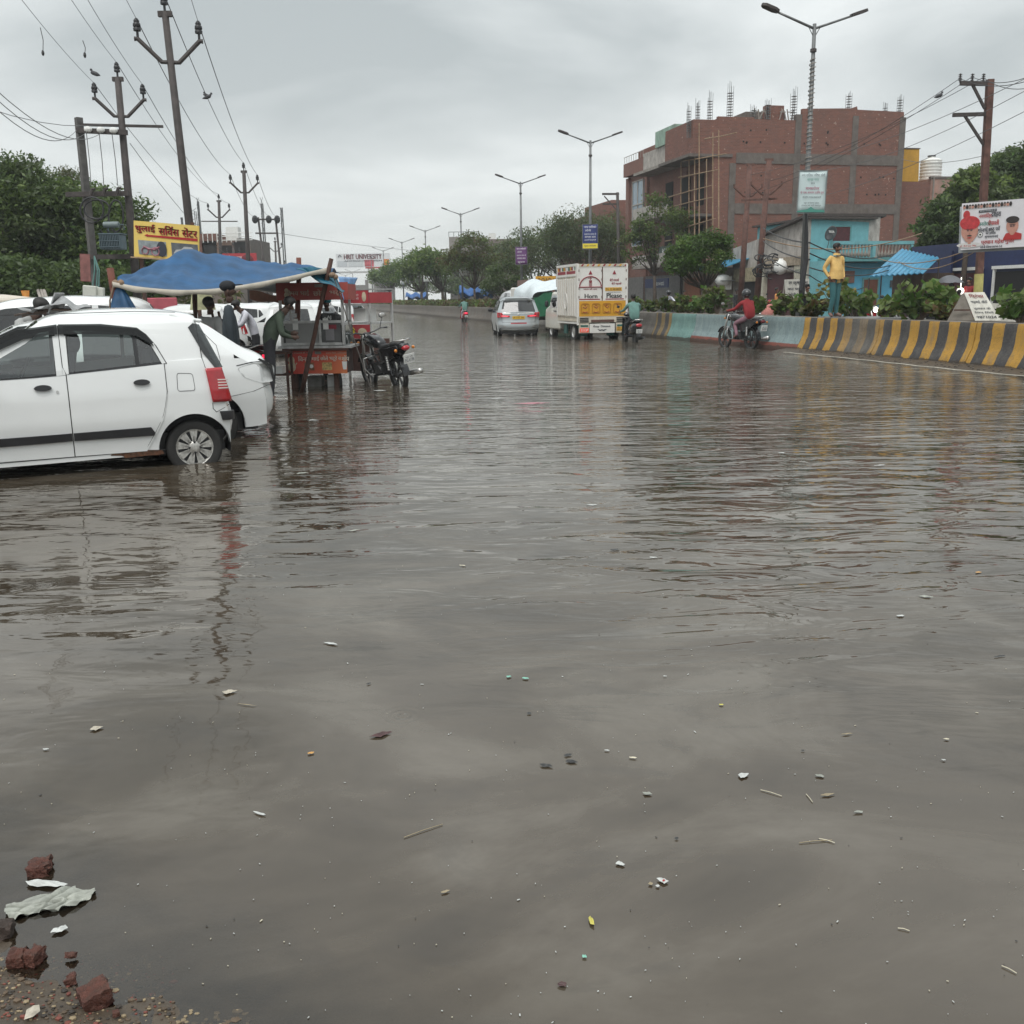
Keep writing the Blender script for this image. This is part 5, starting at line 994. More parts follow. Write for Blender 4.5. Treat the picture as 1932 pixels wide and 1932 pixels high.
SKINP = mat('print_skin', (.50, .25, .19), .6, var=.15, vs=9); TURB = mat('print_turban', (.48, .04, .045), .6, var=.25, vs=14); HAIRP = mat('print_hair', (.03, .022, .02), .6, var=.2)
def disc(c, rx, ry, m_, nm, o=.014, n=20, cut=None): mb = MB(); mb.prism([(c[0]+rx*math.cos(a_)*ht/wd, c[1]+ry*math.sin(a_)) for a_ in np.linspace(0, 6.283, n, endpoint=False)], tl+nz_*o, ax*wd, -ay*ht, nz_*.003); return mb.build(nm, m_, root)
disc((.115, .60), .175, .21, SKINP, 'portrait_print'); disc((.115, .43), .205, .15, TURB, 'portrait_print', .018); disc((.115, .70), .12, .15, SKINP, 'portrait_print', .016); disc((.115, .70), .05, .014, HAIRP, 'portrait_print', .024); disc((.115, .66), .016, .03, mat('print_shade', (.38, .17, .13), .6, var=0), 'portrait_print', .022); disc((.115, .90), .26, .055, mat('print_kurta', (.62, .60, .58), .6, var=.1), 'portrait_print', .013); disc((.07, .25), .07, .09, TURB, 'portrait_print', .022)
mb = MB(); mb.prism([(.095, .8), (.135, .8), (.135, .88), (.095, .88)], tl+nz_*.017, ax*wd, -ay*ht, nz_*.003); mb.build('portrait_print', SKINP, root)
for c_ in [(.092, .59), (.138, .59), (.645, .55), (.678, .55)]: disc(c_, .022, .009, TB, 'portrait_print', .022); disc((c_[0], c_[1]-.03), .035, .007, HAIRP, 'portrait_print', .022)
disc((.115, .745), .045, .012, TR, 'portrait_print', .024)
disc((.66, .55), .12, .16, SKINP, 'portrait_print'); disc((.66, .42), .13, .075, HAIRP, 'portrait_print', .018); disc((.66, .66), .06, .08, SKINP, 'portrait_print', .015); mb = MB(); mb.prism([(.55, .80), (.58, .70), (.64, .68), (.70, .68), (.78, .72), (.78, .84), (.55, .84)], tl+nz_*.013, ax*wd, -ay*ht, nz_*.003); mb.build('portrait_print', TR, root)
for k in range(17): disc((.035+k*.037, .085), .028, .042, [SKINP, HAIRP, mat('print_mid', (.3, .2, .17), .6, var=.3)][k % 3], 'small_portrait_print'); disc((.035+k*.037, .055), .022, .018, HAIRP, 'small_portrait_print', .018)
ln = {TR: [('नवरात्रि,', .315, .30, .17, .12), ('दीपावली', .42, .45, .14, .12), ('प्रधान महेश गुर्जर', .48, .86, .42, .13), ('डॉ. शैलेन्द्र सिंह', .10, .92, .22, .05)], TB: [('दशहरा', .45, .29, .12, .12), ('गोवर्धन', .30, .585, .16, .10), ('छठ पर्व', .44, .575, .13, .10), ('की हार्दिक', .39, .665, .13, .07), ('शुभकामनाएं', .40, .745, .17, .07), ('लोनी विधानसभा-53', .40, .955, .28, .055)], TG: [('धनतेरस,', .31, .46, .17, .11)]}
for m_, l_ in ln.items(): text_ob('lettering', [(s_, P_(u, v), ax, ay, w_*wd, h_*ht) for s_, u, v, w_, h_ in l_], m_, root, bold=.003)
mb = MB(); mb.prism([(.225, .175), (.455, .165), (.455, .215), (.225, .225)], tl+nz_*.01, ax*wd, -ay*ht, nz_*.003); mb.build('strip_print', TB, root); text_ob('lettering', [('समस्त देशवासियों को', P_(.34, .195, .016), ax, ay, .2*wd, .035*ht)], TW, root)
for (rx, m_, o) in ((.055, TB, .012), (.045, WPAPER, .016), (.02, DARK, .02)): disc((.255, .69), rx, rx, m_, 'emblem', o)
# ================================================================= CARS
def interp(tab, x):
    if x <= tab[0][0]: return tab[0][1]
    for (a, va), (b, vb) in zip(tab, tab[1:]):
        if x <= b: return va+(vb-va)*(x-a)/max(b-a, 1e-9)
    return tab[-1][1]
def dense(poly, step, closed=True):
    o = []; n = len(poly)
    for i in range(n if closed else n-1):
        a = poly[i]; b = poly[(i+1) % n]; k = max(1, int(math.hypot(b[0]-a[0], b[1]-a[1])/step))
        for j in range(k): o.append((a[0]+(b[0]-a[0])*j/k, a[1]+(b[1]-a[1])*j/k))
    if not closed: o.append(poly[-1])
    return o
def roundpoly(poly, r, n=4):
    o = []; m = len(poly)
    for i in range(m):
        p = Vector(poly[i]); a = Vector(poly[i-1]); b = Vector(poly[(i+1) % m]); ra = min(r, (a-p).length*.45); rb = min(r, (b-p).length*.45)
        s = p+(a-p).normalized()*ra; e = p+(b-p).normalized()*rb
        for j in range(n+1): t_ = j/n; q = s.lerp(p, t_).lerp(p.lerp(e, t_), t_); o.append((q.x, q.y))
    return o
def chaikin(p, n=2):
    for _ in range(n):
        o = [p[0]]
        for a, b in zip(p, p[1:]): o += [(a[0]*.75+b[0]*.25, a[1]*.75+b[1]*.25), (a[0]*.25+b[0]*.75, a[1]*.25+b[1]*.75)]
        p = o+[p[-1]]
    return p
class Car:
    def __init__(s, root, sp): s.r = root; s.__dict__.update(sp); s.prep()
    def prep(s):
        # corner-smoothed outline carrying the glass flags
        s.out = []; seg = s.outline; s.flag = []
        for i in range(len(seg)-1):
            a, b = seg[i], seg[i+1]; k = max(1, int(math.hypot(b[0]-a[0], b[1]-a[1])/.07))
            for j in range(k): s.out.append((a[0]+(b[0]-a[0])*j/k, a[1]+(b[1]-a[1])*j/k)); s.flag.append(a[2] if len(a) > 2 else 0)
        s.out.append(seg[-1][:2]); s.flag.append(0); o = s.out
        for _ in range(s.__dict__.get('soft', 2)):
            o = [o[0]]+[((p[0]+2*q[0]+r_[0])/4, (p[1]+2*q[1]+r_[1])/4) for p, q, r_ in zip(o, o[1:], o[2:])]+[o[-1]]
        s.out = o; s.nrm = []
        for i in range(len(o)):
            a = o[max(i-1, 0)]; b = o[min(i+1, len(o)-1)]; dx, dz = b[0]-a[0], b[1]-a[1]; l_ = math.hypot(dx, dz) or 1; s.nrm.append((dz/l_, -dx/l_))   # inward
        d1 = s.delta(1); s.Q = [(p[0]+n_[0]*d1, p[1]+n_[1]*d1) for p, n_ in zip(o, s.nrm)]
        s.rear = sorted([(p[1], p[0]) for p in o if p[0] < s.L*.4 and p[1] < s.rear_top])
    def delta(s, k): k = abs(k); return s.edge*max(0, (k-.72)/.28)**2+s.crown*k*k
    def hw(s, x, z):
        t_ = min(1, max(0, x)/s.tail); u = min(1, max(0, s.L-x)/s.nose)
        return s.W/2*(1-s.tp*(1-t_)**2)*(1-s.npz*(1-u)**2)*interp(s.vert, z)
    def wx(s, x): return (.55+.75*(x-.55) if x < 2.3 else 1.8625+(x-2.3)*1.3) if s.__dict__.get('warp') else x
    def wi(s, x): return ((x-.55)/.75+.55 if x < 1.8625 else 2.3+(x-1.8625)/1.3) if s.__dict__.get('warp') else x
    def m3(s, x, z, side, off=0): return Vector((s.wx(x), side*(s.hw(x, z)+off-.10*max(0, (.10-x)/.10)**2), z))
    def topz(s, x):
        c = [s.Q[i][1]+(s.Q[i+1][1]-s.Q[i][1])*(x-s.Q[i][0])/(s.Q[i+1][0]-s.Q[i][0]) for i in range(len(s.Q)-1) if (s.Q[i][0]-x)*(s.Q[i+1][0]-x) <= 0 and s.Q[i][0] != s.Q[i+1][0]]
        return max(c) if c else s.Q[0][1]
    def botz(s, x):
        z = interp(s.sill, x)
        for cx_ in s.axles:
            if abs(s.wx(x)-cx_) < s.arch: z = max(z, s.R+math.sqrt(s.arch**2-(s.wx(x)-cx_)**2))
        return z
    def body(s, m, glassm, windows=()):
        mb = MB(); gm = {}
        ks = [-1, -.985, -.955, -.91, -.85, -.76, -.6, -.4, -.2, 0, .2, .4, .6, .76, .85, .91, .955, .985, 1]; n = len(ks)
        def P(i, k): d_ = s.delta(k); x, z = s.out[i][0]+s.nrm[i][0]*d_, s.out[i][1]+s.nrm[i][1]*d_; return (s.wx(x), k*s.hw(x, z), z)
        V = [[P(i, k) for k in ks] for i in range(len(s.out))]
        for i in range(len(s.out)-1):
            for j in range(n-1):
                quad = [V[i][j], V[i+1][j], V[i+1][j+1], V[i][j+1]]
                if s.flag[i] and abs(ks[j]+ks[j+1])/2 < s.kg: gm.setdefault(s.flag[i], MB()).add(quad, [(0, 1, 2, 3)])
                else: mb.add(quad, [(0, 1, 2, 3)])
        # lower side sheets
        x0 = min(p[0] for p in s.Q)+.002; x1 = max(p[0] for p in s.Q)-.002
        xs_ = set(np.linspace(x0, x1, 70)) | {x0+.02*q for q in range(1, 6)} | {x1-.02*q for q in range(1, 6)}
        for cx_ in s.axles: xs_ |= set(s.wi(q) for q in cx_+s.arch*np.cos(np.linspace(0, math.pi, 25))) | {s.wi(cx_-s.arch-.001), s.wi(cx_+s.arch+.001)}
        xs_ = sorted(x for x in xs_ if x0 <= x <= x1); nz_ = 12
        for sd in (-1, 1):
            g = []
            for x in xs_:
                b = s.botz(x); t_ = min(interp(s.belt, x), s.topz(x)); b = min(b, t_); g.append([s.m3(x, b+(t_-b)*j/nz_, sd) for j in range(nz_+1)])
            for i in range(len(g)-1):
                for j in range(nz_): mb.add([g[i][j], g[i+1][j], g[i+1][j+1], g[i][j+1]], [(0, 1, 2, 3)])
        # greenhouse sides with window holes
        pts = [q for q in s.Q if q[1] > interp(s.belt, q[0])+.004]
        xa, xb = pts[0][0], pts[-1][0]; bl = [(x, interp(s.belt, x)) for x in np.linspace(xb, xa, 50)]
        poly = pts+bl
        for sd in (-1, 1):
            loops = [poly]+[dense(w_, .05) for w_ in windows]; tri = tessellate_polygon([[Vector((p[0], p[1], 0)) for p in lp] for lp in loops]); fl = [p for lp in loops for p in lp]
            mb.add([s.m3(p[0], p[1], sd) for p in fl], [tuple(t_) for t_ in tri])
        for f in mb.f: pass
        bm = bmesh.new(); me = bpy.data.meshes.new('body'); me.from_pydata(mb.v, [], mb.f); bm.from_mesh(me); bmesh.ops.remove_doubles(bm, verts=bm.verts, dist=.003); bmesh.ops.recalc_face_normals(bm, faces=bm.faces); bm.to_mesh(me); bm.free()
        me.materials.append(m); me.polygons.foreach_set('use_smooth', [True]*len(me.polygons)); me.set_sharp_from_angle(angle=R(40)); me.update()
        o = bpy.data.objects.new('body', me); COL.objects.link(o); o.parent = s.r; KIDS.setdefault(s.r.name, []).append(o)
        for k, g in gm.items(): g.build('rear_window' if k == 1 else 'windscreen', glassm, s.r, smooth=True, fix=False)
        return o
    def patch(s, name, poly, m, side=1, off=.004, parent=None, holes=(), step=.04, back=.012, fn=None, rnd=0):
        if rnd: poly = roundpoly(poly, rnd)
        fn = fn or (lambda x, z, o_: s.m3(x, z, side, o_)); loops = [dense(poly, step)]+[dense(h, step) for h in holes]
        tri = tessellate_polygon([[Vector((p[0], p[1], 0)) for p in lp] for lp in loops]); fl = [p for lp in loops for p in lp]; n = len(fl); mb = MB(); fs = [tuple(t_) for t_ in tri]; k = 0
        for lp in loops:
            q = len(lp)
            for i in range(q): fs.append((k+i, k+(i+1) % q, k+(i+1) % q+n, k+i+n))
            k += q
        mb.add([fn(p[0], p[1], off) for p in fl]+[fn(p[0], p[1], off-back) for p in fl], fs)
        return mb.build(name, m, parent or s.r)
    def sheetpatch(s, name, z0, z1, xl, xr, m, side=1, off=.004, nx=14, nz_=14, parent=None):
        mb = MB(); zz_ = lambda v, x: z0(x)+(z1(x)-z0(x))*v if callable(z0) else z0+(z1-z0)*v
        def f(u, v):
            zt_ = .3+.8*v; x = xl(zt_)+(xr(zt_)-xl(zt_))*u; z = zz_(v, x); return s.m3(x, z, side, off)
        mb.grid(f, nx, nz_); e = len(mb.v)
        return mb.build(name, m, parent or s.r, smooth=True, fix=False)
    def gpatch(s, name, bl_, br_, tr_, tl_, m, side=1, off=.01, n=10, th=.02):
        def f(u, v): x = (bl_[0]*(1-u)+br_[0]*u)*(1-v)+(tl_[0]*(1-u)+tr_[0]*u)*v; z = (bl_[1]*(1-u)+br_[1]*u)*(1-v)+(tl_[1]*(1-u)+tr_[1]*u)*v; return s.m3(x, z, side, off)
        mb = MB(); mb.grid(f, n, n); o = mb.build(name, m, s.r, smooth=True); md = o.modifiers.new('t', 'SOLIDIFY'); md.thickness = th; md.offset = 0; return o
    def seam(s, pts, side=1, w_=.007, off=.003, m=SEAM, name='panel_gap', fn=None):
        fn = fn or (lambda x, z, o_: s.m3(x, z, side, o_)); pts = dense(pts, .05, False); mb = MB(); mb.tube([fn(p[0], p[1], off-.002) for p in pts], w_/2, 4); return mb.build(name, m, s.r)
    def back(s, y, z, off=0):
        x = interp(s.rear, z); k = min(1, abs(y)/s.hw(max(x, 0)+.05, z)); return Vector((s.wx(x+s.delta(k)-off), y, z))
    def wheel(s, x, side, name='wheel', hub=None, low=False):
        r = s.R; tw = .17; yo = side*(s.hw(x, r)-.015-tw/2); root = bpy.data.objects.new(name, None); COL.objects.link(root); root.parent = s.r; root.location = (x, yo, r); KIDS.setdefault(s.r.name, []).append(root)
        mb = MB(); rr = r*.66; mb.lathe([(rr, -tw*.38), (r*.9, -tw*.5), (r*.985, -tw*.42), (r, -tw*.2), (r*.985, -tw*.1), (r, 0), (r*.985, tw*.1), (r, tw*.2), (r*.985, tw*.42), (r*.9, tw*.5), (rr, tw*.38)], axis='Y', n=36); mb.build('tyre', RUBBER, root, smooth=True, auto=60)
        mb = MB(); yf = side*tw*.30
        mb.lathe([(rr*1.02, yf*1.2), (rr, yf*1.35), (rr*.93, yf*1.2), (rr*.9, yf*.9)], axis='Y', n=36)
        ns = 9 if not low else 6
        for k in range(ns):
            a = 2*math.pi*k/ns+.17
            for da in ((-.13, 0, .13) if not low else (0,)):
                ca, sa = math.cos(a+da*.55), math.sin(a+da*.55); cb, sb = math.cos(a+da*1.25), math.sin(a+da*1.25); wdt = .0085 if not low else .03
                A_ = Vector((ca*rr*.34, yf*1.12, sa*rr*.34)); B_ = Vector((cb*rr*.93, yf*1.12, sb*rr*.93)); t_ = (B_-A_); sd_ = Vector((-t_.z, 0, t_.x)).normalized()
                mb.frame((A_+B_)/2, t_/2, sd_*wdt*(1.25), Vector((0, side*.012, 0)))
        mb.lathe([(0, yf*1.5), (rr*.2, yf*1.5), (rr*.3, yf*1.35), (rr*.36, yf*1.15), (rr*.36, yf*.9)], axis='Y', n=20); mb.build('rim', hub or ALLOY, root, smooth=True, auto=35)
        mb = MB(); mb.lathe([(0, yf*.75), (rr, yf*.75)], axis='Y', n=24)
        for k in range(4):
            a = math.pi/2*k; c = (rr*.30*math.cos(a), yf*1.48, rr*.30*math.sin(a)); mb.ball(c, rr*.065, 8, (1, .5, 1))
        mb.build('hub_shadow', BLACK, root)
        return root
    def fittings(s, low=False):
        for x in s.axles:
            for sd in (-1, 1): s.wheel(x, sd, low=low)
        mb = MB()
        for x in s.axles:
            for sd in (-1, 1):
                y0, y1 = sd*(s.hw(x, .4)-.012), sd*(s.hw(x, .4)-.30)
                mb.grid(lambda u, v: (x+(s.arch+.004)*math.cos(math.pi*(1.12*u-.06)), y0+(y1-y0)*v, s.R+(s.arch+.004)*math.sin(math.pi*(1.12*u-.06))), 20, 1)
                b = [(x+(s.arch+.01)*math.cos(a), y1, s.R+(s.arch+.01)*math.sin(a)) for a in np.linspace(-.2, math.pi+.2, 20)]; mb.add(b, [tuple(range(20))])
        mb.box((s.L/2, 0, .30), (s.L-.5, s.W-.36, .2)); mb.build('wheel_well', BLACK, s.r, fix=False)
        mb = MB(); mb.box2((.45, -s.W/2+.17, .42), (s.L-1.1, s.W/2-.17, .60)); mb.build('cabin_floor', DARKIN, s.r)
        for x in s.seats:
            for y in (-.34, .34):
                mb = MB(); mb.grid(lambda u, v: (x-.10*(v)-.05*math.cos(2*math.pi*u), y+.22*math.sin(2*math.pi*u)*(1-.25*v*v), .6+.58*v), 12, 4); mb.ball((x-.13, y, 1.26), .10, 10, (.55, 1.15, 1.0)); mb.box((x+.28, y, .62), (.5, .46, .16)); mb.build('seat', DARKIN, s.r, smooth=True)
HV = [(0, .93), (.3, .95), (.55, 1.0), (.8, .995), (1.02, .955), (1.25, .86), (1.5, .735), (1.7, .68)]
HATCH = dict(warp=1, L=3.565, W=1.525, R=.258, axles=(.55, 2.88), arch=.325, edge=.065, crown=.025, tail=.5, nose=.6, tp=.13, npz=.15, kg=.80, rear_top=1.5, vert=HV,
    outline=[(.14, .25), (.05, .30), (.0, .38), (.0, .60), (.03, .665), (.075, .69), (.075, .86), (.10, 1.0, 1), (.34, 1.405), (.40, 1.44), (.32, 1.475), (.36, 1.50), (.7, 1.545), (1.1, 1.565), (1.6, 1.56), (2.0, 1.52), (2.2, 1.47, 2), (2.78, 1.05), (3.1, .98), (3.42, .84), (3.54, .7), (3.565, .5), (3.53, .3), (3.4, .24)],
    belt=[(0, 1.09), (.6, 1.08), (1.9, 1.0), (3.6, .92)], sill=[(0, .30), (.2, .26), (1, .225), (2.6, .21), (3.6, .25)], seats=(.95, 1.62), soft=2)
Wr = [(1.165, 1.055), (1.165, 1.335), (1.885, 1.385), (1.905, 1.012)]; Wq = [(.855, 1.075), (.94, 1.20), (1.03, 1.30), (1.12, 1.33), (1.12, 1.06)]; Wf = [(2.06, 1.005), (2.04, 1.385), (2.35, 1.345), (2.62, 1.18), (2.80, 1.03), (2.80, .965)]
hc = thing('white_hatchback', 'white hatchback in the foreground standing in the flood, rear wheel half under water', 'car', (-2.81, 10.10, -.10), R(206))
c = Car(hc, HATCH); WINS = [Wr, Wq, Wf]; c.body(WHITE, GLASSD, WINS)
c.fittings()
for sd in (-1, 1):
    for w_, nm in ((Wr, 'rear_door_window'), (Wq, 'quarter_window'), (Wf, 'front_door_window')): c.patch(nm, w_, GLASS, sd, -.008, back=.004)
    big = [(.80, 1.055), (.90, 1.22), (1.0, 1.325), (1.10, 1.375), (1.6, 1.41), (1.975, 1.415), (1.985, .985)]
    c.patch('window_frame', big[:-2]+[(1.915, 1.412), (1.925, .995)], BLACK, sd, .003, holes=[Wr, Wq])
    c.patch('window_frame', [(2.035, .985), (2.015, 1.412), (2.37, 1.38), (2.68, 1.19), (2.92, .955)], BLACK, sd, .003, holes=[Wf])
    c.patch('pillar_trim', [(1.915, 1.0), (1.905, 1.33), (1.975, 1.33), (1.98, .99)], WHITE2, sd, .007); c.patch('pillar_trim', [(1.985, .99), (1.98, 1.33), (2.045, 1.33), (2.05, .985)], WHITE2, sd, .007); c.patch('pillar_trim', [(.815, 1.06), (.93, 1.245), (.965, 1.23), (.86, 1.055)], WHITE2, sd, .010)
    vis = [(.93, 1.22), (1.02, 1.335), (1.10, 1.385), (1.5, 1.425), (1.97, 1.43), (1.97, 1.345), (1.5, 1.335), (1.12, 1.315), (1.04, 1.275)]
    c.patch('rain_visor', vis, VISOR, sd, .030, back=.02); c.patch('rain_visor', [(1.985, 1.43), (2.36, 1.395), (2.66, 1.21), (2.93, .97), (2.83, .98), (2.58, 1.17), (2.33, 1.31), (1.985, 1.345)], VISOR, sd, .030, back=.02)
    # doors
    xr_ = lambda z: .84+(.0 if z > .8 else (.8-z)*.30+max(0, .62-z)**1.3*.6); xf_ = lambda z: 1.935+.01*z
    dz0 = lambda x: .265; 
    for nm, a_, b_ in (('rear_door', xr_, lambda z: 1.94+.0*z), ('front_door', lambda z: 1.952, lambda z: 2.86-.1*(1-z)**1)):
        d_ = c.sheetpatch(nm, lambda x: .262, lambda x: interp(c.belt, x)-.012, a_, b_, WHITE, sd, .006)
    c.seam([(xr_(z)-.004, z-.003) for z in np.linspace(.30, 1.1, 12)]+[(.84, 1.08)], sd, off=.006); c.seam([(1.946, .26), (1.946, 1.0), (1.975, 1.06), (1.975, 1.42)], sd, off=.008); c.seam([(.9, .262), (1.9, .258), (2.86, .25)], sd, off=.004)
    c.seam([(2.86, .25), (2.87, .6), (2.86, .95)], sd, off=.006)
    c.patch('side_moulding', [(1.015, .43), (1.06, .485), (1.935, .475), (1.935, .405), (1.03, .405)], BLACK, sd, .022, back=.03); c.patch('side_moulding', [(1.955, .475), (2.84, .465), (2.84, .39), (1.955, .405)], BLACK, sd, .022, back=.03)
    for hx, nm in ((1.12, 'rear'), (2.21, 'front')):
        z_ = .895 if hx < 2 else .885; pl = [(hx+.095*math.cos(a), z_+(.03 if math.sin(a) > 0 else .022)*math.sin(a)) for a in np.linspace(0, 6.283, 20, endpoint=False)]
        rec = [(hx+.09*math.cos(a), z_-.02+.048*math.sin(a)) for a in np.linspace(0, 6.283, 20, endpoint=False)]; c.patch('handle_recess', rec, WHITE2, sd, .0075); c.patch('door_handle', pl, BLACK, sd, .028)
    if True:
        c.patch('lock', [(2.06+.016*math.cos(a), .845+.016*math.sin(a)) for a in np.linspace(0, 6.283, 10, endpoint=False)], CHROME, sd, .010)
    fl = roundpoly([(.50, .80), (.515, .955), (.70, .965), (.71, .80)], .03)
    if sd == 1: c.seam(fl+[fl[0]], sd, w_=.005, off=.003)
    # tail lamp wrapping the corner
    lamp_ = [(.10, .66), (.34, .665), (.385, .97), (.31, 1.0), (.22, 1.0), (.155, .93), (.11, .80)]
    tl_ = c.gpatch('tail_lamp', (.05, .675), (.30, .68), (.355, .995), (.15, 1.0), REDLAMP, sd, .008)
    for k in range(4): c.gpatch('reversing_lens', (.085, .80+k*.026), (.215, .803+k*.026), (.217, .814+k*.026), (.09, .811+k*.026), mat('lens_clear', (.7, .6, .55), .2, var=0), sd, .019, 6, .004)
    c.seam([(.40, 1.40), (.38, 1.10), (.35, 1.0)], sd, off=.001); c.seam([(.30, .675), (.30, .62), (.26, .585)], sd, off=.003); c.seam([(.26, .585), (.15, .62), (.06, .655)], sd, w_=.005, off=.002)
    c.gpatch('bumper_moulding', (.03, .50), (.19, .505), (.215, .59), (.03, .585), BLACK, sd, .010)
c.seam([(2.9, 1.515), (1.9, 1.52), (1.1, 1.53), (.62, 1.515)], 1, w_=.006, off=-.03)
mb = MB(); mb.prism([(0, 0), (.12, .02), (.30, .06), (.30, .035), (.02, -.035)], (.36, -.53, 1.445), (1, 0, 0), (0, 0, 1), (0, 1.06, 0)); mb.build('spoiler', WHITE, hc, bevel=.012)
# rear window side view glass band
c.patch('rear_glass_edge', [(.13, 1.0), (.36, 1.40), (.44, 1.41), (.50, 1.375), (.36, 1.14), (.235, 1.0)], GLASSD, 1, .004)
mb = MB(); mb.tube([(.43, .05, 1.40), (.25, .08, 1.08)], .008, 5); mb.build('wiper', BLACK, hc)
c.patch('number_plate', [(-.25, .73), (.25, .73), (.25, .84), (-.25, .84)], WPAPER, fn=lambda y, z, o_: c.back(y, z, o_), off=.012)
mb = MB(); mb.lathe([(.165, -.012), (.18, 0), (.165, .012)], axis='X', n=24); st = mb.build('steering_wheel', BLACK, hc, smooth=True); st.location = (1.95, .34, .98); st.rotation_euler = (0, R(-25), 0)
mb = MB(); mb.box2((1.98, -.62, .6), (2.5, .62, .96)); mb.build('dashboard', DARKIN, hc, bevel=.05)
mb = MB(); mb.ball((2.30, .80, 1.03), .09, 10, (.6, 1.1, .75)); mb.build('door_mirror', BLACK, hc, smooth=True)
c.patch('rust_patch', [(.93, .225), (.95, .262), (1.12, .272), (1.3, .262), (1.52, .268), (1.55, .245), (1.42, .235), (1.38, .21), (1.1, .22), (1.0, .215)], mat('sill_rust', (.10, .04, .02), .9, var=.8, vs=30, dirt=.8), 1, .004)
# white sedan with its tail lamp missing
SED = dict(L=4.2, W=1.69, R=.29, axles=(.78, 3.3), arch=.36, edge=.11, crown=.05, tail=.7, nose=.7, tp=.15, npz=.17, kg=.80, rear_top=1.05, vert=[(0, .92), (.3, .95), (.6, 1.0), (.85, .995), (1.05, .94), (1.3, .80), (1.5, .70)],
    outline=[(.2, .24), (.05, .29), (.0, .40), (-.01, .62), (.04, .70), (.06, .90), (.05, 1.0), (.10, 1.06), (.28, 1.10, 1), (.74, 1.44), (1.2, 1.505), (2.2, 1.50), (2.65, 1.42, 2), (3.25, 1.06), (3.7, .98), (4.05, .82), (4.19, .6), (4.17, .3), (4.0, .24)],
    belt=[(0, 1.0), (.8, 1.02), (2, .99), (4.2, .9)], sill=[(0, .28), (.3, .24), (4.2, .24)], seats=(1.9, 2.7), soft=2)
sw_ = [[(.85, 1.05), (1.15, 1.33), (2.0, 1.38), (2.02, 1.0)], [(2.1, 1.0), (2.08, 1.36), (2.45, 1.32), (2.95, 1.03)]]
sc2 = thing('white_sedan', 'white sedan just behind the hatchback, its tail lamp broken out of a dented corner', 'car', (-2.96, 11.90, -.12), R(206))
c2 = Car(sc2, SED); c2.body(WHITE, GLASSD, sw_); c2.fittings()
for sd in (-1, 1):
    for w_ in sw_: c2.patch('side_window', w_, GLASSD, sd, -.006)
    c2.seam([(.95, 1.42), (.78, 1.30), (.66, 1.16), (.64, 1.0), (.66, .95)], sd, w_=.005); c2.seam([(.30, .64), (.55, .60), (.75, .67), (.9, .70)], sd, w_=.006, off=.001)
    fl = [(.93+.085*math.cos(a), .80+.085*math.sin(a)) for a in np.linspace(0, 6.283, 24)]; c2.seam(fl, sd, w_=.004, off=.001)
HOLLOW = mat('dented_recess', (.50, .51, .50), .35, var=.35, vs=7, bump=.8, bs=9)
c2.patch('lamp_recess', [(.04, .74), (.20, .72), (.40, .80), (.47, .90), (.30, .95), (.12, .955), (.02, .90)], HOLLOW, 1, .003, rnd=.03)
c2.patch('torn_gap', [(.02, .72), (.055, .72), (.10, .90), (.22, .985), (.20, 1.0), (.06, .93)], SEAM, 1, .006); c2.seam([(.47, .93), (.30, .96), (.12, .965)], 1, w_=.010, off=.004); c2.seam([(.30, .64), (.12, .70), (.0, .71)], 1, w_=.006, off=.002)
mb = MB(); mb.box2((.40, -.55, .96), (.7, .55, 1.0)); mb.build('parcel_shelf', DARKIN, sc2)
# simpler parked cars in the car park, one built and copied
PK = dict(HATCH); pk = thing('parked_car', 'white hatchback seen through the food cart, facing right', 'car', (0, 0, -.1), 0, 'white cars parked beyond the food cart'); cp = Car(pk, PK)
cp.body(WHITE2, GLASSD, [Wr, Wq, Wf]); cp.fittings(low=True)
for sd in (-1, 1):
    for w_ in (Wr, Wq, Wf): cp.patch('side_window', w_, GLASSD, sd, -.006)
    cp.patch('tail_lamp', [(-.01, .675), (.235, .68), (.30, .985), (.13, .99), (.04, .8)], REDLAMP, sd, .010, back=.03); cp.seam([(1.946, .26), (1.946, 1.0)], sd, off=.004); cp.seam([(.82, 1.06), (.86, .7), (1.0, .3)], sd, off=.004); cp.patch('door_handle', [(1.04, .88), (1.2, .88), (1.2, .915), (1.04, .915)], BLACK, sd, .02)
    cp.patch('headlamp', [(3.3, .70), (3.52, .66), (3.5, .80), (3.36, .84)], CHROME, sd, .008)
cp.patch('number_plate', [(-.25, .73), (.25, .73), (.25, .84), (-.25, .84)], YPAINT, fn=lambda y, z, o_: cp.back(y, z, o_), off=.012)
def place(o, px, Y, z, rz): a = D(px, 580, Y); o.location = (a.x, a.y, z); o.rotation_euler = (0, 0, R(rz))
place(pk, 640, 31, -.1, 165)
spots = [(548, 27, 102, 'white hatchback with a red tail lamp glimpsed left inside the cart'), (470, 30, 200, 'white hatchback with its dark boot open behind the man in white'), (452, 24.5, 197, 'white car with a yellow plate beyond the scooter'), (545, 36, 185, 'white car at the back of the row above the green shirted man'), (330, 21, 205, 'low white car partly under the blue canopy'), (688, 46, 160, 'white car farthest right behind the cart counter'), (500, 42, 190, 'white car half hidden by the brown cloth awning'), (400, 33, 195, 'white car behind the two men under the canopy'),
         (570, 48, 185, 'white roof in the last row of the car park'), (430, 46, 190, 'pale car roof in the last row behind the capped man')]
for px, Y, rz, lab in spots: o = copy_tree(pk); o['label'] = lab; place(o, px, Y, -.1, rz)
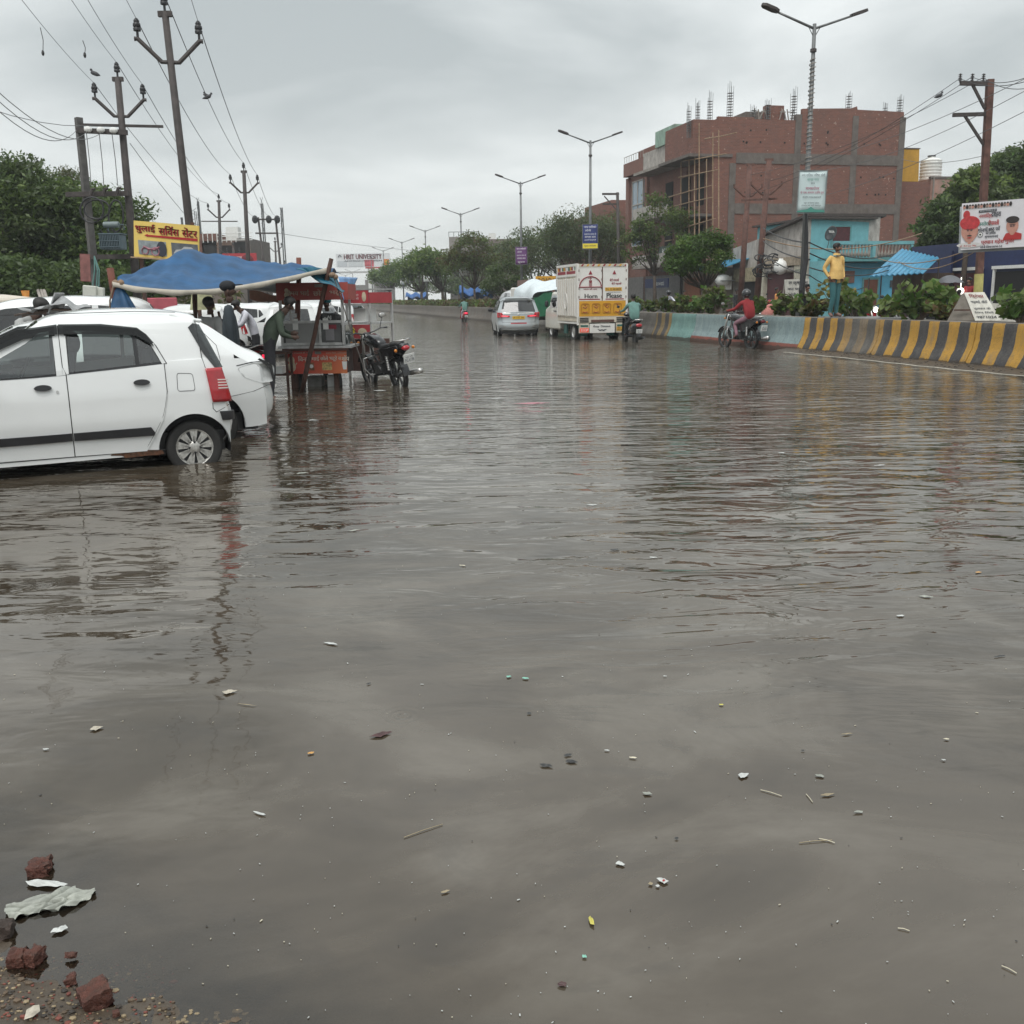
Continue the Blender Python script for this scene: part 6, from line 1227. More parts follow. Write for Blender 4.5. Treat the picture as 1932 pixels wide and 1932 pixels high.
# long white SUV behind the hatchback roof
suv = dict(SED); suv.update(L=4.4, W=1.75, outline=[(.2, .3), (.03, .36), (0, .5), (.03, .8), (.06, 1.1, 1), (.25, 1.6), (.5, 1.72), (1.5, 1.76), (2.4, 1.72), (2.8, 1.62, 2), (3.3, 1.15), (4.1, 1.02), (4.38, .7), (4.35, .35), (4.2, .3)], belt=[(0, 1.12), (4.4, 1.05)], rear_top=1.5, vert=[(0, .93), (.6, 1), (1.1, .96), (1.7, .78)], edge=.09)
sv = thing('white_suv', 'tall white car parked behind, its roof rail showing over the hatchback', 'car', (-5.3, 17.6, -.1), R(199)); cs = Car(sv, suv); SW = [[(.35, 1.17), (.45, 1.52), (1.1, 1.58), (1.1, 1.17)], [(1.2, 1.17), (1.2, 1.58), (1.95, 1.58), (1.95, 1.15)], [(2.05, 1.15), (2.05, 1.58), (2.6, 1.54), (3.0, 1.14)]]
cs.body(WHITE, GLASSD, SW); cs.fittings(low=True)
for sd in (-1, 1):
    for w_ in SW: cs.patch('side_window', w_, GLASSD, sd, -.006)
sv.location = D(315, 580, 18.0); sv.location.z = -.1
s2 = copy_tree(sv); s2['label'] = 'second tall white car behind the crumpled cover at far left'; a = D(275, 580, 22.5); s2.location = (a.x, a.y, -.08)
# silver people carrier seen from behind
MPV = dict(L=4.4, W=1.735, R=.30, axles=(.85, 3.55), arch=.37, edge=.10, crown=.05, tail=.5, nose=.7, tp=.09, npz=.15, kg=.86, rear_top=1.5, vert=[(0, .90), (.3, .95), (.6, 1.0), (.95, .99), (1.1, .955), (1.4, .83), (1.7, .72)],
    outline=[(.2, .26), (.06, .30), (.0, .42), (0, .62), (.06, .68), (.07, .98), (.12, 1.08, 1), (.36, 1.52), (.30, 1.58), (.38, 1.62), (.9, 1.67), (2.0, 1.68), (2.7, 1.62, 2), (3.4, 1.12), (3.9, 1.02), (4.3, .85), (4.4, .6), (4.35, .3), (4.2, .26)], belt=[(0, 1.08), (4.4, .98)], sill=[(0, .3), (4.4, .27)], seats=(1.6, 2.6), soft=1)
a = G(979, 633); mv = thing('silver_people_carrier', 'silver people carrier with a yellow plate driving away through the water', 'car', (a.x, a.y-.4, -.12), R(94.5))
cm = Car(mv, MPV); MW = [[(.4, 1.12), (.5, 1.48), (1.2, 1.52), (1.2, 1.12)], [(1.3, 1.12), (1.3, 1.52), (2.1, 1.52), (2.1, 1.1)], [(2.2, 1.1), (2.2, 1.52), (2.6, 1.48), (3.1, 1.08)]]
mb = MB(); mb.box2((1.0, -.66, .6), (1.12, .66, 1.34)); mb.build('rear_bench', DARKIN, mv, bevel=.04); cm.body(SILVER, GLASSD, MW); cm.fittings(low=True); bk_ = lambda y, z, o_: cm.back(y, z, o_)  # dark slab added inside, blocks the bright patch showing through the rear window
for sd in (-1, 1):
    for w_ in MW: cm.patch('side_window', w_, GLASSD, sd, -.006)
    L1 = [(sd*.84, .84), (sd*.86, 1.05), (sd*.66, 1.04), (sd*.62, .96), (sd*.34, .92), (sd*.36, .86), (sd*.64, .84)]; t1 = cm.patch('tail_lamp', L1, REDLAMP, fn=bk_, off=.02, back=.04)
    cm.patch('lit_strip', [(sd*.80, .88), (sd*.80, .93), (sd*.58, .92), (sd*.38, .90), (sd*.58, .885)], REDGLOW, fn=bk_, off=.026, parent=t1)
    cm.patch('tail_lamp', [(.0, .86), (.28, .88), (.30, 1.02), (.05, 1.04)], REDLAMP, sd, .012, back=.03)
    cm.patch('bumper_strip', [(sd*.80, .50), (sd*.80, .56), (sd*.56, .52), (sd*.5, .46)], CHROME, fn=bk_, off=.015)
    mb = MB(); mb.ball((3.0, sd*.96, 1.12), .11, 8, (.6, 1, .8)); mb.build('door_mirror', BLACK, mv, smooth=True)
cm.patch('tailgate_bar', [(-.60, 1.055), (.60, 1.055), (.58, 1.005), (.3, .985), (-.3, .985), (-.58, 1.005)], CHROME, fn=bk_, off=.018); cm.patch('bumper_insert', [(-.78, .36), (.78, .36), (.74, .44), (-.74, .44)], BLACK, fn=bk_, off=.008); cm.patch('skid_strip', [(-.70, .32), (.70, .32), (.66, .355), (-.66, .355)], CHROME, fn=bk_, off=.02); cm.patch('reflector_strip', [(-.32, .60), (.32, .60), (.32, .64), (-.32, .64)], REDLAMP, fn=bk_, off=.012)
np_ = cm.patch('number_plate', [(-.25, .78), (.25, .78), (.25, .90), (-.25, .90)], mat('plate_yellow', (.75, .45, .03), .5, var=0), fn=bk_, off=.02); text_ob('lettering', [('UP 14 KT 3944', (.035, 0, .84), (0, -1, 0), (0, 0, 1), .44, .07)], TB, np_)
mb = MB(); mb.ball((.06, 0, .96), .04, 8, (.4, 1, .8)); mb.build('badge', CHROME, mv); mb = MB(); mb.tube([(.14, -.2, 1.1), (.26, .1, 1.32)], .012, 5); mb.build('wiper', BLACK, mv); cm.seam([(-.70, 1.02), (-.66, .66), (.66, .66), (.70, 1.02)], fn=bk_, w_=.012); mb = MB(); mb.box((.30, 0, 1.60), (.14, 1.05, .03)); mb.build('spoiler', SILVER, mv, bevel=.01)
# auto rickshaw at the far left
def loft(mb, secs, n=14, p=2.0, cap=True):
    b = len(mb.v)
    for (x, y, z, ry, rz_) in secs:
        for j in range(n):
            a = 2*math.pi*j/n; ca, sa = math.cos(a), math.sin(a); mb.v.append((x, y+ry*math.copysign(abs(ca)**(2/p), ca), z+rz_*math.copysign(abs(sa)**(2/p), sa)))
    k = len(secs)
    for i in range(k-1):
        for j in range(n): mb.f.append((b+i*n+j, b+(i+1)*n+j, b+(i+1)*n+(j+1) % n, b+i*n+(j+1) % n)); mb.m.append(mb.mi)
    if cap: mb.f += [tuple(b+j for j in range(n)), tuple(b+(k-1)*n+n-1-j for j in range(n))]; mb.m += [mb.mi]*2
    return mb
ORNG = mat('rickshaw_orange', (.50, .10, .03), .4, var=.1, coat=.4); GRNR = mat('rickshaw_green', (.02, .09, .05), .4, var=.1, coat=.4)
a = D(-25, 580, 19); ar = thing('auto_rickshaw', 'orange and green auto rickshaw with a cream canopy at the left edge', 'auto rickshaw', (a.x, a.y, -.05), R(-20))
mb = MB(); mb.prism([(-1.2, .3), (1.1, .3), (1.35, .9), (1.05, 1.02), (-1.2, 1.02)], (0, -.65, 0), (1, 0, 0), (0, 0, 1), (0, 1.3, 0)); mb.build('body', GRNR, ar, bevel=.04); mb = MB(); mb.box((0, 0, 1.07), (2.3, 1.32, .1)); mb.build('side_band', ORNG, ar, bevel=.02)
mb = MB(); mb.prism([(-1.25, 1.55), (.75, 1.58), (.70, 1.68), (-.2, 1.76), (-1.2, 1.7)], (0, -.66, 0), (1, 0, 0), (0, 0, 1), (0, 1.32, 0)); mb.build('canopy', CREAM, ar, bevel=.04)
mb = MB(); mb.add([(1.22, -.55, 1.08), (1.22, .55, 1.08), (.82, .5, 1.6), (.82, -.5, 1.6)], [(0, 1, 2, 3)]); mb.build('windscreen', GLASSD, ar)
for sd in (-.6, .6): mb = MB(); mb.bar((1.22, sd, 1.08), (.8, sd, 1.62), .06); mb.build('windscreen_pillar', ORNG, ar); mb = MB(); mb.bar((-.2, sd, 1.1), (-.2, sd, 1.6), .05); mb.build('post', BLACK, ar)
for (x, y) in ((1.0, 0), (-.85, -.55), (-.85, .55)): mb = MB(); mb.lathe([(.12, -.06), (.21, -.05), (.22, 0), (.21, .05), (.12, .06), (0, .06)], (x, y, .22), 'Y', 18); mb.build('wheel', RUBBER, ar, smooth=True, auto=50)
# ================================================================= PICKUP TRUCK "Horn Please"
a = G(1085, 640); TRH = math.atan2(DV.y, DV.x)+R(0); bx_ = D(1134, 640, 35.6)
trk = thing('pickup_truck', 'decorated white pickup with tall cargo body and yellow tailgate reading Horn Please', 'truck', (bx_.x+.02, 35.5, -.10), TRH)
CRM = mat('truck_cream', (.60, .54, .44), .55, var=.12, vs=5, dirt=.35); TWH = mat('truck_white', (.74, .72, .68), .45, var=.05, vs=3, dirt=.12, dirtcol=(.35, .25, .15)); TYL = mat('truck_yellow', (.62, .31, .02), .45, var=.1, vs=4); TGR = mat('truck_green', (.02, .12, .10), .5, var=.15); MRN = mat('print_maroon', (.26, .015, .03), .6, var=0)
# local: x forward, y left; rear face at x = 0
HWt = .90
def tb(name, a_, b_, m, par=trk, bevel=0): mb = MB(); mb.box2(a_, b_); return mb.build(name, m, par, bevel=bevel)
tb('chassis', (.1, -.45, .42), (4.4, .45, .60), BLACK); tb('cargo_floor', (.02, -HWt, .78), (2.6, HWt, .90), CRM)
for sd in (-1, 1):
    w = tb('side_panel', (.05, sd*HWt-.02, .90), (2.6, sd*HWt+.02, 2.30), CRM)
    rib = MB(); rib.box((0, 0, 0), (.10, .05, 1.30)); 
    r0 = rib.build('rib', TWH, w, bevel=.012); r0.location = (.25, sd*(HWt+.04), 1.58)
    for k in range(1, 9): part('rib', r0, w, (.25+k*.27, sd*(HWt+.04), 1.58))
    mb = MB(); mb.tube([(1.25+.17*math.cos(q), sd*(HWt+.075), 1.45+.28*math.sin(q)) for q in np.linspace(0, 6.28, 16)], .02, 5); mb.tube([(1.25, sd*(HWt+.075), 1.15), (1.25, sd*(HWt+.075), 2.0)], .015, 5); mb.build('motif', TWH, w)
    tb('top_rail', (.05, sd*HWt-.05, 2.31), (2.6, sd*HWt+.05, 2.38), TWH); tb('colour_band', (.1, sd*HWt-.03, 2.40), (2.5, sd*HWt+.03, 2.50), MRN); tb('top_rail', (.05, sd*HWt-.05, 2.66), (2.6, sd*HWt+.05, 2.74), TWH)
    for k in range(12): tb('letter_block', (.15+k*.2, sd*HWt-.03, 2.52), (.27+k*.2, sd*HWt+.035, 2.64), [TGR, WPAPER, MRN, TYL][k % 4])
    for x in (.06, 1.3, 2.5): tb('stake', (x, sd*HWt-.045, .9), (x+.07, sd*HWt+.045, 2.74), TWH)
    tb('skirt_rail', (.1, sd*HWt-.04, .66), (2.5, sd*HWt+.04, .72), TWH); tb('skirt_rail', (.1, sd*HWt-.04, .74), (2.5, sd*HWt+.04, .79), CRM); tb('mud_flap', (.52, sd*.55-.18, .22), (.55, sd*.55+.20, .62), TGR) ; tb('fuel_guard', (1.7, sd*.78-.03, .28), (2.1, sd*.78+.03, .62), TGR)
tb('front_board', (2.56, -HWt, .9), (2.62, HWt, 2.74), CRM); tb('rack_box', (2.63, -.75, 1.98), (3.4, .75, 2.45), TWH); 
# tail doors
hl = 2.72
for sd in (-1, 1): tb('tail_door', (-.03, sd*HWt if sd > 0 else -HWt, 1.46) if sd > 0 else (-.03, -HWt+.03, 1.46), (.02, .02, hl-.10) if sd > 0 else (.02, -.02, hl-.10), TWH)
tb('door_gap', (-.022, -.018, 1.46), (-.005, .018, hl-.1), RUST)
for sd in (-1, 1): tb('corner_post', (-.06, sd*HWt-.035, .62), (.0, sd*HWt+.035, hl), TWH)
for k in range(4):
    for y in (HWt-.03, -HWt+.03, .03): mb = MB(); mb.tube([(-.06, y, 1.55+k*.3), (-.06, y, 1.63+k*.3)], .014, 6); mb.build('hinge', RUST, trk)
hb_ = tb('header_beam', (-.05, -HWt, hl-.09), (.02, HWt, hl+.0), CRM)
for k in range(9): mb = MB(); mb.prism([(0, 0), (.07, 0), (.12, .07), (.05, .07)], (-.056, HWt-.1-k*.2, hl-.08), (0, -1, 0), (0, 0, 1), (.004, 0, 0)); mb.build('stripe', [MRN, TYL][k % 2], hb_)
yg = tb('tailgate', (-.05, -HWt+.04, .92), (-.005, HWt-.04, 1.45), TYL)
for k in range(4):
    y0 = .64-k*.40; mb = MB(); mb.prism(roundpoly([(-.15, 1.02), (.15, 1.02), (.15, 1.34), (.08, 1.38), (-.08, 1.38), (-.15, 1.34)], .04), (-.052, y0, 0), (0, -1, 0), (0, 0, 1), (-.012, 0, 0), [[(-.13, 1.04), (.13, 1.04), (.13, 1.33), (-.13, 1.33)]]); mb.build('moulded_arch', mat('truck_yellow_dark', (.40, .17, .01), .5, var=0), yg)
    mb = MB(); mb.tube([(-.058, y0+.09, 1.08), (-.058, y0, 1.05), (-.058, y0-.09, 1.08)], .012, 5)
    if k < 3: mb.tube([(-.058, y0+.08, 1.24+.03*k), (-.058, y0-.02, 1.20), (-.058, y0-.08, 1.27)], .012, 5)
    mb.ball((-.058, y0, 1.3), .022, 8); mb.build('painted_motif', MRN, yg)
tx = lambda s_, y, z, w_, h: (s_, (-.034, y, z), (0, -1, 0), (0, 0, 1), w_, h)
text_ob('lettering', [tx('Horn', .42, 1.62, .46, .15), tx('Please', -.44, 1.63, .56, .17)], mat('lettering_black', (.03, .03, .03), .6, var=0), trk, bold=.008)
text_ob('lettering', [tx('बेटी बचाओ', -.44, 2.17, .34, .10), tx('बेटी पढ़ाओ', -.52, 2.04, .36, .10), tx('जय श्री', .46, 2.23, .14, .05), tx('माता की दया', .44, 1.86, .5, .06), tx('M', .44, 2.06, .10, .22)], MRN, trk, bold=.003)
mb = MB()
arc = [(-.04, .44+.40*math.cos(q), 1.93+.36*math.sin(q)) for q in np.linspace(.08, 3.06, 18)]; mb.tube(arc, .018, 5); mb.tube([(-.04, .86, 1.93), (-.04, .02, 1.93)], .018, 5); mb.tube([(-.04, .44, 1.93), (-.04, .44, 2.3)], .012, 5)
for y in (.44, -.44): mb.prism([(-.07, 0), (.07, 0), (0, .14)], (-.04, y, 2.36), (0, -1, 0), (0, 0, 1), (.006, 0, 0))
mb.build('painted_emblem', MRN, trk)
for y0, y1 in ((.86, .08), (-.12, -.80)): tb('underline', (-.036, min(y0, y1), 1.49), (-.031, max(y0, y1), 1.525), MRN)
np1 = tb('number_plate', (-.042, -.72, 1.79), (-.034, -.10, 1.91), YPAINT); text_ob('lettering', [('DL 1L AE 8653', (-.045, -.41, 1.85), (0, -1, 0), (0, 0, 1), .54, .07)], TB, np1)
text_ob('lettering', [tx('Keep distance', -.45, 1.73, .45, .05)], TB, trk)
# bumper area
tb('bumper_board', (-.09, -.45, .34), (-.05, .50-.02+.0, .66), TWH); bl = bpy.data.objects
text_ob('lettering', [('Keep  Distance', (-.093, .03, .56), (0, -1, 0), (0, 0, 1), .62, .09)], TB, trk, bold=.003)
mb = MB(); mb.tube([(-.095, .18, .47), (-.095, .1, .43), (-.095, .03, .45), (-.095, -.04, .43), (-.095, -.14, .47)], [.006, .022, .014, .022, .006], 6); mb.build('painted_moustache', TB, trk)
tb('rear_beam', (-.06, -HWt, .70), (.0, HWt, .90), CRM); tb('step_bar', (-.10, -.42, .72), (-.065, .42, .80), RUST)
for sd in (-1, 1):
    for z_, m_ in ((.74, BLACK), (.80, BLACK), (.86, BLACK)): tb('vent_bar', (-.075, sd*.52, z_-.02), (-.062, sd*.84, z_+.015), m_)
    lb = tb('lamp_box', (-.08, sd*.50, .34), (-.0, sd*.86, .68), CRM)
st_ = tb('stop_plate', (-.092, .52, .37), (-.084, .84, .51), mat('stop_red', (.75, .06, .02), .4, var=.1, emit=.25)); text_ob('lettering', [('STOP', (-.096, .68, .44), (0, -1, 0), (0, 0, 1), .26, .10)], WPAPER, st_, bold=.004)
np2 = tb('number_plate', (-.092, -.84, .40), (-.084, -.52, .54), YPAINT); text_ob('lettering', [('DL 1L', (-.096, -.68, .505), (0, -1, 0), (0, 0, 1), .2, .045), ('AE 8653', (-.096, -.68, .44), (0, -1, 0), (0, 0, 1), .26, .045)], TB, np2)
for sd in (-1, 1): tb('amber_strip', (-.092, sd*.54, .56), (-.084, sd*.82, .62), TGR)
# cab
mb = MB(); mb.prism([(2.68, .38), (2.68, 1.32), (2.85, 1.78), (3.65, 1.80), (4.05, 1.30), (4.62, 1.18), (4.72, .8), (4.7, .38)], (0, -.84, 0), (1, 0, 0), (0, 0, 1), (0, 1.68, 0)); mb.build('cab', mat('cab_cream', (.66, .63, .55), .35, var=.05, coat=.4), trk, bevel=.06)
for sd in (-1, 1):
    mb = MB(); mb.prism([(2.82, 1.22), (2.9, 1.66), (3.58, 1.68), (3.92, 1.24)], (0, sd*.842, 0), (1, 0, 0), (0, 0, 1), (0, sd*.01, 0)); mb.build('side_window', GLASSD, trk); mb = MB(); mb.ball((3.85, sd*1.0, 1.35), .12, 8, (.4, .7, 1.1)); mb.build('mirror', BLACK, trk)
    mb = MB(); mb.box((3.2, sd*.85, 1.08), (.34, .02, .04)); mb.build('door_handle', BLACK, trk)
def twheel(x, y, r, par, m=RUBBER):
    rt_ = bpy.data.objects.new('wheel', None); COL.objects.link(rt_); rt_.parent = par; rt_.location = (x, y, r); KIDS.setdefault(par.name, []).append(rt_)
    mb = MB(); mb.lathe([(r*.55, -.09), (r*.92, -.10), (r, -.06), (r, .06), (r*.92, .10), (r*.55, .09)], axis='Y', n=24); mb.build('tyre', m, rt_, smooth=True, auto=50); mb = MB(); mb.lathe([(0, -.05), (r*.25, -.08), (r*.5, -.03), (r*.57, -.09), (r*.57, .09), (r*.5, .05), (r*.2, .085), (0, .09)], axis='Y', n=20); mb.build('rim', CHROME, rt_, smooth=True, auto=40)
for x in (.85, 3.9):
    for sd in (-1, 1): twheel(x, sd*.72, .36, trk)
# green truck with white tarpaulin ahead of it
a = D(1045, 560, 47); gt = thing('green_truck', 'green truck loaded under a white tarpaulin ahead of the pickup', 'truck', (a.x, 46, -.1), TRH); GTG = mat('gt_green', (.015, .12, .055), .5, var=.2)
for z_, m_ in ((.75, GTG), (1.0, MRN), (1.15, GTG), (1.4, mat('gt_dark', (.01, .07, .035), .6, var=.1))): tb('side_board', (0, -1.0, z_), (3.6, 1.0, z_+.22), m_, gt)
mb = MB(); mb.grid(lambda u, v: (-.08+3.8*u, -1.08*math.cos(math.pi*v), 1.58+.0+(.75+.12*math.sin(9*u)+.06*math.sin(17*v+5*u))*math.sin(math.pi*v)**.7*(1-.55*(1-min(1, u*3))**2)), 18, 14); mb.build('tarpaulin', mat('white_tarp', (.62, .68, .70), .6, var=.08), gt, smooth=True)
mb = MB(); mb.add([(-.03, -1.0, 1.5), (-.03, 1.0, 1.5), (-.03, .5, 1.82), (-.03, -.5, 1.82)], [(0, 1, 2, 3)]); mb.build('load_end', GTG, gt); tb('tail_board', (-.05, -1.0, .75), (-.01, 1.0, 1.55), GTG, gt); tb('cab', (3.7, -.9, .5), (5.2, .9, 2.1), TWH, gt, .06)
for x in (.7, 4.2):
    for sd in (-1, 1): twheel(x, sd*.85, .40, gt)
a = D(1090, 560, 52); ot = thing('truck', 'brown board backed truck beyond the white tarpaulin', 'truck', (a.x-1.2, 56, -.1), TRH); tb('cargo_body', (0, -1.0, .8), (4, 1.0, 2.6), mat('ot_brown', (.16, .09, .07), .8, var=.4), ot); tb('name_board', (-.05, -.9, 2.3), (-.01, .9, 2.75), TYL, ot); text_ob('lettering', [('ROAD KING', (-.06, 0, 2.52), (0, -1, 0), (0, 0, 1), 1.5, .24)], TB, ot); twheel(.8, .8, .42, ot); twheel(.8, -.8, .42, ot); twheel(3.6, .8, .42, ot); twheel(3.6, -.8, .42, ot)
a = D(935/1.0, 560, 58); jp = copy_tree(sv); jp['label'] = 'grey blue car half hidden ahead of the silver people carrier'; jp.location = (D(990, 560, 56).x, 56, .2); jp.rotation_euler = (0, 0, TRH)
tpb = D(900, 548, 88)
mb = MB(); mb.grid(lambda u, v: (tpb.x-1.4+2.8*u, 84+3*v, 1.35+1.1*math.sin(math.pi*min(1, .15+.8*v))+.18*math.sin(14*u+3*v)), 16, 8); tag(mb.build('tarpaulin', mat('bright_blue_tarp', (.012, .09, .28), .5, var=.35, vs=2), smooth=True), 'bright blue tarpaulin stall roof under the median trees', 'tarpaulin').modifiers.new('t', 'SOLIDIFY').thickness = .03
tpb = D(787, 555, 118); mb = MB(); mb.grid(lambda u, v: (tpb.x-1.2+2.4*u, 116+3*v, 1.3+.9*math.sin(math.pi*min(1, .15+.8*v))+.14*math.sin(14*u+3*v)), 14, 6); tag(mb.build('tarpaulin', bpy.data.materials['bright_blue_tarp'], smooth=True), 'smaller distant blue tarpaulin by the far hedge', 'tarpaulin').modifiers.new('t', 'SOLIDIFY').thickness = .03
# ================================================================= MOTORCYCLES AND SCOOTERS
MBK = mat('bike_black', (.014, .014, .016), .25, var=.2, coat=.6); MRD = mat('bike_red', (.33, .012, .018), .25, var=.1, coat=.6); ENG = mat('engine_grey', (.09, .09, .09), .5, .6, var=.3, vs=20); SEATM = mat('seat_vinyl', (.02, .02, .021), .5, var=.2)
def spoke_wheel(par, x, r, name, tw=.045):
    root = bpy.data.objects.new(name, None); COL.objects.link(root); root.parent = par; root.location = (x, 0, r); KIDS.setdefault(par.name, []).append(root)
    mb = MB(); mb.lathe([(r*.83, -tw*.8), (r*.94, -tw), (r, -tw*.4), (r, tw*.4), (r*.94, tw), (r*.83, tw*.8), (r*.83, -tw*.8)], axis='Y', n=28); mb.build('tyre', RUBBER, root, smooth=True, auto=50)
    mb = MB(); mb.lathe([(r*.78, -tw*.5), (r*.84, -tw*.6), (r*.84, tw*.6), (r*.78, tw*.5), (r*.78, -tw*.5)], axis='Y', n=24); mb.lathe([(0, -.06), (.055, -.05), (.055, .05), (0, .06)], axis='Y', n=12)
    for k in range(6):
        a = math.pi*k/3
        for d_ in (-.18, .18): mb.bar((.04*math.cos(a), 0, .04*math.sin(a)), (r*.8*math.cos(a+d_), 0, r*.8*math.sin(a+d_)), .022, .016)
    mb.build('rim', ENG, root); return root
def pt(par, name, m, fn, smooth=False, bevel=0, auto=None): mb = MB(); fn(mb); return mb.build(name, m, par, smooth=smooth, bevel=bevel, auto=auto)
def motorcycle(label, loc, rz, tank=MBK, plate='UP14 CX 5521', lit=False, lean=0, group=None, pm=None, tail=REDLAMP):
    r = thing('motorcycle', label, 'motorcycle', loc, rz, group); r.rotation_euler = (lean, 0, rz)
    spoke_wheel(r, 0, .305, 'rear_wheel', .05); spoke_wheel(r, 1.27, .305, 'front_wheel', .04)
    pt(r, 'frame', MBK, lambda b: [b.tube(p, .018, 6) for p in ([(1.02, 0, .95), (.9, 0, .62), (.62, 0, .32), (.35, 0, .32), (.25, 0, .68), (.95, 0, .88)], [(.25, .1, .68), (-.28, .11, .80)], [(.25, -.1, .68), (-.28, -.11, .80)], [(.35, .08, .32), (0, .09, .305)], [(.35, -.08, .32), (0, -.09, .305)], [(.0, .12, .31), (.1, .12, .72)], [(.0, -.12, .31), (.1, -.12, .72)])])
    pt(r, 'engine', ENG, lambda b: (b.box((.55, 0, .40), (.36, .24, .22)), [b.box((.66, 0, .54+k*.028), (.20, .19, .012), ry=.15) for k in range(7)], b.lathe([(0, -.15), (.09, -.15), (.10, -.1), (.10, .1), (.09, .15), (0, .15)], (.50, 0, .38), 'Y', 16)), bevel=.012)
    pt(r, 'fuel_tank', tank, lambda b: loft(b, [(.42, 0, .84, .02, .02), (.45, 0, .84, .09, .07), (.58, 0, .86, .12, .10), (.78, 0, .90, .15, .12), (.93, 0, .90, .12, .09), (1.0, 0, .88, .04, .04)], 14, 2.4), smooth=True)
    pt(r, 'seat', SEATM, lambda b: loft(b, [(-.36, 0, .87, .05, .03), (-.30, 0, .865, .10, .045), (0, 0, .83, .115, .05), (.25, 0, .79, .12, .05), (.46, 0, .80, .085, .045), (.50, 0, .81, .04, .02)], 12, 2.8), smooth=True)
    pt(r, 'side_panel', tank, lambda b: [b.prism([(-.05, .60), (.36, .50), (.42, .76), (.05, .80), (-.38, .86), (-.42, .80)], (0, s_*.10, 0), (1, 0, 0), (0, 0, 1), (0, s_*.03, 0)) for s_ in (-1, 1)], bevel=.008)
    pt(r, 'tail_cowl', tank, lambda b: loft(b, [(-.20, 0, .80, .10, .05), (-.40, 0, .82, .09, .06), (-.5, 0, .83, .06, .04)], 10), smooth=True)
    pt(r, 'tail_light', tail, lambda b: loft(b, [(-.46, 0, .80, .075, .05), (-.53, 0, .80, .07, .045), (-.55, 0, .80, .05, .03)], 10), smooth=True)
    pt(r, 'grab_rail', CHROME, lambda b: b.tube([(-.12, .13, .86), (-.3, .14, .93), (-.50, .10, .94), (-.54, 0, .94), (-.50, -.10, .94), (-.3, -.14, .93), (-.12, -.13, .86)], .013, 6), smooth=True)
    pt(r, 'rear_mudguard', MBK, lambda b: b.grid(lambda u, v: (-.36*math.cos(math.pi*(.12+.55*(1-u)))*1.0 if False else .36*math.cos(math.pi*(.42+.58*u)), (v-.5)*.13, .305+.36*math.sin(math.pi*(.42+.58*u))), 12, 2))
    pt(r, 'front_mudguard', tank, lambda b: b.grid(lambda u, v: (1.27+.345*math.cos(math.pi*(.15+.62*u)), (v-.5)*.11, .305+.345*math.sin(math.pi*(.15+.62*u))), 12, 2))
    pl = pt(r, 'number_plate', WPAPER, lambda b: b.box((-.56, 0, .62), (.012, .20, .16), ry=R(-12))); text_ob('lettering', [(plate.split()[0], (-.57, 0, .66), (0, -1, 0), (.2, 0, 1), .13, .05), (' '.join(plate.split()[1:]), (-.575, 0, .595), (0, -1, 0), (.2, 0, 1), .17, .05)], TB, pl)
    pt(r, 'fork', CHROME, lambda b: [b.tube([(1.27, s_*.09, .305), (1.10, s_*.09, .72), (1.0, s_*.09, 1.0)], [.026, .026, .02], 8) for s_ in (-1, 1)], smooth=True)
    pt(r, 'handlebar', MBK, lambda b: b.tube([(.86, .36, 1.06), (.94, .26, 1.07), (1.0, .1, 1.02), (1.0, -.1, 1.02), (.94, -.26, 1.07), (.86, -.36, 1.06)], [.017, .014, .014, .014, .014, .017], 7), smooth=True)
    pt(r, 'headlight', HEADLIT if lit else CHROME, lambda b: b.lathe([(0, .12), (.06, .1), (.085, .06), (.085, .0), (.05, -.08), (0, -.1)], (1.10, 0, .90), 'X', 16), smooth=True); pt(r, 'headlight_cowl', tank, lambda b: loft(b, [(.98, 0, .92, .10, .10), (1.08, 0, .92, .115, .12), (1.13, 0, .92, .10, .11)], 12), smooth=True)
    for s_ in (-1, 1):
        mi = pt(r, 'mirror', MBK, lambda b: (b.tube([(.92, s_*.24, 1.08), (.94, s_*.30, 1.19), (.95, s_*.33, 1.25)], .007, 5), b.ball((.95, s_*.34, 1.29), .062, 12, (.25, 1.1, .78))), smooth=True)
        pt(mi, 'mirror_glass', CHROME, lambda b: b.ball((.936, s_*.34, 1.29), .054, 12, (.12, 1.1, .78)), smooth=True)
        pt(r, 'indicator', mat('indicator_amber', (.6, .2, .02), .3, var=0), lambda b: (b.ball((-.45, s_*.17, .78), .03, 8), b.ball((1.02, s_*.2, .88), .03, 8)))
        pt(r, 'foot_peg', MBK, lambda b: b.box((.42, s_*.2, .32), (.04, .16, .03)))
    pt(r, 'exhaust', CHROME, lambda b: (b.tube([(.76, -.05, .45), (.78, -.12, .30), (.5, -.16, .25), (.2, -.17, .27)], .022, 8), b.tube([(.2, -.17, .27), (-.1, -.19, .30), (-.52, -.20, .36)], [.03, .048, .05], 10)), smooth=True)
    pt(r, 'crash_guard', CHROME, lambda b: b.tube([(.86, .0, .62), (.84, .24, .60), (.80, .27, .42), (.76, .20, .30), (.70, 0, .28), (.76, -.20, .30), (.80, -.27, .42), (.84, -.24, .60), (.86, 0, .62)], .013, 6), smooth=True)
    [pt(r, 'shock_absorber', CHROME, lambda b: b.lathe([(.028 if k % 2 else .02, .02*k) for k in range(14)], (.05, s_*.14, .40), 'Z', 8)) for s_ in (-1, 1)]
    return r
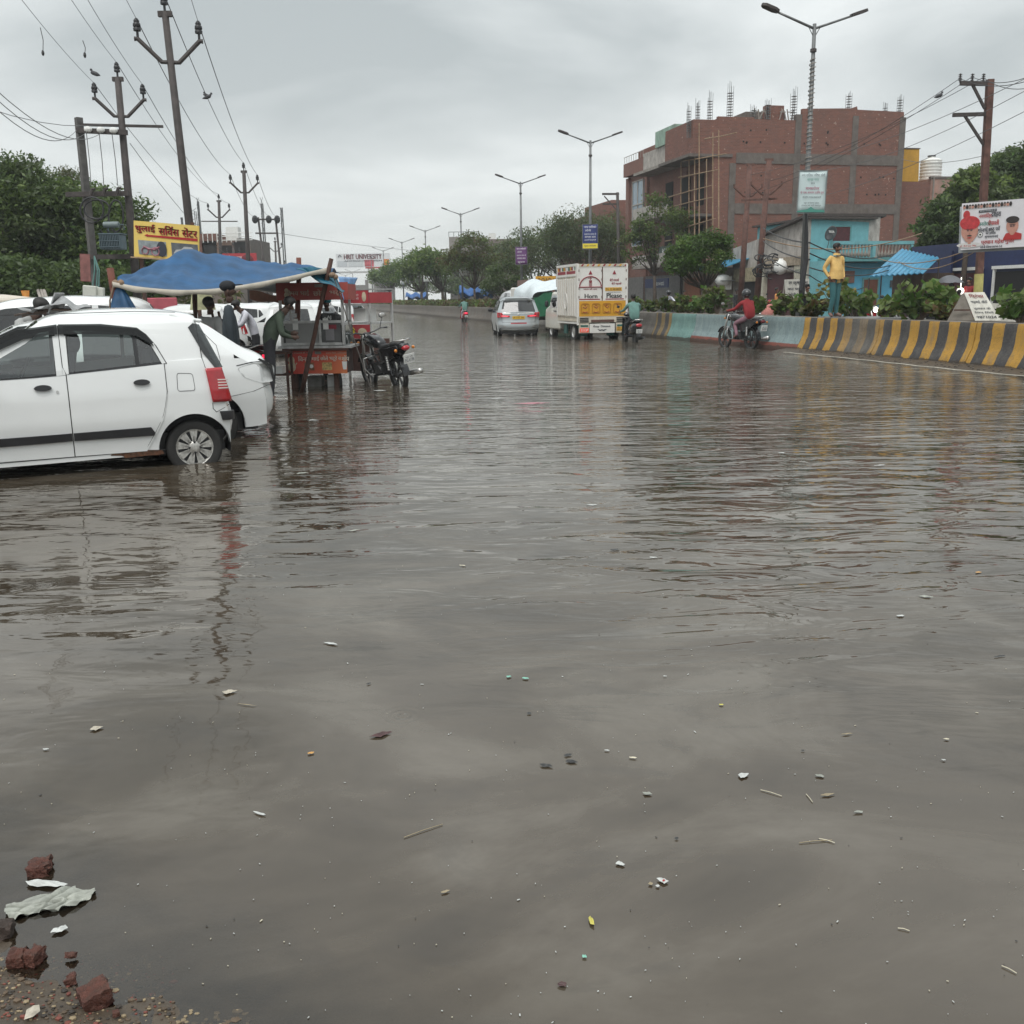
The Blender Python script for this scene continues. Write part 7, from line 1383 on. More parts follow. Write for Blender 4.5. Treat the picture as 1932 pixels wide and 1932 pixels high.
def scooter(label, loc, rz, col, lit=False, tail=REDLAMP, group=None):
    r = thing('scooter', label, 'scooter', loc, rz, group)
    for x, n_ in ((0, 'rear_wheel'), (1.24, 'front_wheel')): pt(r, n_, RUBBER, lambda b: (b.lathe([(.0, -.03), (.12, -.04), (.13, -.045), (.21, -.05), (.225, 0), (.21, .05), (.13, .045), (.12, .04), (0, .03)], (x, 0, .225), 'Y', 22)), smooth=True, auto=50)
    pt(r, 'body', col, lambda b: loft(b, [(-.42, 0, .66, .05, .04), (-.34, 0, .62, .12, .12), (-.1, 0, .56, .19, .20), (.2, 0, .52, .19, .19), (.42, 0, .45, .15, .13), (.48, 0, .40, .1, .08)], 14, 2.6), smooth=True)
    pt(r, 'seat', SEATM, lambda b: loft(b, [(-.36, 0, .79, .07, .03), (-.2, 0, .79, .14, .05), (.15, 0, .76, .15, .05), (.40, 0, .73, .11, .05), (.44, 0, .72, .05, .02)], 12, 2.8), smooth=True)
    pt(r, 'floorboard', BLACK, lambda b: b.box((.66, 0, .28), (.5, .36, .05)), bevel=.01)
    pt(r, 'apron', col, lambda b: b.grid(lambda u, v: (.90+.13*u+.10*(1-(2*v-1)**2), (v-.5)*(.44-.12*u), .28+.62*u), 8, 8), smooth=True)
    pt(r, 'handle_cowl', col, lambda b: loft(b, [(.96, 0, .98, .1, .06), (1.04, 0, .99, .12, .08), (1.12, 0, .98, .08, .06)], 12), smooth=True); pt(r, 'headlight', HEADLIT if lit else CHROME, lambda b: b.ball((1.12, 0, .98), .075, 12, (.5, 1.2, .9)), smooth=True)
    pt(r, 'handlebar', MBK, lambda b: b.tube([(.90, .34, 1.01), (1.0, .1, 1.0), (1.0, -.1, 1.0), (.90, -.34, 1.01)], .016, 6)); pt(r, 'front_mudguard', col, lambda b: b.grid(lambda u, v: (1.24+.27*math.cos(math.pi*(.1+.7*u)), (v-.5)*.14, .225+.27*math.sin(math.pi*(.1+.7*u))), 10, 2))
    pt(r, 'fork', ENG, lambda b: [b.tube([(1.24, s_*.07, .225), (1.06, s_*.05, .85)], .02, 6) for s_ in (-1, 1)])
    for s_ in (-1, 1): pt(r, 'mirror', MBK, lambda b: (b.tube([(.94, s_*.25, 1.0), (.93, s_*.32, 1.2)], .007, 5), b.ball((.93, s_*.34, 1.25), .055, 10, (.25, 1.1, .8))), smooth=True)
    pt(r, 'tail_light', tail, lambda b: b.ball((-.42, 0, .66), .085, 12, (.35, 1.3, .7)), smooth=True); pt(r, 'grab_rail', CHROME, lambda b: b.tube([(-.1, .14, .76), (-.40, .13, .84), (-.46, 0, .85), (-.40, -.13, .84), (-.1, -.14, .76)], .012, 6))
    pl = pt(r, 'number_plate', WPAPER, lambda b: b.box((-.46, 0, .47), (.012, .2, .13), ry=R(-10))); text_ob('lettering', [('UP 14', (-.475, 0, .49), (0, -1, 0), (.15, 0, 1), .12, .04), ('4417', (-.475, 0, .44), (0, -1, 0), (.15, 0, 1), .12, .045)], TB, pl)
    pt(r, 'rear_mudguard', BLACK, lambda b: b.box((-.40, 0, .38), (.1, .12, .2), ry=.3)); pt(r, 'exhaust', ENG, lambda b: b.tube([(.1, -.17, .2), (-.35, -.19, .26)], [.04, .05], 8))
    return r
# ================================================================= PEOPLE   (local x = where they face, y = their left)
def cloth(name, col): return mat(name, col, .85, var=.18, vs=5, bump=.5, bs=9)
SKIN = mat('skin_brown', (.17, .078, .045), .55, var=.1, vs=9); SKIND = mat('skin_dark', (.07, .036, .024), .6, var=.1); HAIR = mat('hair_black', (.012, .010, .009), .6, var=.3, vs=40)
STAND = dict(pelvis=(0, 0, .94), spine=(.01, 0, 1.13), chest=(0, 0, 1.32), neck=(.0, 0, 1.445), head0=(.015, 0, 1.515), head1=(.02, 0, 1.585), head2=(.01, 0, 1.655),
    shL=(0, .175, 1.40), elL=(-.03, .23, 1.13), wrL=(.05, .24, .89), haL=(.07, .24, .83), hipL=(0, .09, .87), knL=(.02, .10, .48), anL=(-.02, .10, .09), toL=(.13, .12, .035))
RAD = dict(pelvis=.145, spine=.135, chest=.155, neck=.058, head0=.066, head1=.088, head2=.066, sh=.074, el=.052, wr=.034, ha=.034, hip=.10, kn=.068, an=.046, to=.038)
def person(label, loc, rz, cols, over={}, scale=1.0, sleeve='long', head='hair', belly=0, detail=False, feet='shoe', group=None, fat=1.18):
    J = dict(STAND)
    for k in list(STAND):
        if k.endswith('L') and k[:-1] in ('sh', 'el', 'wr', 'ha', 'hip', 'kn', 'an', 'to'): p = STAND[k]; J[k[:-1]+'R'] = (p[0], -p[1], p[2])
    J.update(over)
    for s_ in 'LR':   # fingers and thumb grow from the palm
        h = Vector(J['ha'+s_]); w_ = Vector(J['wr'+s_]); d = (h-w_).normalized(); side = d.cross(Vector((0, 1 if s_ == 'L' else -1, 0))).normalized() if abs(d.y) < .9 else Vector((1, 0, 0))
        for i, ln in enumerate((.060, .070, .066, .052)): J['f%d%s' % (i, s_)] = tuple(h+d*ln+side*(.024-.016*i)+Vector((0, -.012 if s_ == 'L' else .012, 0))*(i*.3))
        J['th'+s_] = tuple(w_.lerp(h, .5)+side*.05+d*.03)
    E = [('pelvis', 'spine'), ('spine', 'chest'), ('chest', 'neck'), ('neck', 'head0'), ('head0', 'head1'), ('head1', 'head2')]
    for s_ in 'LR': E += [('chest', 'sh'+s_), ('sh'+s_, 'el'+s_), ('el'+s_, 'wr'+s_), ('wr'+s_, 'ha'+s_), ('pelvis', 'hip'+s_), ('hip'+s_, 'kn'+s_), ('kn'+s_, 'an'+s_), ('an'+s_, 'to'+s_), ('ha'+s_, 'th'+s_)]+[('ha'+s_, 'f%d%s' % (i, s_)) for i in range(4)]
    h0, h1 = Vector(J['head0']), Vector(J['head1']); hu = (Vector(J['head2'])-h0).normalized(); fdir = Vector(J.get('face', (1, 0, 0))); fdir = (fdir-hu*fdir.dot(hu)).normalized(); J.pop('face', None)
    J['nose'] = tuple(h1+fdir*.098-hu*.012); E.append(('head1', 'nose')); J['chin'] = tuple(h0+fdir*.055-hu*.012); E.append(('head0', 'chin'))
    names = list(J); me = bpy.data.meshes.new('body'); me.from_pydata([J[k] for k in names], [(names.index(a), names.index(b)) for a, b in E], [])
    ob = bpy.data.objects.new('body', me); COL.objects.link(ob); sk = ob.modifiers.new('s', 'SKIN'); sk.branch_smoothing = .6; sb = ob.modifiers.new('d', 'SUBSURF'); sb.levels = 1
    for i, k in enumerate(names):
        b = k.rstrip('LR') if k not in RAD else k; r_ = RAD.get(k, RAD.get(b, .009))
        if k[0] == 'f' and k[1].isdigit(): r_ = .0085
        if k.startswith('th'): r_ = .010
        if k == 'nose': r_ = .012
        if k == 'chin': r_ = .03
        v = me.skin_vertices[0].data[i]; rx, ry = r_, r_
        if k in ('pelvis', 'spine', 'chest'): rx, ry = r_*1.12*fat, r_*.78*fat
        v.radius = (rx, ry); v.use_root = (k == 'pelvis')
    bpy.context.view_layer.update(); m2_ = bpy.data.meshes.new_from_object(ob.evaluated_get(bpy.context.evaluated_depsgraph_get())); bpy.data.objects.remove(ob)
    V = np.array([tuple(v.co) for v in m2_.vertices])
    if belly: s_ = np.exp(-((V[:, 2]-1.12)/.13)**2)*(V[:, 0] > 0)*(np.abs(V[:, 1]) < .17); V[:, 0] += belly*s_; m2_.vertices.foreach_set('co', V.ravel())
    seg = [(np.array(J[a]), np.array(J[b]), a, b) for a, b in E]
    def kind(a, b):
        q = a+b
        if 'head' in q or 'nose' in q or 'chin' in q or a.startswith('ha') or b.startswith('ha'): return 0
        if a == 'chest' and b == 'neck': return 1
        if a[:2] == 'el': return 1 if sleeve == 'long' else 0
        if a[:2] == 'sh' or b[:2] == 'sh' or a in ('spine', 'pelvis') and b in ('chest', 'spine'): return 1
        if a[:2] == 'an': return 3
        return 2
    mi = []
    cen = np.array([tuple(p.center) for p in m2_.polygons])
    best = np.full(len(cen), 1e9); idx = np.zeros(len(cen), int)
    for (A_, B_, a, b) in seg:
        ab = B_-A_; t_ = np.clip(((cen-A_)@ab)/(ab@ab+1e-9), 0, 1); d_ = np.linalg.norm(cen-(A_+t_[:, None]*ab), axis=1)-(.05 if a in ('spine', 'chest', 'pelvis') and b in ('spine', 'chest') else 0); k_ = kind(a, b)
        d_ = np.where((k_ == 0) & (d_ > .05) & (cen[:, 2] < 1.2), 9, d_) if a[:2] in ('ha', 'wr') else d_; u = d_ < best; best[u] = d_[u]; idx[u] = k_
    for m in cols: m2_.materials.append(m)
    m2_.polygons.foreach_set('material_index', idx.astype(np.int32)); m2_.polygons.foreach_set('use_smooth', [True]*len(m2_.polygons))
    r = thing('person', label, 'person', loc, rz, group); r.scale = (scale,)*3; b = bpy.data.objects.new('body', m2_); COL.objects.link(b); b.parent = r; b.name = 'body'
    hc_ = h1+hu*.03
    def orient(mb): # local head frame -> object
        M = Matrix((fdir, hu.cross(fdir), hu)).transposed(); mb.v = [tuple(hc_+M@Vector(q)) for q in mb.v]; return mb
    if head == 'hair': mb = MB(); mb.ball((-.018, 0, .028), .098, 14, (1.05, .92, .86), 8); mb.v = [(q[0], q[1], q[2]) if not (q[0] > .045 and q[2] < .05) else (q[0]*.55, q[1]*.9, max(q[2], .0)+.03) for q in mb.v]; orient(mb).build('hair', HAIR, r, smooth=True)
    elif head == 'helmet':
        mb = MB(); mb.ball((-.005, 0, .0), .135, 16, (1.08, .92, 1.0), 10); orient(mb).build('helmet', MBK, r, smooth=True); mb = MB(); mb.grid(lambda u, v: ((.142)*math.cos((u-.5)*1.9), .13*math.sin((u-.5)*1.9), -.045+.075*v), 8, 3); orient(mb).build('visor', GLASSD, r, smooth=True)
    elif head == 'cap':
        mb = MB(); mb.ball((-.012, 0, .04), .098, 14, (1.04, .92, .75), 8); mb.prism([(.05, -.07), (.14, -.06), (.18, 0), (.14, .06), (.05, .07)], (0, 0, .045), (1, 0, 0), (0, 1, 0), (0, 0, .012)); orient(mb).build('cap', cols[4] if len(cols) > 4 else HAIR, r, smooth=True, auto=60)
    for s_ in (-1, 1): mb = MB(); mb.ball((-.005, s_*.082, -.03), .026, 8, (.7, .4, 1.1)); orient(mb).build('ear', cols[0], r, smooth=True)
    if detail:
        for s_ in (-1, 1): mb = MB(); mb.ball((.078, s_*.030, -.022), .010, 8, (.6, 1.4, .7)); orient(mb).build('eye', HAIR, r); mb = MB(); mb.ball((.08, s_*.032, -.002), .012, 6, (.4, 1.8, .3)); orient(mb).build('eyebrow', HAIR, r)
        mb = MB(); mb.ball((.078, 0, -.072), .014, 8, (.4, 1.7, .35)); orient(mb).build('moustache', HAIR, r)
    return r
YSH = cloth('shirt_yellow', (.66, .43, .15)); TRT = cloth('trousers_teal', (.035, .13, .14)); TRB = cloth('trousers_dark', (.03, .03, .035)); RSH = cloth('shirt_red', (.25, .018, .022)); TSH = cloth('shirt_teal', (.13, .25, .22)); OSH = cloth('kurta_orange', (.58, .24, .07)); BEI = cloth('trousers_beige', (.30, .22, .17)); WSH = cloth('shirt_white', (.62, .62, .68)); GSH = cloth('shawl_green', (.055, .075, .052)); DSH = cloth('shirt_slate', (.028, .038, .045)); GRY = cloth('shirt_grey', (.36, .36, .35)); PNK = cloth('trousers_mauve', (.26, .14, .17)); BLK = cloth('shirt_black', (.02, .02, .022)); SHOE = mat('shoe_brown', (.16, .09, .07), .7, var=.2); 
# the man standing on the wall
b = PW(1572, 603, .31); b.z = .895
person('man in a yellow shirt and teal trousers standing on the barrier looking right', b, R(-62), (SKIN, YSH, TRT, SHOE), dict(
    elL=(-.05, .26, 1.14), wrL=(.06, .21, .93), haL=(.08, .17, .88), elR=(-.12, -.27, 1.13), wrR=(.0, -.22, .94), haR=(.04, -.18, .89), hipL=(0, .085, .87), hipR=(0, -.085, .87), knL=(.01, .075, .48), knR=(.03, -.075, .48), anL=(-.01, .09, .09), anR=(-.03, -.10, .09), toL=(.12, .15, .035), toR=(.11, -.15, .035), face=(.9, .45, .0), pelvis=(.0, 0, .95)), 1.06, detail=True, belly=.05, fat=1.2)
mb = MB(); q = b; Mz = Matrix.Rotation(R(-42), 3, 'Z')
for s_ in (-1, 1): pass
# loose shirt hem and collar of that man
pr = bpy.data.objects['person']; mb = MB(); mb.grid(lambda u, v: ((.138+.012*v)*math.cos(6.2832*u)+.012, (.192+.012*v)*math.sin(6.2832*u), 1.06-.17*v+.008*math.sin(5*6.28*u)*v), 28, 4); mb.build('shirt_hem', YSH, pr, smooth=True)
mb = MB(); mb.grid(lambda u, v: ((.062+.02*v)*math.cos(6.2832*u)+.0, (.068+.03*v)*math.sin(6.2832*u), 1.485-.05*v), 20, 2); mb.build('collar', YSH, pr, smooth=True)
RIDE = dict(pelvis=(.12, 0, .90), spine=(.15, 0, 1.06), chest=(.22, 0, 1.26), neck=(.27, 0, 1.40), head0=(.30, 0, 1.475), head1=(.31, 0, 1.54), head2=(.31, 0, 1.60), shL=(.23, .175, 1.34), shR=(.23, -.175, 1.34), elL=(.45, .27, 1.14), elR=(.45, -.27, 1.14), wrL=(.74, .30, 1.09), wrR=(.74, -.30, 1.09), haL=(.80, .30, 1.09), haR=(.80, -.30, 1.09),
    hipL=(.14, .10, .88), hipR=(.14, -.10, .88), knL=(.55, .19, .74), knR=(.55, -.19, .74), anL=(.42, .2, .40), anR=(.42, -.2, .40), toL=(.57, .21, .345), toR=(.57, -.21, .345))
SRIDE = dict(RIDE); SRIDE.update(knL=(.55, .15, .66), knR=(.55, -.15, .66), anL=(.60, .14, .36), anR=(.60, -.14, .36), toL=(.75, .15, .325), toR=(.75, -.15, .325), pelvis=(.12, 0, .86), hipL=(.14, .10, .84), hipR=(.14, -.10, .84))
# red shirted rider
a = G(1417, 657); h_ = R(113); motorcycle('dark motorcycle ridden by the red shirted man beside the blue painted barrier', (a.x, a.y, -.05), h_, MBK, 'UP16 2051', tail=mat('tail_dark_red', (.12, .01, .012), .25, var=0))
person('rider in a red shirt and black helmet on the motorcycle', (a.x, a.y, -.05), h_, (SKIN, RSH, PNK, SHOE), RIDE, head='helmet')
# rider by the truck
a = G(1197, 645); scooter('black scooter half hidden by the truck', (a.x, a.y-.2, -.1), R(99), MBK); person('scooter rider in a pale green shirt right beside the truck', (a.x, a.y-.2, -.1), R(99), (SKIND, TSH, TRB, SHOE), SRIDE)
# far rider
a = G(878, 607); scooter('distant red scooter with its tail lamp lit', (a.x, a.y, -.1), R(101), MRD, tail=REDGLOW); person('far off scooter rider in a pale teal shirt', (a.x, a.y, -.1), R(101), (SKIND, TSH, WSH, SHOE), SRIDE)
# across the median
def zroad(px, py, w_, z=.08): q = PW(px, py, w_); q.z = z; return q
WALKP = dict(knL=(.14, .09, .50), anL=(.22, .09, .10), toL=(.37, .10, .04), knR=(-.02, -.09, .48), anR=(-.22, -.09, .12), toR=(-.10, -.10, .035), elL=(-.08, .22, 1.15), elR=(.02, -.23, 1.13), wrR=(.16, -.22, .93), haR=(.19, -.22, .87))
person('man in an orange kurta walking past the open doorway', zroad(1463, 600, 10.4, .12), R(-25), (SKIN, OSH, BEI, SHOE), WALKP, .98)
mb = MB(); q = zroad(1449, 590, 10.2, .5); mb.ball(q, .34, 12, (1, .9, 1.2), 8); mb.ball(q+Vector((.1, 0, .38)), .2, 10, (1, 1, .7)); tag(mb.build('sack', mat('pink_cloth', (.50, .20, .17), .9, var=.25, bump=.6, bs=8), smooth=True), 'pink checked bundle beside the man in orange', 'sack')
q = zroad(1256, 600, 7.0); h2 = R(-74); scooter('white lit scooter facing the camera behind the shrubs', q, h2, MBK, lit=True); person('scooterist in white with a dark helmet facing the camera', q, h2, (SKIN, WSH, TRB, SHOE), SRIDE, head='helmet')
q = zroad(1610, 600, 4.6); motorcycle('motorcycle with a big white headlight right of the man on the wall', q, R(-75), MBK, lit=True); q = zroad(1642, 600, 6.2); motorcycle('red motorcycle parked beside the white headlight', q, R(-60), MRD)
q = zroad(1810, 600, 3.6); motorcycle('red motorcycle with a glaring headlight behind the low brownish bush', q, R(-82), MRD, lit=True); q = zroad(1748, 600, 6.5); motorcycle('motorcycle with upright handlebars behind the large bush', q, R(-60), MBK)
person('man in a grey shirt sitting low beside the red motorcycle', zroad(1806, 600, 8.4), R(70), (SKIND, GRY, TRB, SHOE), {}, .86); person('person in red leaning out by the rusty pole', zroad(1824, 600, 12.2, .2), R(200), (SKIN, RSH, TRB, SHOE), {}, 1.05); person('dark clothed man under the grey umbrella', zroad(1790, 600, 10.8), R(250), (SKIND, BLK, TRB, SHOE), dict(elR=(.1, -.22, 1.2), wrR=(.18, -.15, 1.36), haR=(.19, -.15, 1.42)), 1.0)
q = zroad(1786, 600, 10.8); um = thing('umbrella', 'grey umbrella open behind the large bush', 'umbrella', (q.x, q.y, .1)); mb = MB(); mb.grid(lambda u, v: (.52*v*math.cos(6.283*u), .52*v*math.sin(6.283*u), 1.98-.26*v*v-.03*v*abs(math.sin(4*6.283*u))), 32, 6); mb.build('canopy', mat('umbrella_grey', (.12, .12, .13), .5, var=.1), um, smooth=True); mb = MB(); mb.tube([(0, 0, 1.2), (0, 0, 2.05)], .012, 6); mb.build('shaft', BLACK, um)
for k in range(8): a_ = k*math.pi/4; mb = MB(); mb.tube([(0, 0, 1.96), (.26*math.cos(a_), .26*math.sin(a_), 1.90), (.51*math.cos(a_), .51*math.sin(a_), 1.70)], .006, 4); mb.build('rib', BLACK, um)
q = PW(1812, 549, 12.0); mb = MB(); mb.ball(q, .13, 14); mb.tube([q+Vector((0, 0, .1)), q+Vector((0, 0, .5))], .015, 5); tag(mb.build('bulb', HEADLIT, smooth=True), 'bright round bulb glowing under the tree at right', 'lamp')
for px, w_, lab, co_ in [(1388, 11.5, 'man in dark clothes in the shade of the small green tree', (SKIND, BLK, TRB, SHOE)), (1520, 3.0, 'dark clothed figure behind the nearest lamp post', (SKIN, BLK, TRB, SHOE)), (1290, 11.0, 'figure in a pink shirt at the stalls behind the round tree', (SKIN, cloth('shirt_pink', (.5, .2, .18)), TRB, SHOE)), (885, 11, 'tiny figure in blue walking below the median trees', (SKIND, cloth('shirt_blue', (.1, .13, .3)), TRB, SHOE))]: person(lab, zroad(px, 600, w_), R(-60), co_, WALKP)
q = zroad(1436, 600, 11.8, .2); motorcycle('motorcycle parked in the dark doorway', q, R(-70), MRD)
# folding board, white notice board
fb = thing('folding_board', 'folding notice board with hand painted words on top of the median', 'sign'); fbm = mat('board_white', (.60, .58, .52), .7, var=.12, vs=5, dirt=.4)
yb_ = PW(1858, 606, 1.0).y; BL, BR, TR_, TL = D(1840, 605, yb_), D(1889, 605, yb_-.1), D(1857, 551, yb_+.3), D(1819, 552, yb_+.35)
def quad_board(name, pts, th, m_): mb = MB(); n_ = (pts[1]-pts[0]).cross(pts[3]-pts[0]).normalized()*th; mb.add(pts+[p-n_ for p in pts], [(0, 1, 2, 3), (7, 6, 5, 4), (0, 4, 5, 1), (1, 5, 6, 2), (2, 6, 7, 3), (3, 7, 4, 0)]); return mb.build(name, m_, fb)
quad_board('front_board', [BL, BR, TR_, TL], .015, fbm); quad_board('side_board', [D(1787, 605, yb_+.3), D(1838, 605, yb_+.05), D(1820, 553, yb_+.36), D(1814, 556, yb_+.5)], .015, mat('board_grey', (.17, .15, .125), .8, var=.25, dirt=.3))
mb = MB(); mb.bar(D(1800, 585, yb_+.2), D(1830, 585, yb_+.1), .03); mb.build('batten', WOODDK, fb)
bil = lambda u, v: BL.lerp(BR, u).lerp(TL.lerp(TR_, u), v); ayv = (TL-BL).lerp(TR_-BR, .5).normalized(); axv = (BR-BL).normalized()
text_ob('lettering', [('प्रिंशा', bil(.5, .85), axv, ayv, .28, .12)], mat('ink_dullred', (.25, .05, .05), .7, var=0), fb, off=.012, bold=.003); text_ob('lettering', [('फ्लाई वोर्ड', bil(.5, .65), axv, ayv, .32, .09), ('दुकान के', bil(.5, .42), axv, ayv, .32, .07), ('लिए मिले', bil(.5, .28), axv, ayv, .36, .06), ('9871024', bil(.5, .12), axv, ayv, .38, .06)], TB, fb, off=.012, bold=.002)
q = PW(1890, 580, 2.6); sb_ = thing('notice_board', 'grey notice board standing behind the folding board', 'sign', (q.x, q.y, .1)); 
for k in range(4): mb = MB(); mb.box((.05*k, 0, 1.05-k*.16), (.5, .03, .12), ry=R(4)); mb.build('panel', fbm, sb_)
mb = MB(); mb.bar((-.2, .04, 0), (-.2, .04, 1.1), .03); mb.bar((.25, .04, 0), (.25, .04, 1.1), .03); mb.build('post', WOODDK, sb_)
q = PW(1507, 545, 9.8); nb = thing('notice_board', 'white notice board with three lines of black words left of the lamp post', 'sign', q, R(12)); mb = MB(); mb.prism([(-.72, .42), (.5, .45), (.55, -.40), (-.62, -.44)], (0, 0, 0), (1, 0, 0), (0, 0, 1), (0, .05, 0)); mb.build('panel', fbm, nb); text_ob('lettering', [('ल कृष्ण भ', (-.05, -.012, .25), (1, 0, 0), (0, 0, 1), .95, .17), ('बात पानी पूरी', (-.05, -.012, -.0), (1, 0, 0), (0, 0, 1), 1.0, .17), ('लोनी गाजिया', (-.03, -.012, -.25), (1, 0, 0), (0, 0, 1), .9, .17)], TB, nb, bold=.005); mb = MB(); mb.bar((-.66, .06, .4), (-.85, .1, -1.3), .05); mb.bar((.5, .06, .4), (.55, .1, -1.3), .05); mb.build('leg', CONCL, nb)
# cement slab lying on the median
q0, q1 = PW(1592, 597, 1.1), PW(1690, 601, 1.1); s0_, s1_ = sw(q0)[1], sw(q1)[1]; sl = slab('concrete_slab', .55, 1.7, s1_, s0_, .80, .90, mat('slab_grey', (.24, .24, .24), .7, var=.15, dirt=.3), kind=None); tag(sl, 'flat grey cement slab lying on the median right of the standing man', 'slab')
# yellow board among the shrubs
q = PW(1323, 570, 3.2); mb = MB(); mb.box(q, (.75, .04, .55)); tag(mb.build('notice_board', mat('board_olive', (.30, .24, .12), .8, var=.3, vs=9)), 'olive yellow notice board behind the shrubs below the small tree', 'sign')
# ================================================================= THE FOOD CART AND ITS CANOPY
Y0 = 17.35; A_ = D(540, 707, Y0); B_ = D(655, 707, Y0-.05); cw = B_.x-A_.x; ct = thing('food_cart', 'red and steel food cart under the blue canopy with hindi lettering', 'food cart', (A_.x, Y0, 0), R(-1))
Zf = lambda py: D(600, py, Y0).z
CRED = mat('cart_red', (.42, .05, .035), .5, var=.15, vs=3); CREDD = mat('cart_red_shade', (.34, .065, .052), .6, var=.15, vs=3)
m, t, p = base_mat('cart_banner'); tcn = t.new('TexCoord').outputs['Object']; sp = t.new('SeparateXYZ'); t.l.new(tcn, sp.inputs[0])
t.l.new(t.ramp(t.math('ADD', t.math('MULTIPLY', sp.outputs[0], .55), t.math('MULTIPLY', t.math('SUBTRACT', .9, sp.outputs[2]), .45)), [(.1, (.50, .055, .045)), (.45, (.56, .075, .05)), (.95, (.64, .21, .07))]), p.inputs['Base Color']); p.inputs['Roughness'].default_value = .5; BANN = m
zt_, zm, zb = Zf(658), Zf(653), Zf(707)
def cb(name, a_, b_, m, par=ct, bevel=0): mb = MB(); mb.box2(a_, b_); return mb.build(name, m, par, bevel=bevel)
zl = zb+.02; zh = Zf(659); cb('base_box', (.01, .02, zl), (cw-.02, .75, zh-.02), mat('cart_inner', (.06, .035, .03), .8, var=.3)); pn = cb('lower_panel', (0, -.01, zl), (cw, .015, zh), BANN); cb('ledge', (-.10, -.06, zh+.02), (cw+.10, .80, zh+.06), STEEL); cb('ledge_lip', (-.03, -.07, zh-.02), (cw+.05, -.04, zh+.02), WOODDK)
zg0 = zh+.07; zg1 = Zf(603)
cb('glass_sheet', (.03, 0, zg0+.02), (cw*.56, .008, zg1-.06), mat('dusty_acrylic', (.27, .27, .26), .35, var=.12, vs=3)); cb('glass_sheet', (cw*.60, 0, zg0+.02), (cw*.93, .008, zg1-.06), mat('dark_acrylic', (.10, .10, .10), .3, var=.4, vs=4)); cb('red_curtain', (cw*.71, -.004, zg0+.27), (cw*.86, .0, zg1-.09), mat('dull_red', (.24, .03, .045), .7, var=.3, vs=10)); cb('tray', (cw*.68, -.004, zg0+.08), (cw*.82, .0, zg0+.28), mat('tray_grey', (.24, .23, .24), .6, var=.1))
for x in (-.05, cw*.57, cw*.95): cb('frame_post', (x, -.02, zg0), (x+.045, .02, zg1 if x > 0 and x < cw*.9 else Zf(566)), STEEL)
for x in (-.05, cw*.95): cb('frame_post', (x, .72, zg0), (x+.04, .76, Zf(540)), STEEL)
for z_ in (zg0, zg1-.06): cb('frame_rail', (-.004, -.018, z_-.03+.03), (cw*.945, .018, z_+.045), STEEL)
cb('worktop', (-.04, .03, zg1-.1), (cw, .74, zg1-.06), STEEL); cb('side_glass', (-.045, .03, zg0), (-.035, .70, zg1-.1), GLASSM); cb('side_glass', (cw-.01, .03, zg0), (cw, .70, zg1-.1), GLASSM)
cb('back_panel', (0, .75, zg0), (cw, .765, zg1-.12), mat('back_grey', (.13, .13, .13), .6, var=.2))
for y_ in (.19, .68): cb('paper_notice', (cw*y_-.035, -.012, zg0+.27), (cw*y_+.06, -.009, zg0+.46), WPAPER); cb('paper_notice', (cw*y_-.035, -.012, zg0+.48), (cw*y_+.045, -.009, zg0+.55), mat('notice_dark' if y_ > .3 else 'notice_pale', (.05, .05, .05) if y_ > .3 else (.6, .6, .6), .6, var=0))
# signboard at the top
zs0, zs1 = Zf(566), Zf(533); sbd = cb('signboard', (-.07, -.06, zs0), (cw+.09, -.03, zs1), CREDD); cb('sign_side', (cw+.06, -.03, zs0), (cw+.09, .75, zs1-.03), CREDD); cb('roof_sheet', (-.05, -.02, zs1-.03), (cw+.05, .78, zs1-.01), BLUETIN)
LC = mat('letter_cream', (.52, .42, .33), .7, var=0)
hs = zs1-zs0; text_ob('lettering', [('विनय भाई', (.30, -.062, zs0+hs*.42), (1, 0, 0), (0, 0, 1), .40, hs*.36), ('छोले', (.68, -.062, zs0+hs*.42), (1, 0, 0), (0, 0, 1), .22, hs*.36), ('भटूरे', (.97, -.062, zs0+hs*.42), (1, 0, 0), (0, 0, 1), .24, hs*.36)], LC, sbd, bold=.003); text_ob('lettering', [('शुद्ध शाकाहारी भोजनालय की सजावट', (.36, -.062, zs0+hs*.80), (1, 0, 0), (0, 0, 1), .55, hs*.12)], mat('letter_rose', (.40, .14, .10), .7, var=0), sbd); cb('sticker', (.60, -.066, zs0+hs*.72), (.76, -.061, zs0+hs*.92), CONCL, sbd)
hp = zh-zl; text_ob('lettering', [('विनय', (.33, -.012, zl+hp*.63), (1, 0, 0), (0, 0, 1), .20, hp*.22), ('भाई', (.53, -.012, zl+hp*.63), (1, 0, 0), (0, 0, 1), .14, hp*.22), ('छोले भटूरे व', (.80, -.012, zl+hp*.62), (1, 0, 0), (0, 0, 1), .36, hp*.24), ('शॉप', (1.06, -.012, zl+hp*.63), (1, 0, 0), (0, 0, 1), .13, hp*.22)], mat('letter_pale', (.68, .62, .52), .6, var=0), pn, bold=.003); text_ob('lettering', [('शुद्ध शाकाहारी की सजावट', (.28, -.012, zl+hp*.86), (1, 0, 0), (0, 0, 1), .42, hp*.08), ('अशोक विहार, गाजियाबाद', (.90, -.012, zl+hp*.84), (1, 0, 0), (0, 0, 1), .36, hp*.08)], LC, pn)
cb('sticker', (.53, -.016, zl+hp*.80), (.64, -.011, zl+hp*.92), CONCL, pn)
DISH = mat('dish_print', (.50, .36, .14), .6, var=.5, vs=30); PALEF = mat('print_figure', (.58, .50, .36), .6, var=.2, vs=14)
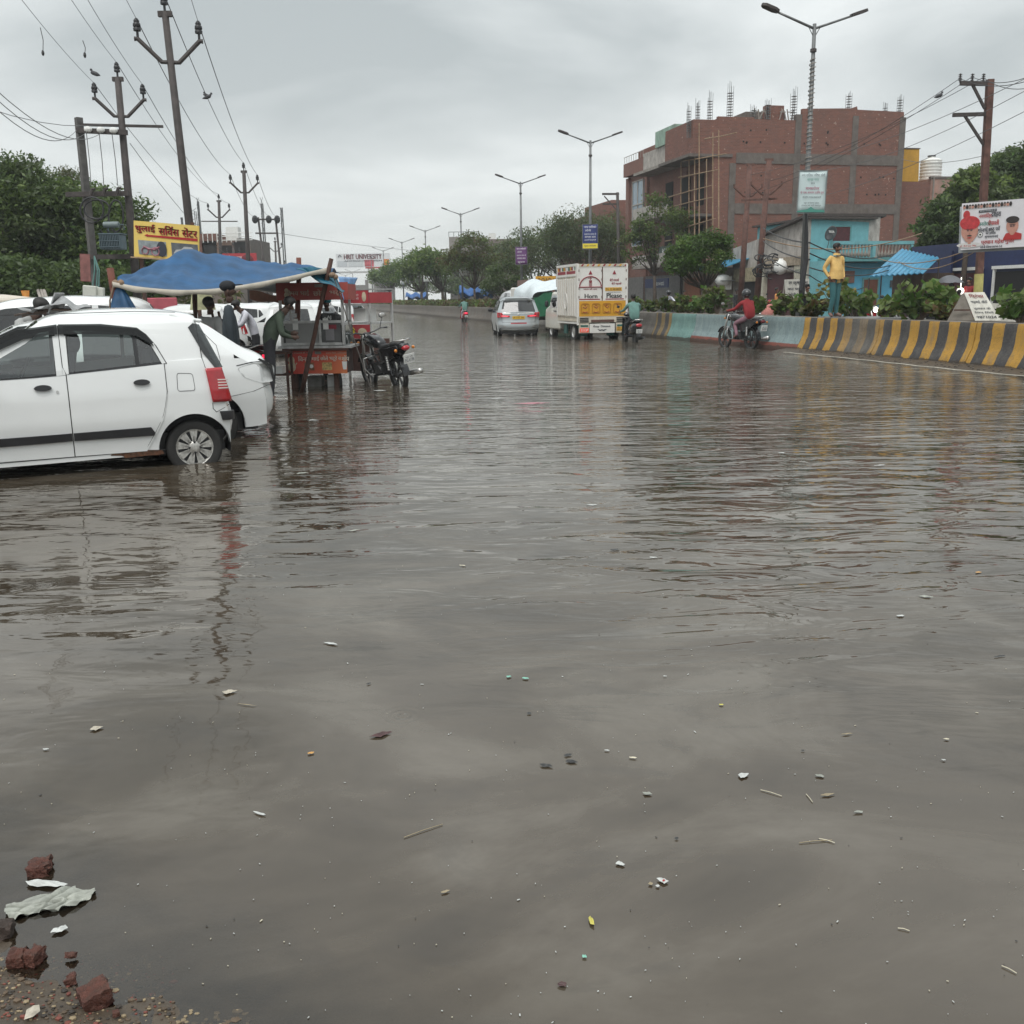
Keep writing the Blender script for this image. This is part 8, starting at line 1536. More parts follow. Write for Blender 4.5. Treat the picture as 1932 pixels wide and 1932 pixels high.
for x, m_ in ((.42, mat('dish_print_dark', (.22, .10, .05), .6, var=.7, vs=30)), (.73, DISH)): cb('dish_picture', (x-.085, -.014, zl+hp*.14), (x+.085, -.010, zl+hp*.46), m_, pn)
for x in (.385, .455): mb = MB(); mb.lathe([(0, 0), (.034, 0), (.034, .003), (0, .003)], (x, -.017, zl+hp*.31), 'Y', 14); mb.build('bowl_picture', WPAPER, pn)
mb = MB(); mb.prism([(-.03, 0), (.03, 0), (.045, .14), (-.045, .14)], (1.04, -.014, zl+hp*.16), (1, 0, 0), (0, 0, 1), (0, .004, 0)); mb.build('glass_picture', WPAPER, pn)
for z0_, par, sc_ in ((zl+hp*.10, pn, 1.0), (zs0+hs*.14, sbd, .62)):
    mb = MB(); yy = -.014 if par is pn else -.064; mb.ball((.11, yy, z0_+.08*sc_), .085*sc_, 12, (.85, .06, 1)); mb.ball((.11, yy, z0_+.20*sc_), .058*sc_, 12, (1.0, .06, 1.1)); mb.tube([(.15, yy, z0_+.17*sc_), (.175, yy, z0_+.10*sc_), (.20, yy, z0_+.15*sc_)], .012*sc_, 5); mb.build('figure_picture', PALEF, par)
for x in (.03, cw-.32): cb('leg', (x+.06, .1, -.25), (x+.14, .18, zl), WOODDK)
for x in (.16, cw-.25):
    mb = MB(); mb.lathe([(.12, -.03), (.22, -.035), (.24, 0), (.22, .035), (.12, .03), (.0, .02)], (x, .42, .02), 'X', 20); mb.build('wheel', RUBBER, ct, smooth=True, auto=50)
cb('crate', (.30, .3, .0), (.55, .6, .18), mat('crate_grey', (.25, .24, .22), .8, var=.3)); cb('white_bucket', (cw*.62, .25, -.05), (cw*.62+.17, .42, .20), WPAPER)
mb = MB(); mb.ball((cw*.76, .34, zg1+.02), .14, 12, (1.2, 1, .6)); mb.build('cooking_pot', BLACK, ct, smooth=True)
rj = cb('board', (cw*.62, .1, zg1-.03), (cw*.84, .14, zg1+.09), BLACK); text_ob('lettering', [('RAJ', (cw*.71, .095, zg1+.03), (1, 0, 0), (0, 0, 1), .12, .07)], WPAPER, rj, bold=.003)
# second cart behind
Y1 = 20.0; A2 = D(655, 650, Y1); c2t = thing('food_cart', 'second smaller cart with red signs behind the first cart', 'food cart', (A2.x, Y1, 0), R(-32)); Z2 = lambda py: D(680, py, Y1).z; w2 = .62
def cb2(name, a_, b_, m, par=c2t): return cb(name, a_, b_, m, par)
for x in (0, w2-.04):
    for y in (0, .7): cb2('frame_post', (x, y, 0), (x+.04, y+.04, Z2(555)), STEEL)
s_ = cb2('signboard', (-.03, -.03, Z2(572)), (w2, -.01, Z2(548)), mat('sign_red', (.42, .05, .06), .6, var=.1)); text_ob('lettering', [('पूजा रास केंद्री', (.22, -.035, Z2(557)), (1, 0, 0), (0, 0, 1), .34, .05), ('की वैन बिरयानी', (.22, -.035, Z2(563)), (1, 0, 0), (0, 0, 1), .34, .05)], WPAPER, s_); mb = MB(); mb.ball((.52, -.033, Z2(560)), .08, 10, (.7, .06, 1.2)); mb.build('figure_picture', PALEF, s_)
s_ = cb2('lower_sign', (-.03, -.03, Z2(638)), (w2, -.01, Z2(612)), mat('sign_red', None)); mb = MB(); mb.ball((.15, -.033, Z2(625)), .1, 12, (1.1, .06, .9)); mb.build('figure_picture', TY, s_); mb = MB(); mb.ball((.44, -.033, Z2(626)), .09, 12, (1.3, .06, .9)); mb.build('figure_picture', PALEF, s_)
cb2('tray', (-.02, -.02, Z2(611)), (w2, .72, Z2(608)), STEEL); cb2('roof_sheet', (-.04, -.04, Z2(547)), (w2+.02, .74, Z2(545)), STEEL); cb2('white_box', (.12, .1, Z2(606)), (.42, .45, Z2(582)), WPAPER); cb2('side_sign', (w2-.01, 0, Z2(572)), (w2+.01, .7, Z2(552)), bpy.data.materials['sign_red']); cb2('rail', (-.02, -.02, Z2(576)), (w2, .0, Z2(573)), STEEL); cb2('base_box', (.02, .1, .1), (w2-.05, .65, Z2(640)), mat('cart2_base', (.10, .05, .04), .8, var=.2))
# canopy: one tarpaulin pulled over poles
cp_ = thing('canopy', 'faded blue tarpaulin canopy sagging from its peak over the carts', 'canopy')
def cpt(px, py, Y): return D(px, py, Y)
front = [cpt(213, 536, 13.6), cpt(270, 546, 13.8), cpt(345, 551, 14.2), cpt(420, 547, 14.8), cpt(500, 534, 15.4), cpt(560, 522, 15.9), cpt(620, 508, 16.5)]
ridge = [cpt(222, 524, 14.4), cpt(285, 500, 15.6), cpt(347, 470, 16.6), cpt(420, 481, 17.2), cpt(500, 495, 17.6), cpt(552, 497, 17.8), cpt(630, 508, 17.9)]
backp = [cpt(230, 532, 16.0), cpt(300, 520, 17.8), cpt(350, 500, 19.2), cpt(430, 505, 19.6), cpt(500, 515, 19.8), cpt(560, 512, 20), cpt(640, 516, 20)]
def lerpl(l_, u): x = u*(len(l_)-1); i = min(int(x), len(l_)-2); f = x-i; f = f; return l_[i].lerp(l_[i+1], f)
def catm(l_, u):
    x = u*(len(l_)-1); i = min(int(x), len(l_)-2); f = x-i; p = [l_[max(i-1, 0)], l_[i], l_[i+1], l_[min(i+2, len(l_)-1)]]
    return .5*((2*p[1])+(p[2]-p[0])*f+(2*p[0]-5*p[1]+4*p[2]-p[3])*f*f+(3*p[1]-p[0]-3*p[2]+p[3])*f**3)
def tarp(u, v):
    f_, r_, b_ = catm(front, u), lerpl(ridge, u).lerp(catm(ridge, u), .08), catm(backp, u)
    q = f_.lerp(r_, v*2) if v < .5 else r_.lerp(b_, v*2-1)
    s_ = math.sin(math.pi*min(1, v*2))*.05 if v < .5 else 0
    q = q-Vector((0, 0, s_)); wv = .018*math.sin(37*u+9*v)*math.sin(6*v+1)+.012*math.sin(71*u-13*v)+.02*math.sin(11*u+23*v)*(v < .5)
    return q+Vector((0, 0, wv*min(1, 4*v+.3)))
mb = MB(); mb.grid(tarp, 90, 30); o = mb.build('sheet', BLUETARP, cp_, smooth=True); o.modifiers.new('t', 'SOLIDIFY').thickness = .008
mb = MB(); mb.grid(lambda u, v: catm(front, u)+Vector((0, -.012, .03-.075*v+.012*math.sin(37*u)*v)), 70, 2); o = mb.build('hem', TARPHEM, cp_, smooth=True); o.modifiers.new('t', 'SOLIDIFY').thickness = .01
# loose end hanging off the right pole
e0, e1, e2, e3 = D(558, 506, 16.3), D(624, 506, 16.5), D(640, 516, 17.0), D(652, 560, 16.4)
mb = MB(); mb.grid(lambda u, v: D(558, 508, 16.3).lerp(D(640, 548, 16.2), u).lerp(D(622, 506, 16.6).lerp(D(650, 550, 16.9), u), v)+Vector((0, .05*math.sin(14*v+3*u), .03*math.sin(9*u+4*v))), 16, 12); o = mb.build('loose_end', TEALTARP, cp_, smooth=True); o.modifiers.new('t', 'SOLIDIFY').thickness = .008
mb = MB(); mb.grid(lambda u, v: D(638, 522, 17.4).lerp(D(675, 524, 18.6), u).lerp(D(648, 566, 17.2).lerp(D(660, 558, 18.0), u), v)+Vector((0, .04*math.sin(18*u), 0)), 14, 10); o = mb.build('thin_sheet', mat('pale_blue_sheet', (.16, .32, .58), .35, var=.2, vs=6), cp_, smooth=True); o.modifiers.new('t', 'SOLIDIFY').thickness = .006
# bunch at left hanging down
mb = MB(); tp_ = D(224, 538, 13.7)
def bunch(u, v): a_ = 6.283*u; rr = .03+.20*v**.8*(1+.22*math.sin(5*a_)); return tp_+Vector((rr*math.cos(a_)*1.05+.03*v, rr*math.sin(a_)*.6, -.02-.52*v))
mb.grid(bunch, 30, 10); mb.build('gathered_end', mat('tarp_deep', (.012, .07, .16), .45, var=.3, vs=5, bump=.4, bs=10), cp_, smooth=True)
mb = MB(); mb.ball(tp_+Vector((-.03, -.03, .02)), .055, 8); mb.ball(tp_+Vector((.05, -.04, .03)), .045, 8); mb.tube([tp_+Vector((-.05, -.05, 0)), tp_+Vector((-.12, -.05, -.2)), tp_+Vector((-.16, -.02, -.5))], .012, 5); mb.build('knot', mat('rope_tan', (.22, .15, .10), .9, var=.3), cp_, smooth=True)
def postx(px0, py0, Y0_, px1, py1, Y1_, label, r_=.035, m_=WOODDK, sub=True):
    a = D(px0, py0, Y0_); b_ = D(px1, py1, Y1_); mb = MB(); n = 7; mb.tube([a.lerp(b_, k/n)+Vector((random.uniform(-.012, .012), random.uniform(-.012, .012), 0)) for k in range(n+1)], [r_*random.uniform(.85, 1.1) for k in range(n+1)], 7); return tag(mb.build('wooden_pole', m_, smooth=True), label, 'pole')
postx(208, 506, 13.75, 243, 700, 13.7, 'short wooden pole at the gathered left corner of the canopy', .05, mat('pole_redbrown', (.17, .06, .04), .8, var=.3)); postx(366, 478, 16.6, 371, 640, 16.6, 'dark upright pole under the peak of the canopy', .04)
postx(625, 488, 16.45, 570, 742, 16.6, 'long wooden pole leaning across the front of the food cart', .04); postx(564, 486, 17.9, 561, 700, 17.9, 'upright pole behind the cart poking through the canopy', .045, mat('pole_redbrown', None)); postx(412, 588, 15.6, 428, 640, 15.6, 'thin crossed stick behind the dark capped man', .02); postx(394, 570, 15.8, 412, 640, 15.7, 'thin stick leaning behind the two men', .02)
q = D(627, 519, 16.4); mb = MB(); mb.ball(q, .06, 8, (1, 1, .8)); mb.ball(q+Vector((.05, 0, -.03)), .045, 8); tag(mb.build('rope_knot', mat('rope_tan', None)), 'rope knot on the leaning pole', 'rope')
mb = MB(); a = D(629, 520, 16.4); b_ = D(702, 740, 16.7); mb.tube([a, a.lerp(b_, .5)+Vector((0, 0, -.03)), b_], .010, 5); tag(mb.build('guy_rope', mat('rope_grey', (.12, .11, .10), .8, var=.2)), 'thin guy rope running down past the motorcycle into the water', 'rope')
br_ = thing('awning', 'brown and white cloth awning under the blue canopy', 'awning'); mb = MB(); mb.grid(lambda u, v: D(470, 545, 19).lerp(D(545, 556, 18.0), u)+Vector((0, 0, -.03-.16*v+.02*math.sin(8*u+3*v))), 14, 3); mb.build('valance', BROWNCL, br_, smooth=True)
mb = MB(); mb.grid(lambda u, v: D(468, 545, 19).lerp(D(545, 556, 18.0), u).lerp(D(505, 530, 21).lerp(D(548, 512, 21), u), v), 10, 6); o = mb.build('sheet', CREAM, br_, smooth=True); o.modifiers.new('t', 'SOLIDIFY').thickness = .01
# parked motorcycle by the cart
a = G(757, 728); b_ = G(692, 716); hd = math.atan2(b_.y+.2-a.y, b_.x-a.x); motorcycle('black motorcycle parked nose in beside the food cart, leaning on its stand', (a.x, a.y+.05, -.10), R(122), MBK, 'UP14 FG 6178', lean=R(-10))
# people on the left
BEND = dict(spine=(.05, 0, 1.12), chest=(.16, 0, 1.28), neck=(.24, 0, 1.38), head0=(.30, 0, 1.43), head1=(.34, 0, 1.47), head2=(.37, 0, 1.52), shL=(.16, .18, 1.34), shR=(.16, -.18, 1.34), elL=(.28, .24, 1.12), elR=(.28, -.24, 1.12), wrL=(.46, .14, 1.05), wrR=(.46, -.14, 1.05), haL=(.52, .12, 1.05), haR=(.52, -.12, 1.05), face=(.8, 0, -.6))
def gz(px, Y, z=-.1): q = D(px, 580, Y); q.z = z; return q
person('man in a dark slate shirt and cap standing behind the white sedan', gz(431, 14.2), R(10), (SKIND, DSH, TRB, SHOE, cloth('cap_black', (.012, .013, .016))), dict(elR=(.03, -.25, 1.12)), 1.10, head='cap', fat=1.5)
person('short haired man in a pale shirt behind the white cars', gz(394, 15.3), R(60), (SKIND, GRY, TRB, SHOE), {}, .98); person('man in a dark green shawl bending towards the cart', gz(502, 15.8), R(15), (SKIND, GSH, TRB, SHOE), dict(BEND, elR=(.2, -.25, 1.05), wrR=(.34, -.16, 1.0), haR=(.40, -.14, 1.0), elL=(.2, .22, 1.1), wrL=(.34, .14, 1.05), haL=(.4, .12, 1.05)), 1.04, fat=1.75)
person('man in a white shirt with bowed head between the parked cars', gz(479, 21), R(200), (SKIND, WSH, TRB, SHOE), BEND, 1.02); person('man in a grey shirt looking down at the far left', gz(27, 12.6), R(-10), (SKIND, GRY, TRB, SHOE), BEND, 1.05); person('cart vendor in dark clothes wearing a teal cap behind the counter', gz(617, 18.9), R(-95), (SKIND, BLK, TRB, SHOE, cloth('cap_teal', (.02, .16, .18))), {}, .97, head='cap')
q = gz(462, 18.0); scooter('scooter with a glowing red lamp between the capped man and the shawled man', q, R(150), MRD, tail=REDGLOW)
st = thing('bench', 'dark low bench and stools beside the cart', 'bench', (D(514, 650, 16.9).x, 16.9, -.1)); cb('seat', (-.25, 0, .72), (.25, .4, .76), WOODDK, st)
for x in (-.24, .2):
    for y in (.0, .36): cb('leg', (x, y, 0), (x+.04, y+.04, .719), WOODDK, st)
cb('shelf', (-.24, .05, .35), (.24, .36, .38), WOODDK, st); cb('white_box', (-.05, .1, .381), (.12, .3, .5), WPAPER, st)
# crumpled cover on the roof at left, ladder sticks, yellow cloth
a = D(105, 592, 11.4); cv = thing('crumpled_cover', 'crumpled silver grey cover and sticks lying on the car roof at left', 'cover', a)
def crum(u, v): x = (u-.5)*.62; y = (v-.5)*.5; return (x, y, .02+.13*math.exp(-((x-.12)/.12)**2)*(1-abs(y)*2)+.05*abs(math.sin(13*x+4*y))+.02*math.sin(31*x))
mb = MB(); mb.grid(crum, 34, 14); mb.build('cloth', mat('cover_grey', (.34, .34, .34), .5, .3, var=.3, vs=12), cv, smooth=True); mb = MB(); mb.frame((.02, 0, .12), (.05, 0, .11), (0, .12, 0), (.006, 0, -.003)); mb.build('folded_flap', mat('cover_grey', None), cv)
for k in range(7): mb = MB(); mb.tube([(-.42+random.uniform(0, .1), random.uniform(-.2, .2), random.uniform(-.03, .03)), (.0, random.uniform(-.1, .1), .05), (.35, random.uniform(-.2, .2), .03)], .012, 5); mb.build('stick', mat('stick_brown', (.09, .06, .045), .8, var=.4), cv)
for k, (px, lab) in enumerate([(80, 'leftmost grey pole of the stack leaning in the shade'), (86, 'middle grey pole of the stack leaning in the shade'), (91, 'rightmost grey pole of the stack leaning in the shade')]): mb = MB(); mb.tube([D(px-8, 548, 22), D(px+6, 590, 21)], .035, 6); tag(mb.build('pole', CONCL), lab, 'pole')
mb = MB(); mb.grid(lambda u, v: D(47, 548, 22)+Vector((.18*(u-.5)*(1-.6*v), .03*math.sin(9*u), -.36*v)), 8, 6); tag(mb.build('cloth', mat('orange_cloth', (.50, .22, .05), .8, var=.3), smooth=True), 'orange yellow cloth hanging in the shade under the left trees', 'cloth')
# pink board and yellow painted drum under the canopy
q = D(307, 583, 25); mb = MB(); mb.box(q, (.75, .05, .55)); tag(mb.build('board', mat('board_pink', (.38, .08, .10), .7, var=.15), bevel=.02), 'dull pink board showing under the left half of the canopy', 'sign'); q = D(382, 575, 20); mb = MB(); mb.grid(lambda u, v: q+Vector(((.16+.10*v)*math.cos(6.28*u), .1*math.sin(6.28*u), .40-.5*v)), 16, 5); tag(mb.build('sack', mat('sack_yellow', (.50, .50, .30), .8, var=.3, vs=9), smooth=True), 'pale yellow printed sack hanging under the canopy', 'sack')
# dark undergrowth and wall behind the car park
cl = []
for k in range(42): x = -34+k*.55; cl.append(((x, 40+random.uniform(-1, 1)+(k > 30)*4, random.uniform(.5, 1.9)), (.6, .6, .75), 60))
for k in range(16): x = -30+k*.9; cl.append(((x, 60, random.uniform(.6, 2.4)), (.9, .6, .9), 40))
ug = thing('undergrowth', 'dark tangled bushes closing the back of the car park', 'bush'); leaves('foliage', cl, .16, [LD, LD, LM, LO], ug, aspect=.5)
mb = MB(); mb.box((-40, 64, 1.0), (44, .25, 2.4)); tag(mb.build('wall', mat('yard_wall', (.16, .13, .11), .9, var=.3, vs=1)), 'long low brown wall behind the car park bushes', 'wall')
# ================================================================= THE NEAR SHORE AND THE LITTER
BRK = mat('brick_wet', (.13, .045, .030), .6, var=.5, vs=25, bump=1, bs=90, dirt=.6, dirtcol=(.07, .052, .036))
def chunk(px, py, label, dims, rz, seed, z=.0, m_=BRK, name='brick', cut=None, cat='brick', rough=.012):
    q = G(px, py, z); rr = random.Random(seed); bm = bmesh.new(); bmesh.ops.create_cube(bm, size=1); bmesh.ops.subdivide_edges(bm, edges=bm.edges, cuts=4, use_grid_fill=True)
    for v in bm.verts:
        c = Vector((v.co.x*dims[0], v.co.y*dims[1], v.co.z*dims[2]))
        f = math.sin(c.x*170+seed)*math.sin(c.y*150+seed*2)*math.sin(c.z*160+seed)
        e = sum(abs(abs(a)-.5) < .01 for a in v.co)
        if e >= 2: c *= 1-.10*e/2*rr.random()
        if cut and v.co.x > cut: c.x -= (v.co.x-cut)*dims[0]*(.5+.9*rr.random())
        c *= .88; v.co = c+Vector((rr.uniform(-1, 1), rr.uniform(-1, 1), rr.uniform(-1, 1)))*rough*dims[2]*3+c.normalized()*f*rough*.5
    me = bpy.data.meshes.new(name); bm.to_mesh(me); bm.free(); me.materials.append(m_); o = bpy.data.objects.new(name, me); COL.objects.link(o)
    o.location = (q.x, q.y, z); o.rotation_euler = (rr.uniform(-.15, .15), rr.uniform(-.15, .15), rz); me.polygons.foreach_set('use_smooth', [True]*len(me.polygons)); me.set_sharp_from_angle(angle=R(32)); return tag(o, label, cat)
chunk(86, 1640, 'broken red brick half under water above the white cloth', (.10, .065, .055), .25, 3, .006, cut=.1); chunk(38, 1808, 'left broken brick piece of the cracked pair by the shore', (.060, .045, .04), .15, 5, .012, cut=.2); chunk(68, 1806, 'right broken brick piece of the cracked pair by the shore', (.042, .048, .045), -.2, 8, .012, cut=.3)
chunk(180, 1880, 'angular red brick piece nearest the bottom of the picture', (.068, .058, .06), .7, 11, .022, cut=.0); chunk(133, 1848, 'small red brick chip between the bigger pieces', (.026, .022, .018), .4, 13, .01); chunk(6, 1754, 'dark muddy stone cut by the left edge', (.05, .05, .04), .2, 17, .012, mat('stone_dark', (.05, .035, .028), .8, var=.4, vs=20, bump=.8, bs=60), 'stone', cat='stone')
chunk(294, 1905, 'red brick crumb right of the nearest brick piece', (.018, .016, .014), .3, 19, .01) if False else None
chunk(218, 1912, 'tiny red brick crumb right of the nearest brick', (.016, .016, .012), .5, 21, .015); chunk(133, 1802, 'flat red brick flake on the mud', (.034, .014, .01), .2, 23, .012)
def crumple(px, py, label, w_, h_, rz, m_, seed, hgt=.012, name='cloth', cat='cloth', n=30, z=.004, outline=None):
    q = G(px, py, z); rr = random.Random(seed); ph = [rr.uniform(0, 6.28) for _ in range(8)]
    ca, sa = math.cos(rz), math.sin(rz)
    kk = rr.randint(4, 6) if hgt < .02 else 17; rad = [rr.uniform(.72 if kk < 9 else .5, 1.2) for _ in range(kk)]; ang = [2*math.pi*(i+rr.uniform(-.22, .22))/kk for i in range(kk)]; cor = [Vector((math.cos(a)*r_, math.sin(a)*r_)) for a, r_ in zip(ang, rad)]
    big_ = hgt > .02
    def f(u, v):
        i = int(u*kk) % kk; c = cor[i].lerp(cor[(i+1) % kk], u*kk-int(u*kk)); x = v*c.x*w_/2; y = v*c.y*h_/2; X_, Y_ = x/w_, y/h_
        if big_:
            n1, n2, n3 = (float(vnoise(np.array(X_*a+.3*math.sin(9*Y_)), np.array(Y_*b_+X_*2), 1, seed+a)) for a, b_ in ((3, 8), (7, 19), (16, 30))); z_ = hgt*(1.0*abs(math.sin(Y_*11+2.6*math.sin(X_*6+ph[2])+3.5*n1))**.8+.5*max(0, 1-4*abs(n2))*(.5+n1))*(1-.3*v)-.0065
        else: z_ = hgt*.5*(abs(math.sin(X_*7+2.2*math.sin(Y_*4+ph[2])+ph[3]))+.5*abs(math.sin(Y_*6+X_*3+ph[5])))*(1-.6*v)+.001
        return Vector((q.x+x*ca-y*sa, q.y+x*sa+y*ca, z+z_*1.0))
    mb = MB(); mb.grid(f, n*2-n*2 % kk+kk, n//2); o = mb.build(name, m_, smooth=True, fix=False); return tag(o, label, cat)
CLW = mat('cloth_wet_grey', (.31, .32, .28), .45, var=.3, vs=18, bump=.25, bs=45); PLW = mat('plastic_white', (.50, .51, .49), .35, var=.15, vs=30); PAPB = mat('paper_beige', (.42, .38, .31), .8, var=.35, vs=40, dirt=.4); PBR = mat('paper_brown', (.28, .23, .15), .8, var=.2)
crumple(97, 1700, 'large crumpled wet grey cloth in the shallows', .20, .125, .55, CLW, 4, .0215, n=110); crumple(80, 1668, 'thin white cloth strip below the upper brick', .125, .028, -.12, PLW, 9, .014)
crumple(62, 1908, 'torn beige paper scrap on the mud', .028, .052, .1, PAPB, 12, .004, 'paper_scrap', 'paper', 16, .03); crumple(113, 1755, 'small grey plastic scrap under the big cloth', .04, .03, .2, PLW, 14, .01, 'plastic_scrap', 'litter', 16)
# gravel on the shore
def pebbles(name, n, region, r0, r1, mats, label, zoff=0):
    mb = MB(); k = 0
    while k < n:
        px = random.uniform(*region[:2]); py = random.uniform(*region[2:]); q = G(px, py); z = float(ground_h(np.array(q.x), np.array(q.y)))
        if z < -.022: 
            if random.random() < .93: continue
        r_ = random.uniform(r0, r1)*(1 if random.random() < .9 else 1.8); mb.mi = random.randrange(len(mats)); mb.ball((q.x, q.y, z+r_*.25), r_, 5, (random.uniform(.8, 1.5), random.uniform(.7, 1.2), .6), 3); k += 1
    return tag(mb.build(name, mats, smooth=False), label, kind='stuff')
ST1 = mat('pebble_brown', (.10, .07, .045), .7, var=.4); ST2 = mat('pebble_tan', (.26, .20, .12), .7, var=.3); ST3 = mat('pebble_dark', (.035, .028, .022), .6, var=.3); ST4 = mat('pebble_red', (.17, .05, .035), .7, var=.3)
pebbles('gravel', 900, (-30, 330, 1790, 1945), .0012, .0045, [ST1, ST3, ST1, ST2, ST4, ST3], 'grit and pebbles on the muddy shore at the lower left'); pebbles('gravel', 60, (300, 480, 1905, 1945), .003, .007, [ST2, ST2, ST1], 'tan pebbles at the bottom edge left of centre')
# floating litter
GRN = mat('plastic_green', (.22, .48, .38), .4, var=.1); DKL = mat('litter_black', (.03, .03, .03), .5, var=.3); MRL = mat('litter_maroon', (.075, .035, .035), .5, var=.4, vs=40); YLF = mat('leaf_litter_yellow', (.50, .45, .10), .6, var=.15, vs=30); ORL = mat('litter_orange', (.55, .30, .09), .6, var=.1); PNKP = mat('plastic_pink', (.70, .25, .32), .5, var=.1); STR = mat('straw', (.55, .50, .38), .7, var=.2)
LIT = [(1170, 1630, .030, .020, PLW, 'silvery white wrapper above the red printed scrap'), (1250, 1662, .030, .026, PLW, 'white scrap with red print near the lower centre'), (1116, 1738, .016, .045, YLF, 'torn yellow strip floating at the lower centre'), (434, 1306, .062, .045, PAPB, 'square of soggy printed paper left of centre'), (181, 1375, .050, .040, PAPB, 'pale soggy paper square at the left'), (86, 1414, .022, .014, PLW, 'tiny white scrap left of the soggy paper square'), (626, 1215, .100, .026, PLW, 'long white plastic strip drifting at centre left'), (718, 1386, .075, .045, MRL, 'sodden maroon wrapper curled in the middle'), (587, 1421, .026, .018, ORL, 'small orange peel floating left of the maroon wrapper'), (696, 1290, .026, .018, DKL, 'small dark cap floating above the maroon wrapper'), (998, 1346, .020, .015, DKL, 'small dark disc right of centre'), (960, 1277, .022, .022, GRN, 'left one of the two pale green plastic bits'), (990, 1280, .034, .018, GRN, 'right one of the two pale green plastic bits'), (1028, 1445, .05, .026, DKL, 'black bag piece left of the other black piece'), (1076, 1437, .045, .024, DKL, 'black bag piece with a torn corner'), (1071, 1425, .030, .016, DKL, 'flat dark disc above the black bag pieces'), (1145, 1416, .020, .012, PLW, 'tiny white wedge right of the black bag pieces'), (1195, 1430, .034, .012, STR, 'pale brown fish shaped scrap'), (1402, 1464, .040, .032, PLW, 'crumpled white foil at right centre'), (1547, 1464, .032, .018, CLW, 'translucent grey scrap right of the foil'), (1597, 1385, .050, .014, PBR, 'brown twig like scrap at the right'), (1360, 1330, .024, .014, YLF, 'yellow leaf floating right of centre'), (1620, 1532, .040, .018, CLW, 'sunken pale wrapper at the right'), (1562, 1500, .050, .020, PBR, 'brownish sunken lump left of the sunken wrapper'), (1786, 1395, .020, .014, STR, 'small tan bit at the far right'), (1780, 1434, .022, .010, PLW, 'small white sliver at the far right'), (1700, 1162, .044, .022, PLW, 'white curled plastic near the right edge'), (1746, 1126, .080, .036, CLW, 'crumpled grey bag near the right edge'), (1846, 1080, .04, .02, ORL, 'orange bit among the ripples at right'), (1117, 953, .09, .035, PLW, 'flat white card floating ahead of centre'), (1167, 884, .10, .030, CLW, 'grey white scrap beyond the white card'), (1005, 761, .55, .10, PNKP, 'long pink plastic strip lying in the water mid road'), (938, 752, .30, .07, PLW, 'white scrap left of the pink strip'), (670, 1001, .10, .035, CLW, 'white bottle shaped scrap below the cart reflection'), (1231, 1052, .06, .025, PLW, 'small crushed white cup in the ripples'), (1160, 1037, .06, .025, DKL, 'dark twisted scrap in the ripples'), (873, 1067, .055, .015, STR, 'thin pale strip left of the dark twisted scrap'), (1254, 1276, .022, .012, PLW, 'tiny white fleck below the ripples'), (571, 893, .12, .04, CLW, 'pale scrap in the red reflection of the cart'), (490, 1535, .050, .012, PLW, 'white feather like strip at the lower left'), (838, 1683, .028, .010, PBR, 'small brown bit at the lower centre'), (1103, 1805, .014, .012, GRN, 'tiny green bit near the bottom'), (1220, 1498, .040, .024, CLW, 'crushed translucent cup half sunk'), (1475, 855, .09, .06, PLW, 'white scrap in the reflection of the brick building'), (1660, 878, .10, .03, PLW, 'white sliver in the ripples at right'), (718, 737, .26, .14, PLW, 'white packet floating beside the parked motorcycle'), (590, 793, .16, .06, PLW, 'white scraps at the foot of the leaning pole'), (1240, 1672, .012, .012, PLW, 'tiny white pebble like bit beside the red printed scrap'), (1228, 1668, .016, .014, PBR, 'small brown blob left of the tiny white bit'), (1060, 1858, .022, .022, MRL, 'brown clot near the bottom centre'), (467, 1330, .10, .008, PBR, 'thin twig floating below the printed paper'), (1886, 1238, .070, .012, DKL, 'dark leaf at the right edge'), (858, 777, .10, .07, DKL, 'dark lump in the far ripples'), (1277, 1582, .014, .012, DKL, 'small black seed like bit'), (1514, 1416, .014, .011, DKL, 'small dark bit right of the foil')]
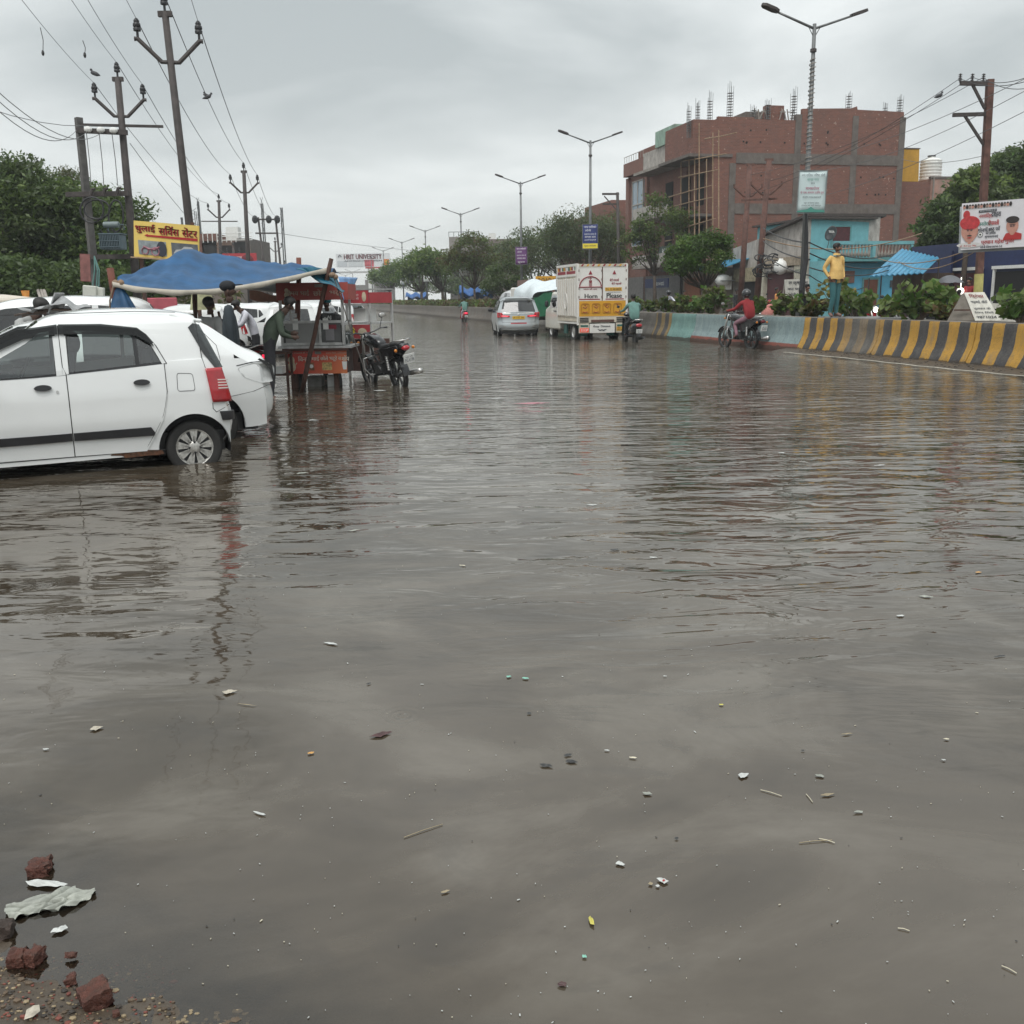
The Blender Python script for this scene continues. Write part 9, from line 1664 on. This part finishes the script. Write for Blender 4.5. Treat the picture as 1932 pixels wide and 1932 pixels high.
for i, (px, py, w_, h_, m_, lab) in enumerate(LIT):
    nm = {PAPB: 'paper_scrap', PBR: 'twig', YLF: 'leaf', STR: 'straw_scrap', CLW: 'plastic_scrap', PLW: 'plastic_scrap', GRN: 'plastic_scrap', DKL: 'bag_scrap', MRL: 'wrapper', ORL: 'peel', PNKP: 'plastic_strip'}[m_]
    crumple(px, py, lab, w_, h_, random.uniform(-.5, .5) if w_ < .3 else .02, m_, 40+i, min(.012, h_*.3), nm, 'litter', 12, .003)
crumple(1252, 1664, 'red print on the white scrap near the lower centre', .012, .008, .3, TR, 77, .014, 'wrapper', 'litter', 8, .004)
for i, (x0, y0, x1, y1, lab) in enumerate([(1435, 1490, 1475, 1502, 'pale straw right of the crumpled foil'), (1545, 1582, 1575, 1590, 'pale stick at the lower right'), (1521, 1498, 1533, 1513, 'short pale stick left of the brownish lump'), (1890, 1822, 1918, 1836, 'straw near the lower right corner'), (1694, 1751, 1716, 1756, 'faint straw at the lower right'), (762, 1580, 835, 1555, 'dark sunken twig left of the lower centre'), (1508, 1590, 1570, 1585, 'thin dark stem at the lower right')]):
    a = G(x0, y0, .003); b_ = G(x1, y1, .003); mb = MB(); mb.tube([a, a.lerp(b_, .5)+Vector((0, .002, .001)), b_], .0013, 5); tag(mb.build('straw' if i < 5 else 'twig', STR if i < 5 else PBR), lab, 'litter')
mb = MB()
for k in range(480):
    px, py = random.uniform(0, 1932), random.uniform(950, 1932)**1.0
    if px < 230 and py > 1600: continue
    q = G(px, py, .0025); r_ = random.uniform(.0007, .0022)*(1 if random.random() < .9 else 1.8)*(.6+.25*q.y**.5); mb.mi = 0 if random.random() < .6 else (1 if random.random() < .6 else 2); a_ = random.uniform(0, 3.14); mb.box(q, (r_*random.uniform(1, 3.2), r_*.9, .0012), rz=a_)
tag(mb.build('floating_specks', [PLW, STR, DKL]), 'tiny pale flecks drifting all over the flood water', kind='stuff')
# ================================================================= THE AIR
HZ = bpy.data.materials.new('haze_air'); HZ.use_nodes = True; t = NT(HZ); t.n.clear(); v_ = t.new('VolumePrincipled'); v_.inputs['Color'].default_value = (.92, .95, .97, 1); v_.inputs['Density'].default_value = .0008; v_.inputs['Anisotropy'].default_value = .2
o_ = t.new('OutputMaterial'); t.l.new(v_.outputs[0], o_.inputs['Volume']); mb = MB(); mb.box2((-320, -45, -1.2), (320, 520, 20)); tag(mb.build('haze', HZ), kind='stuff')
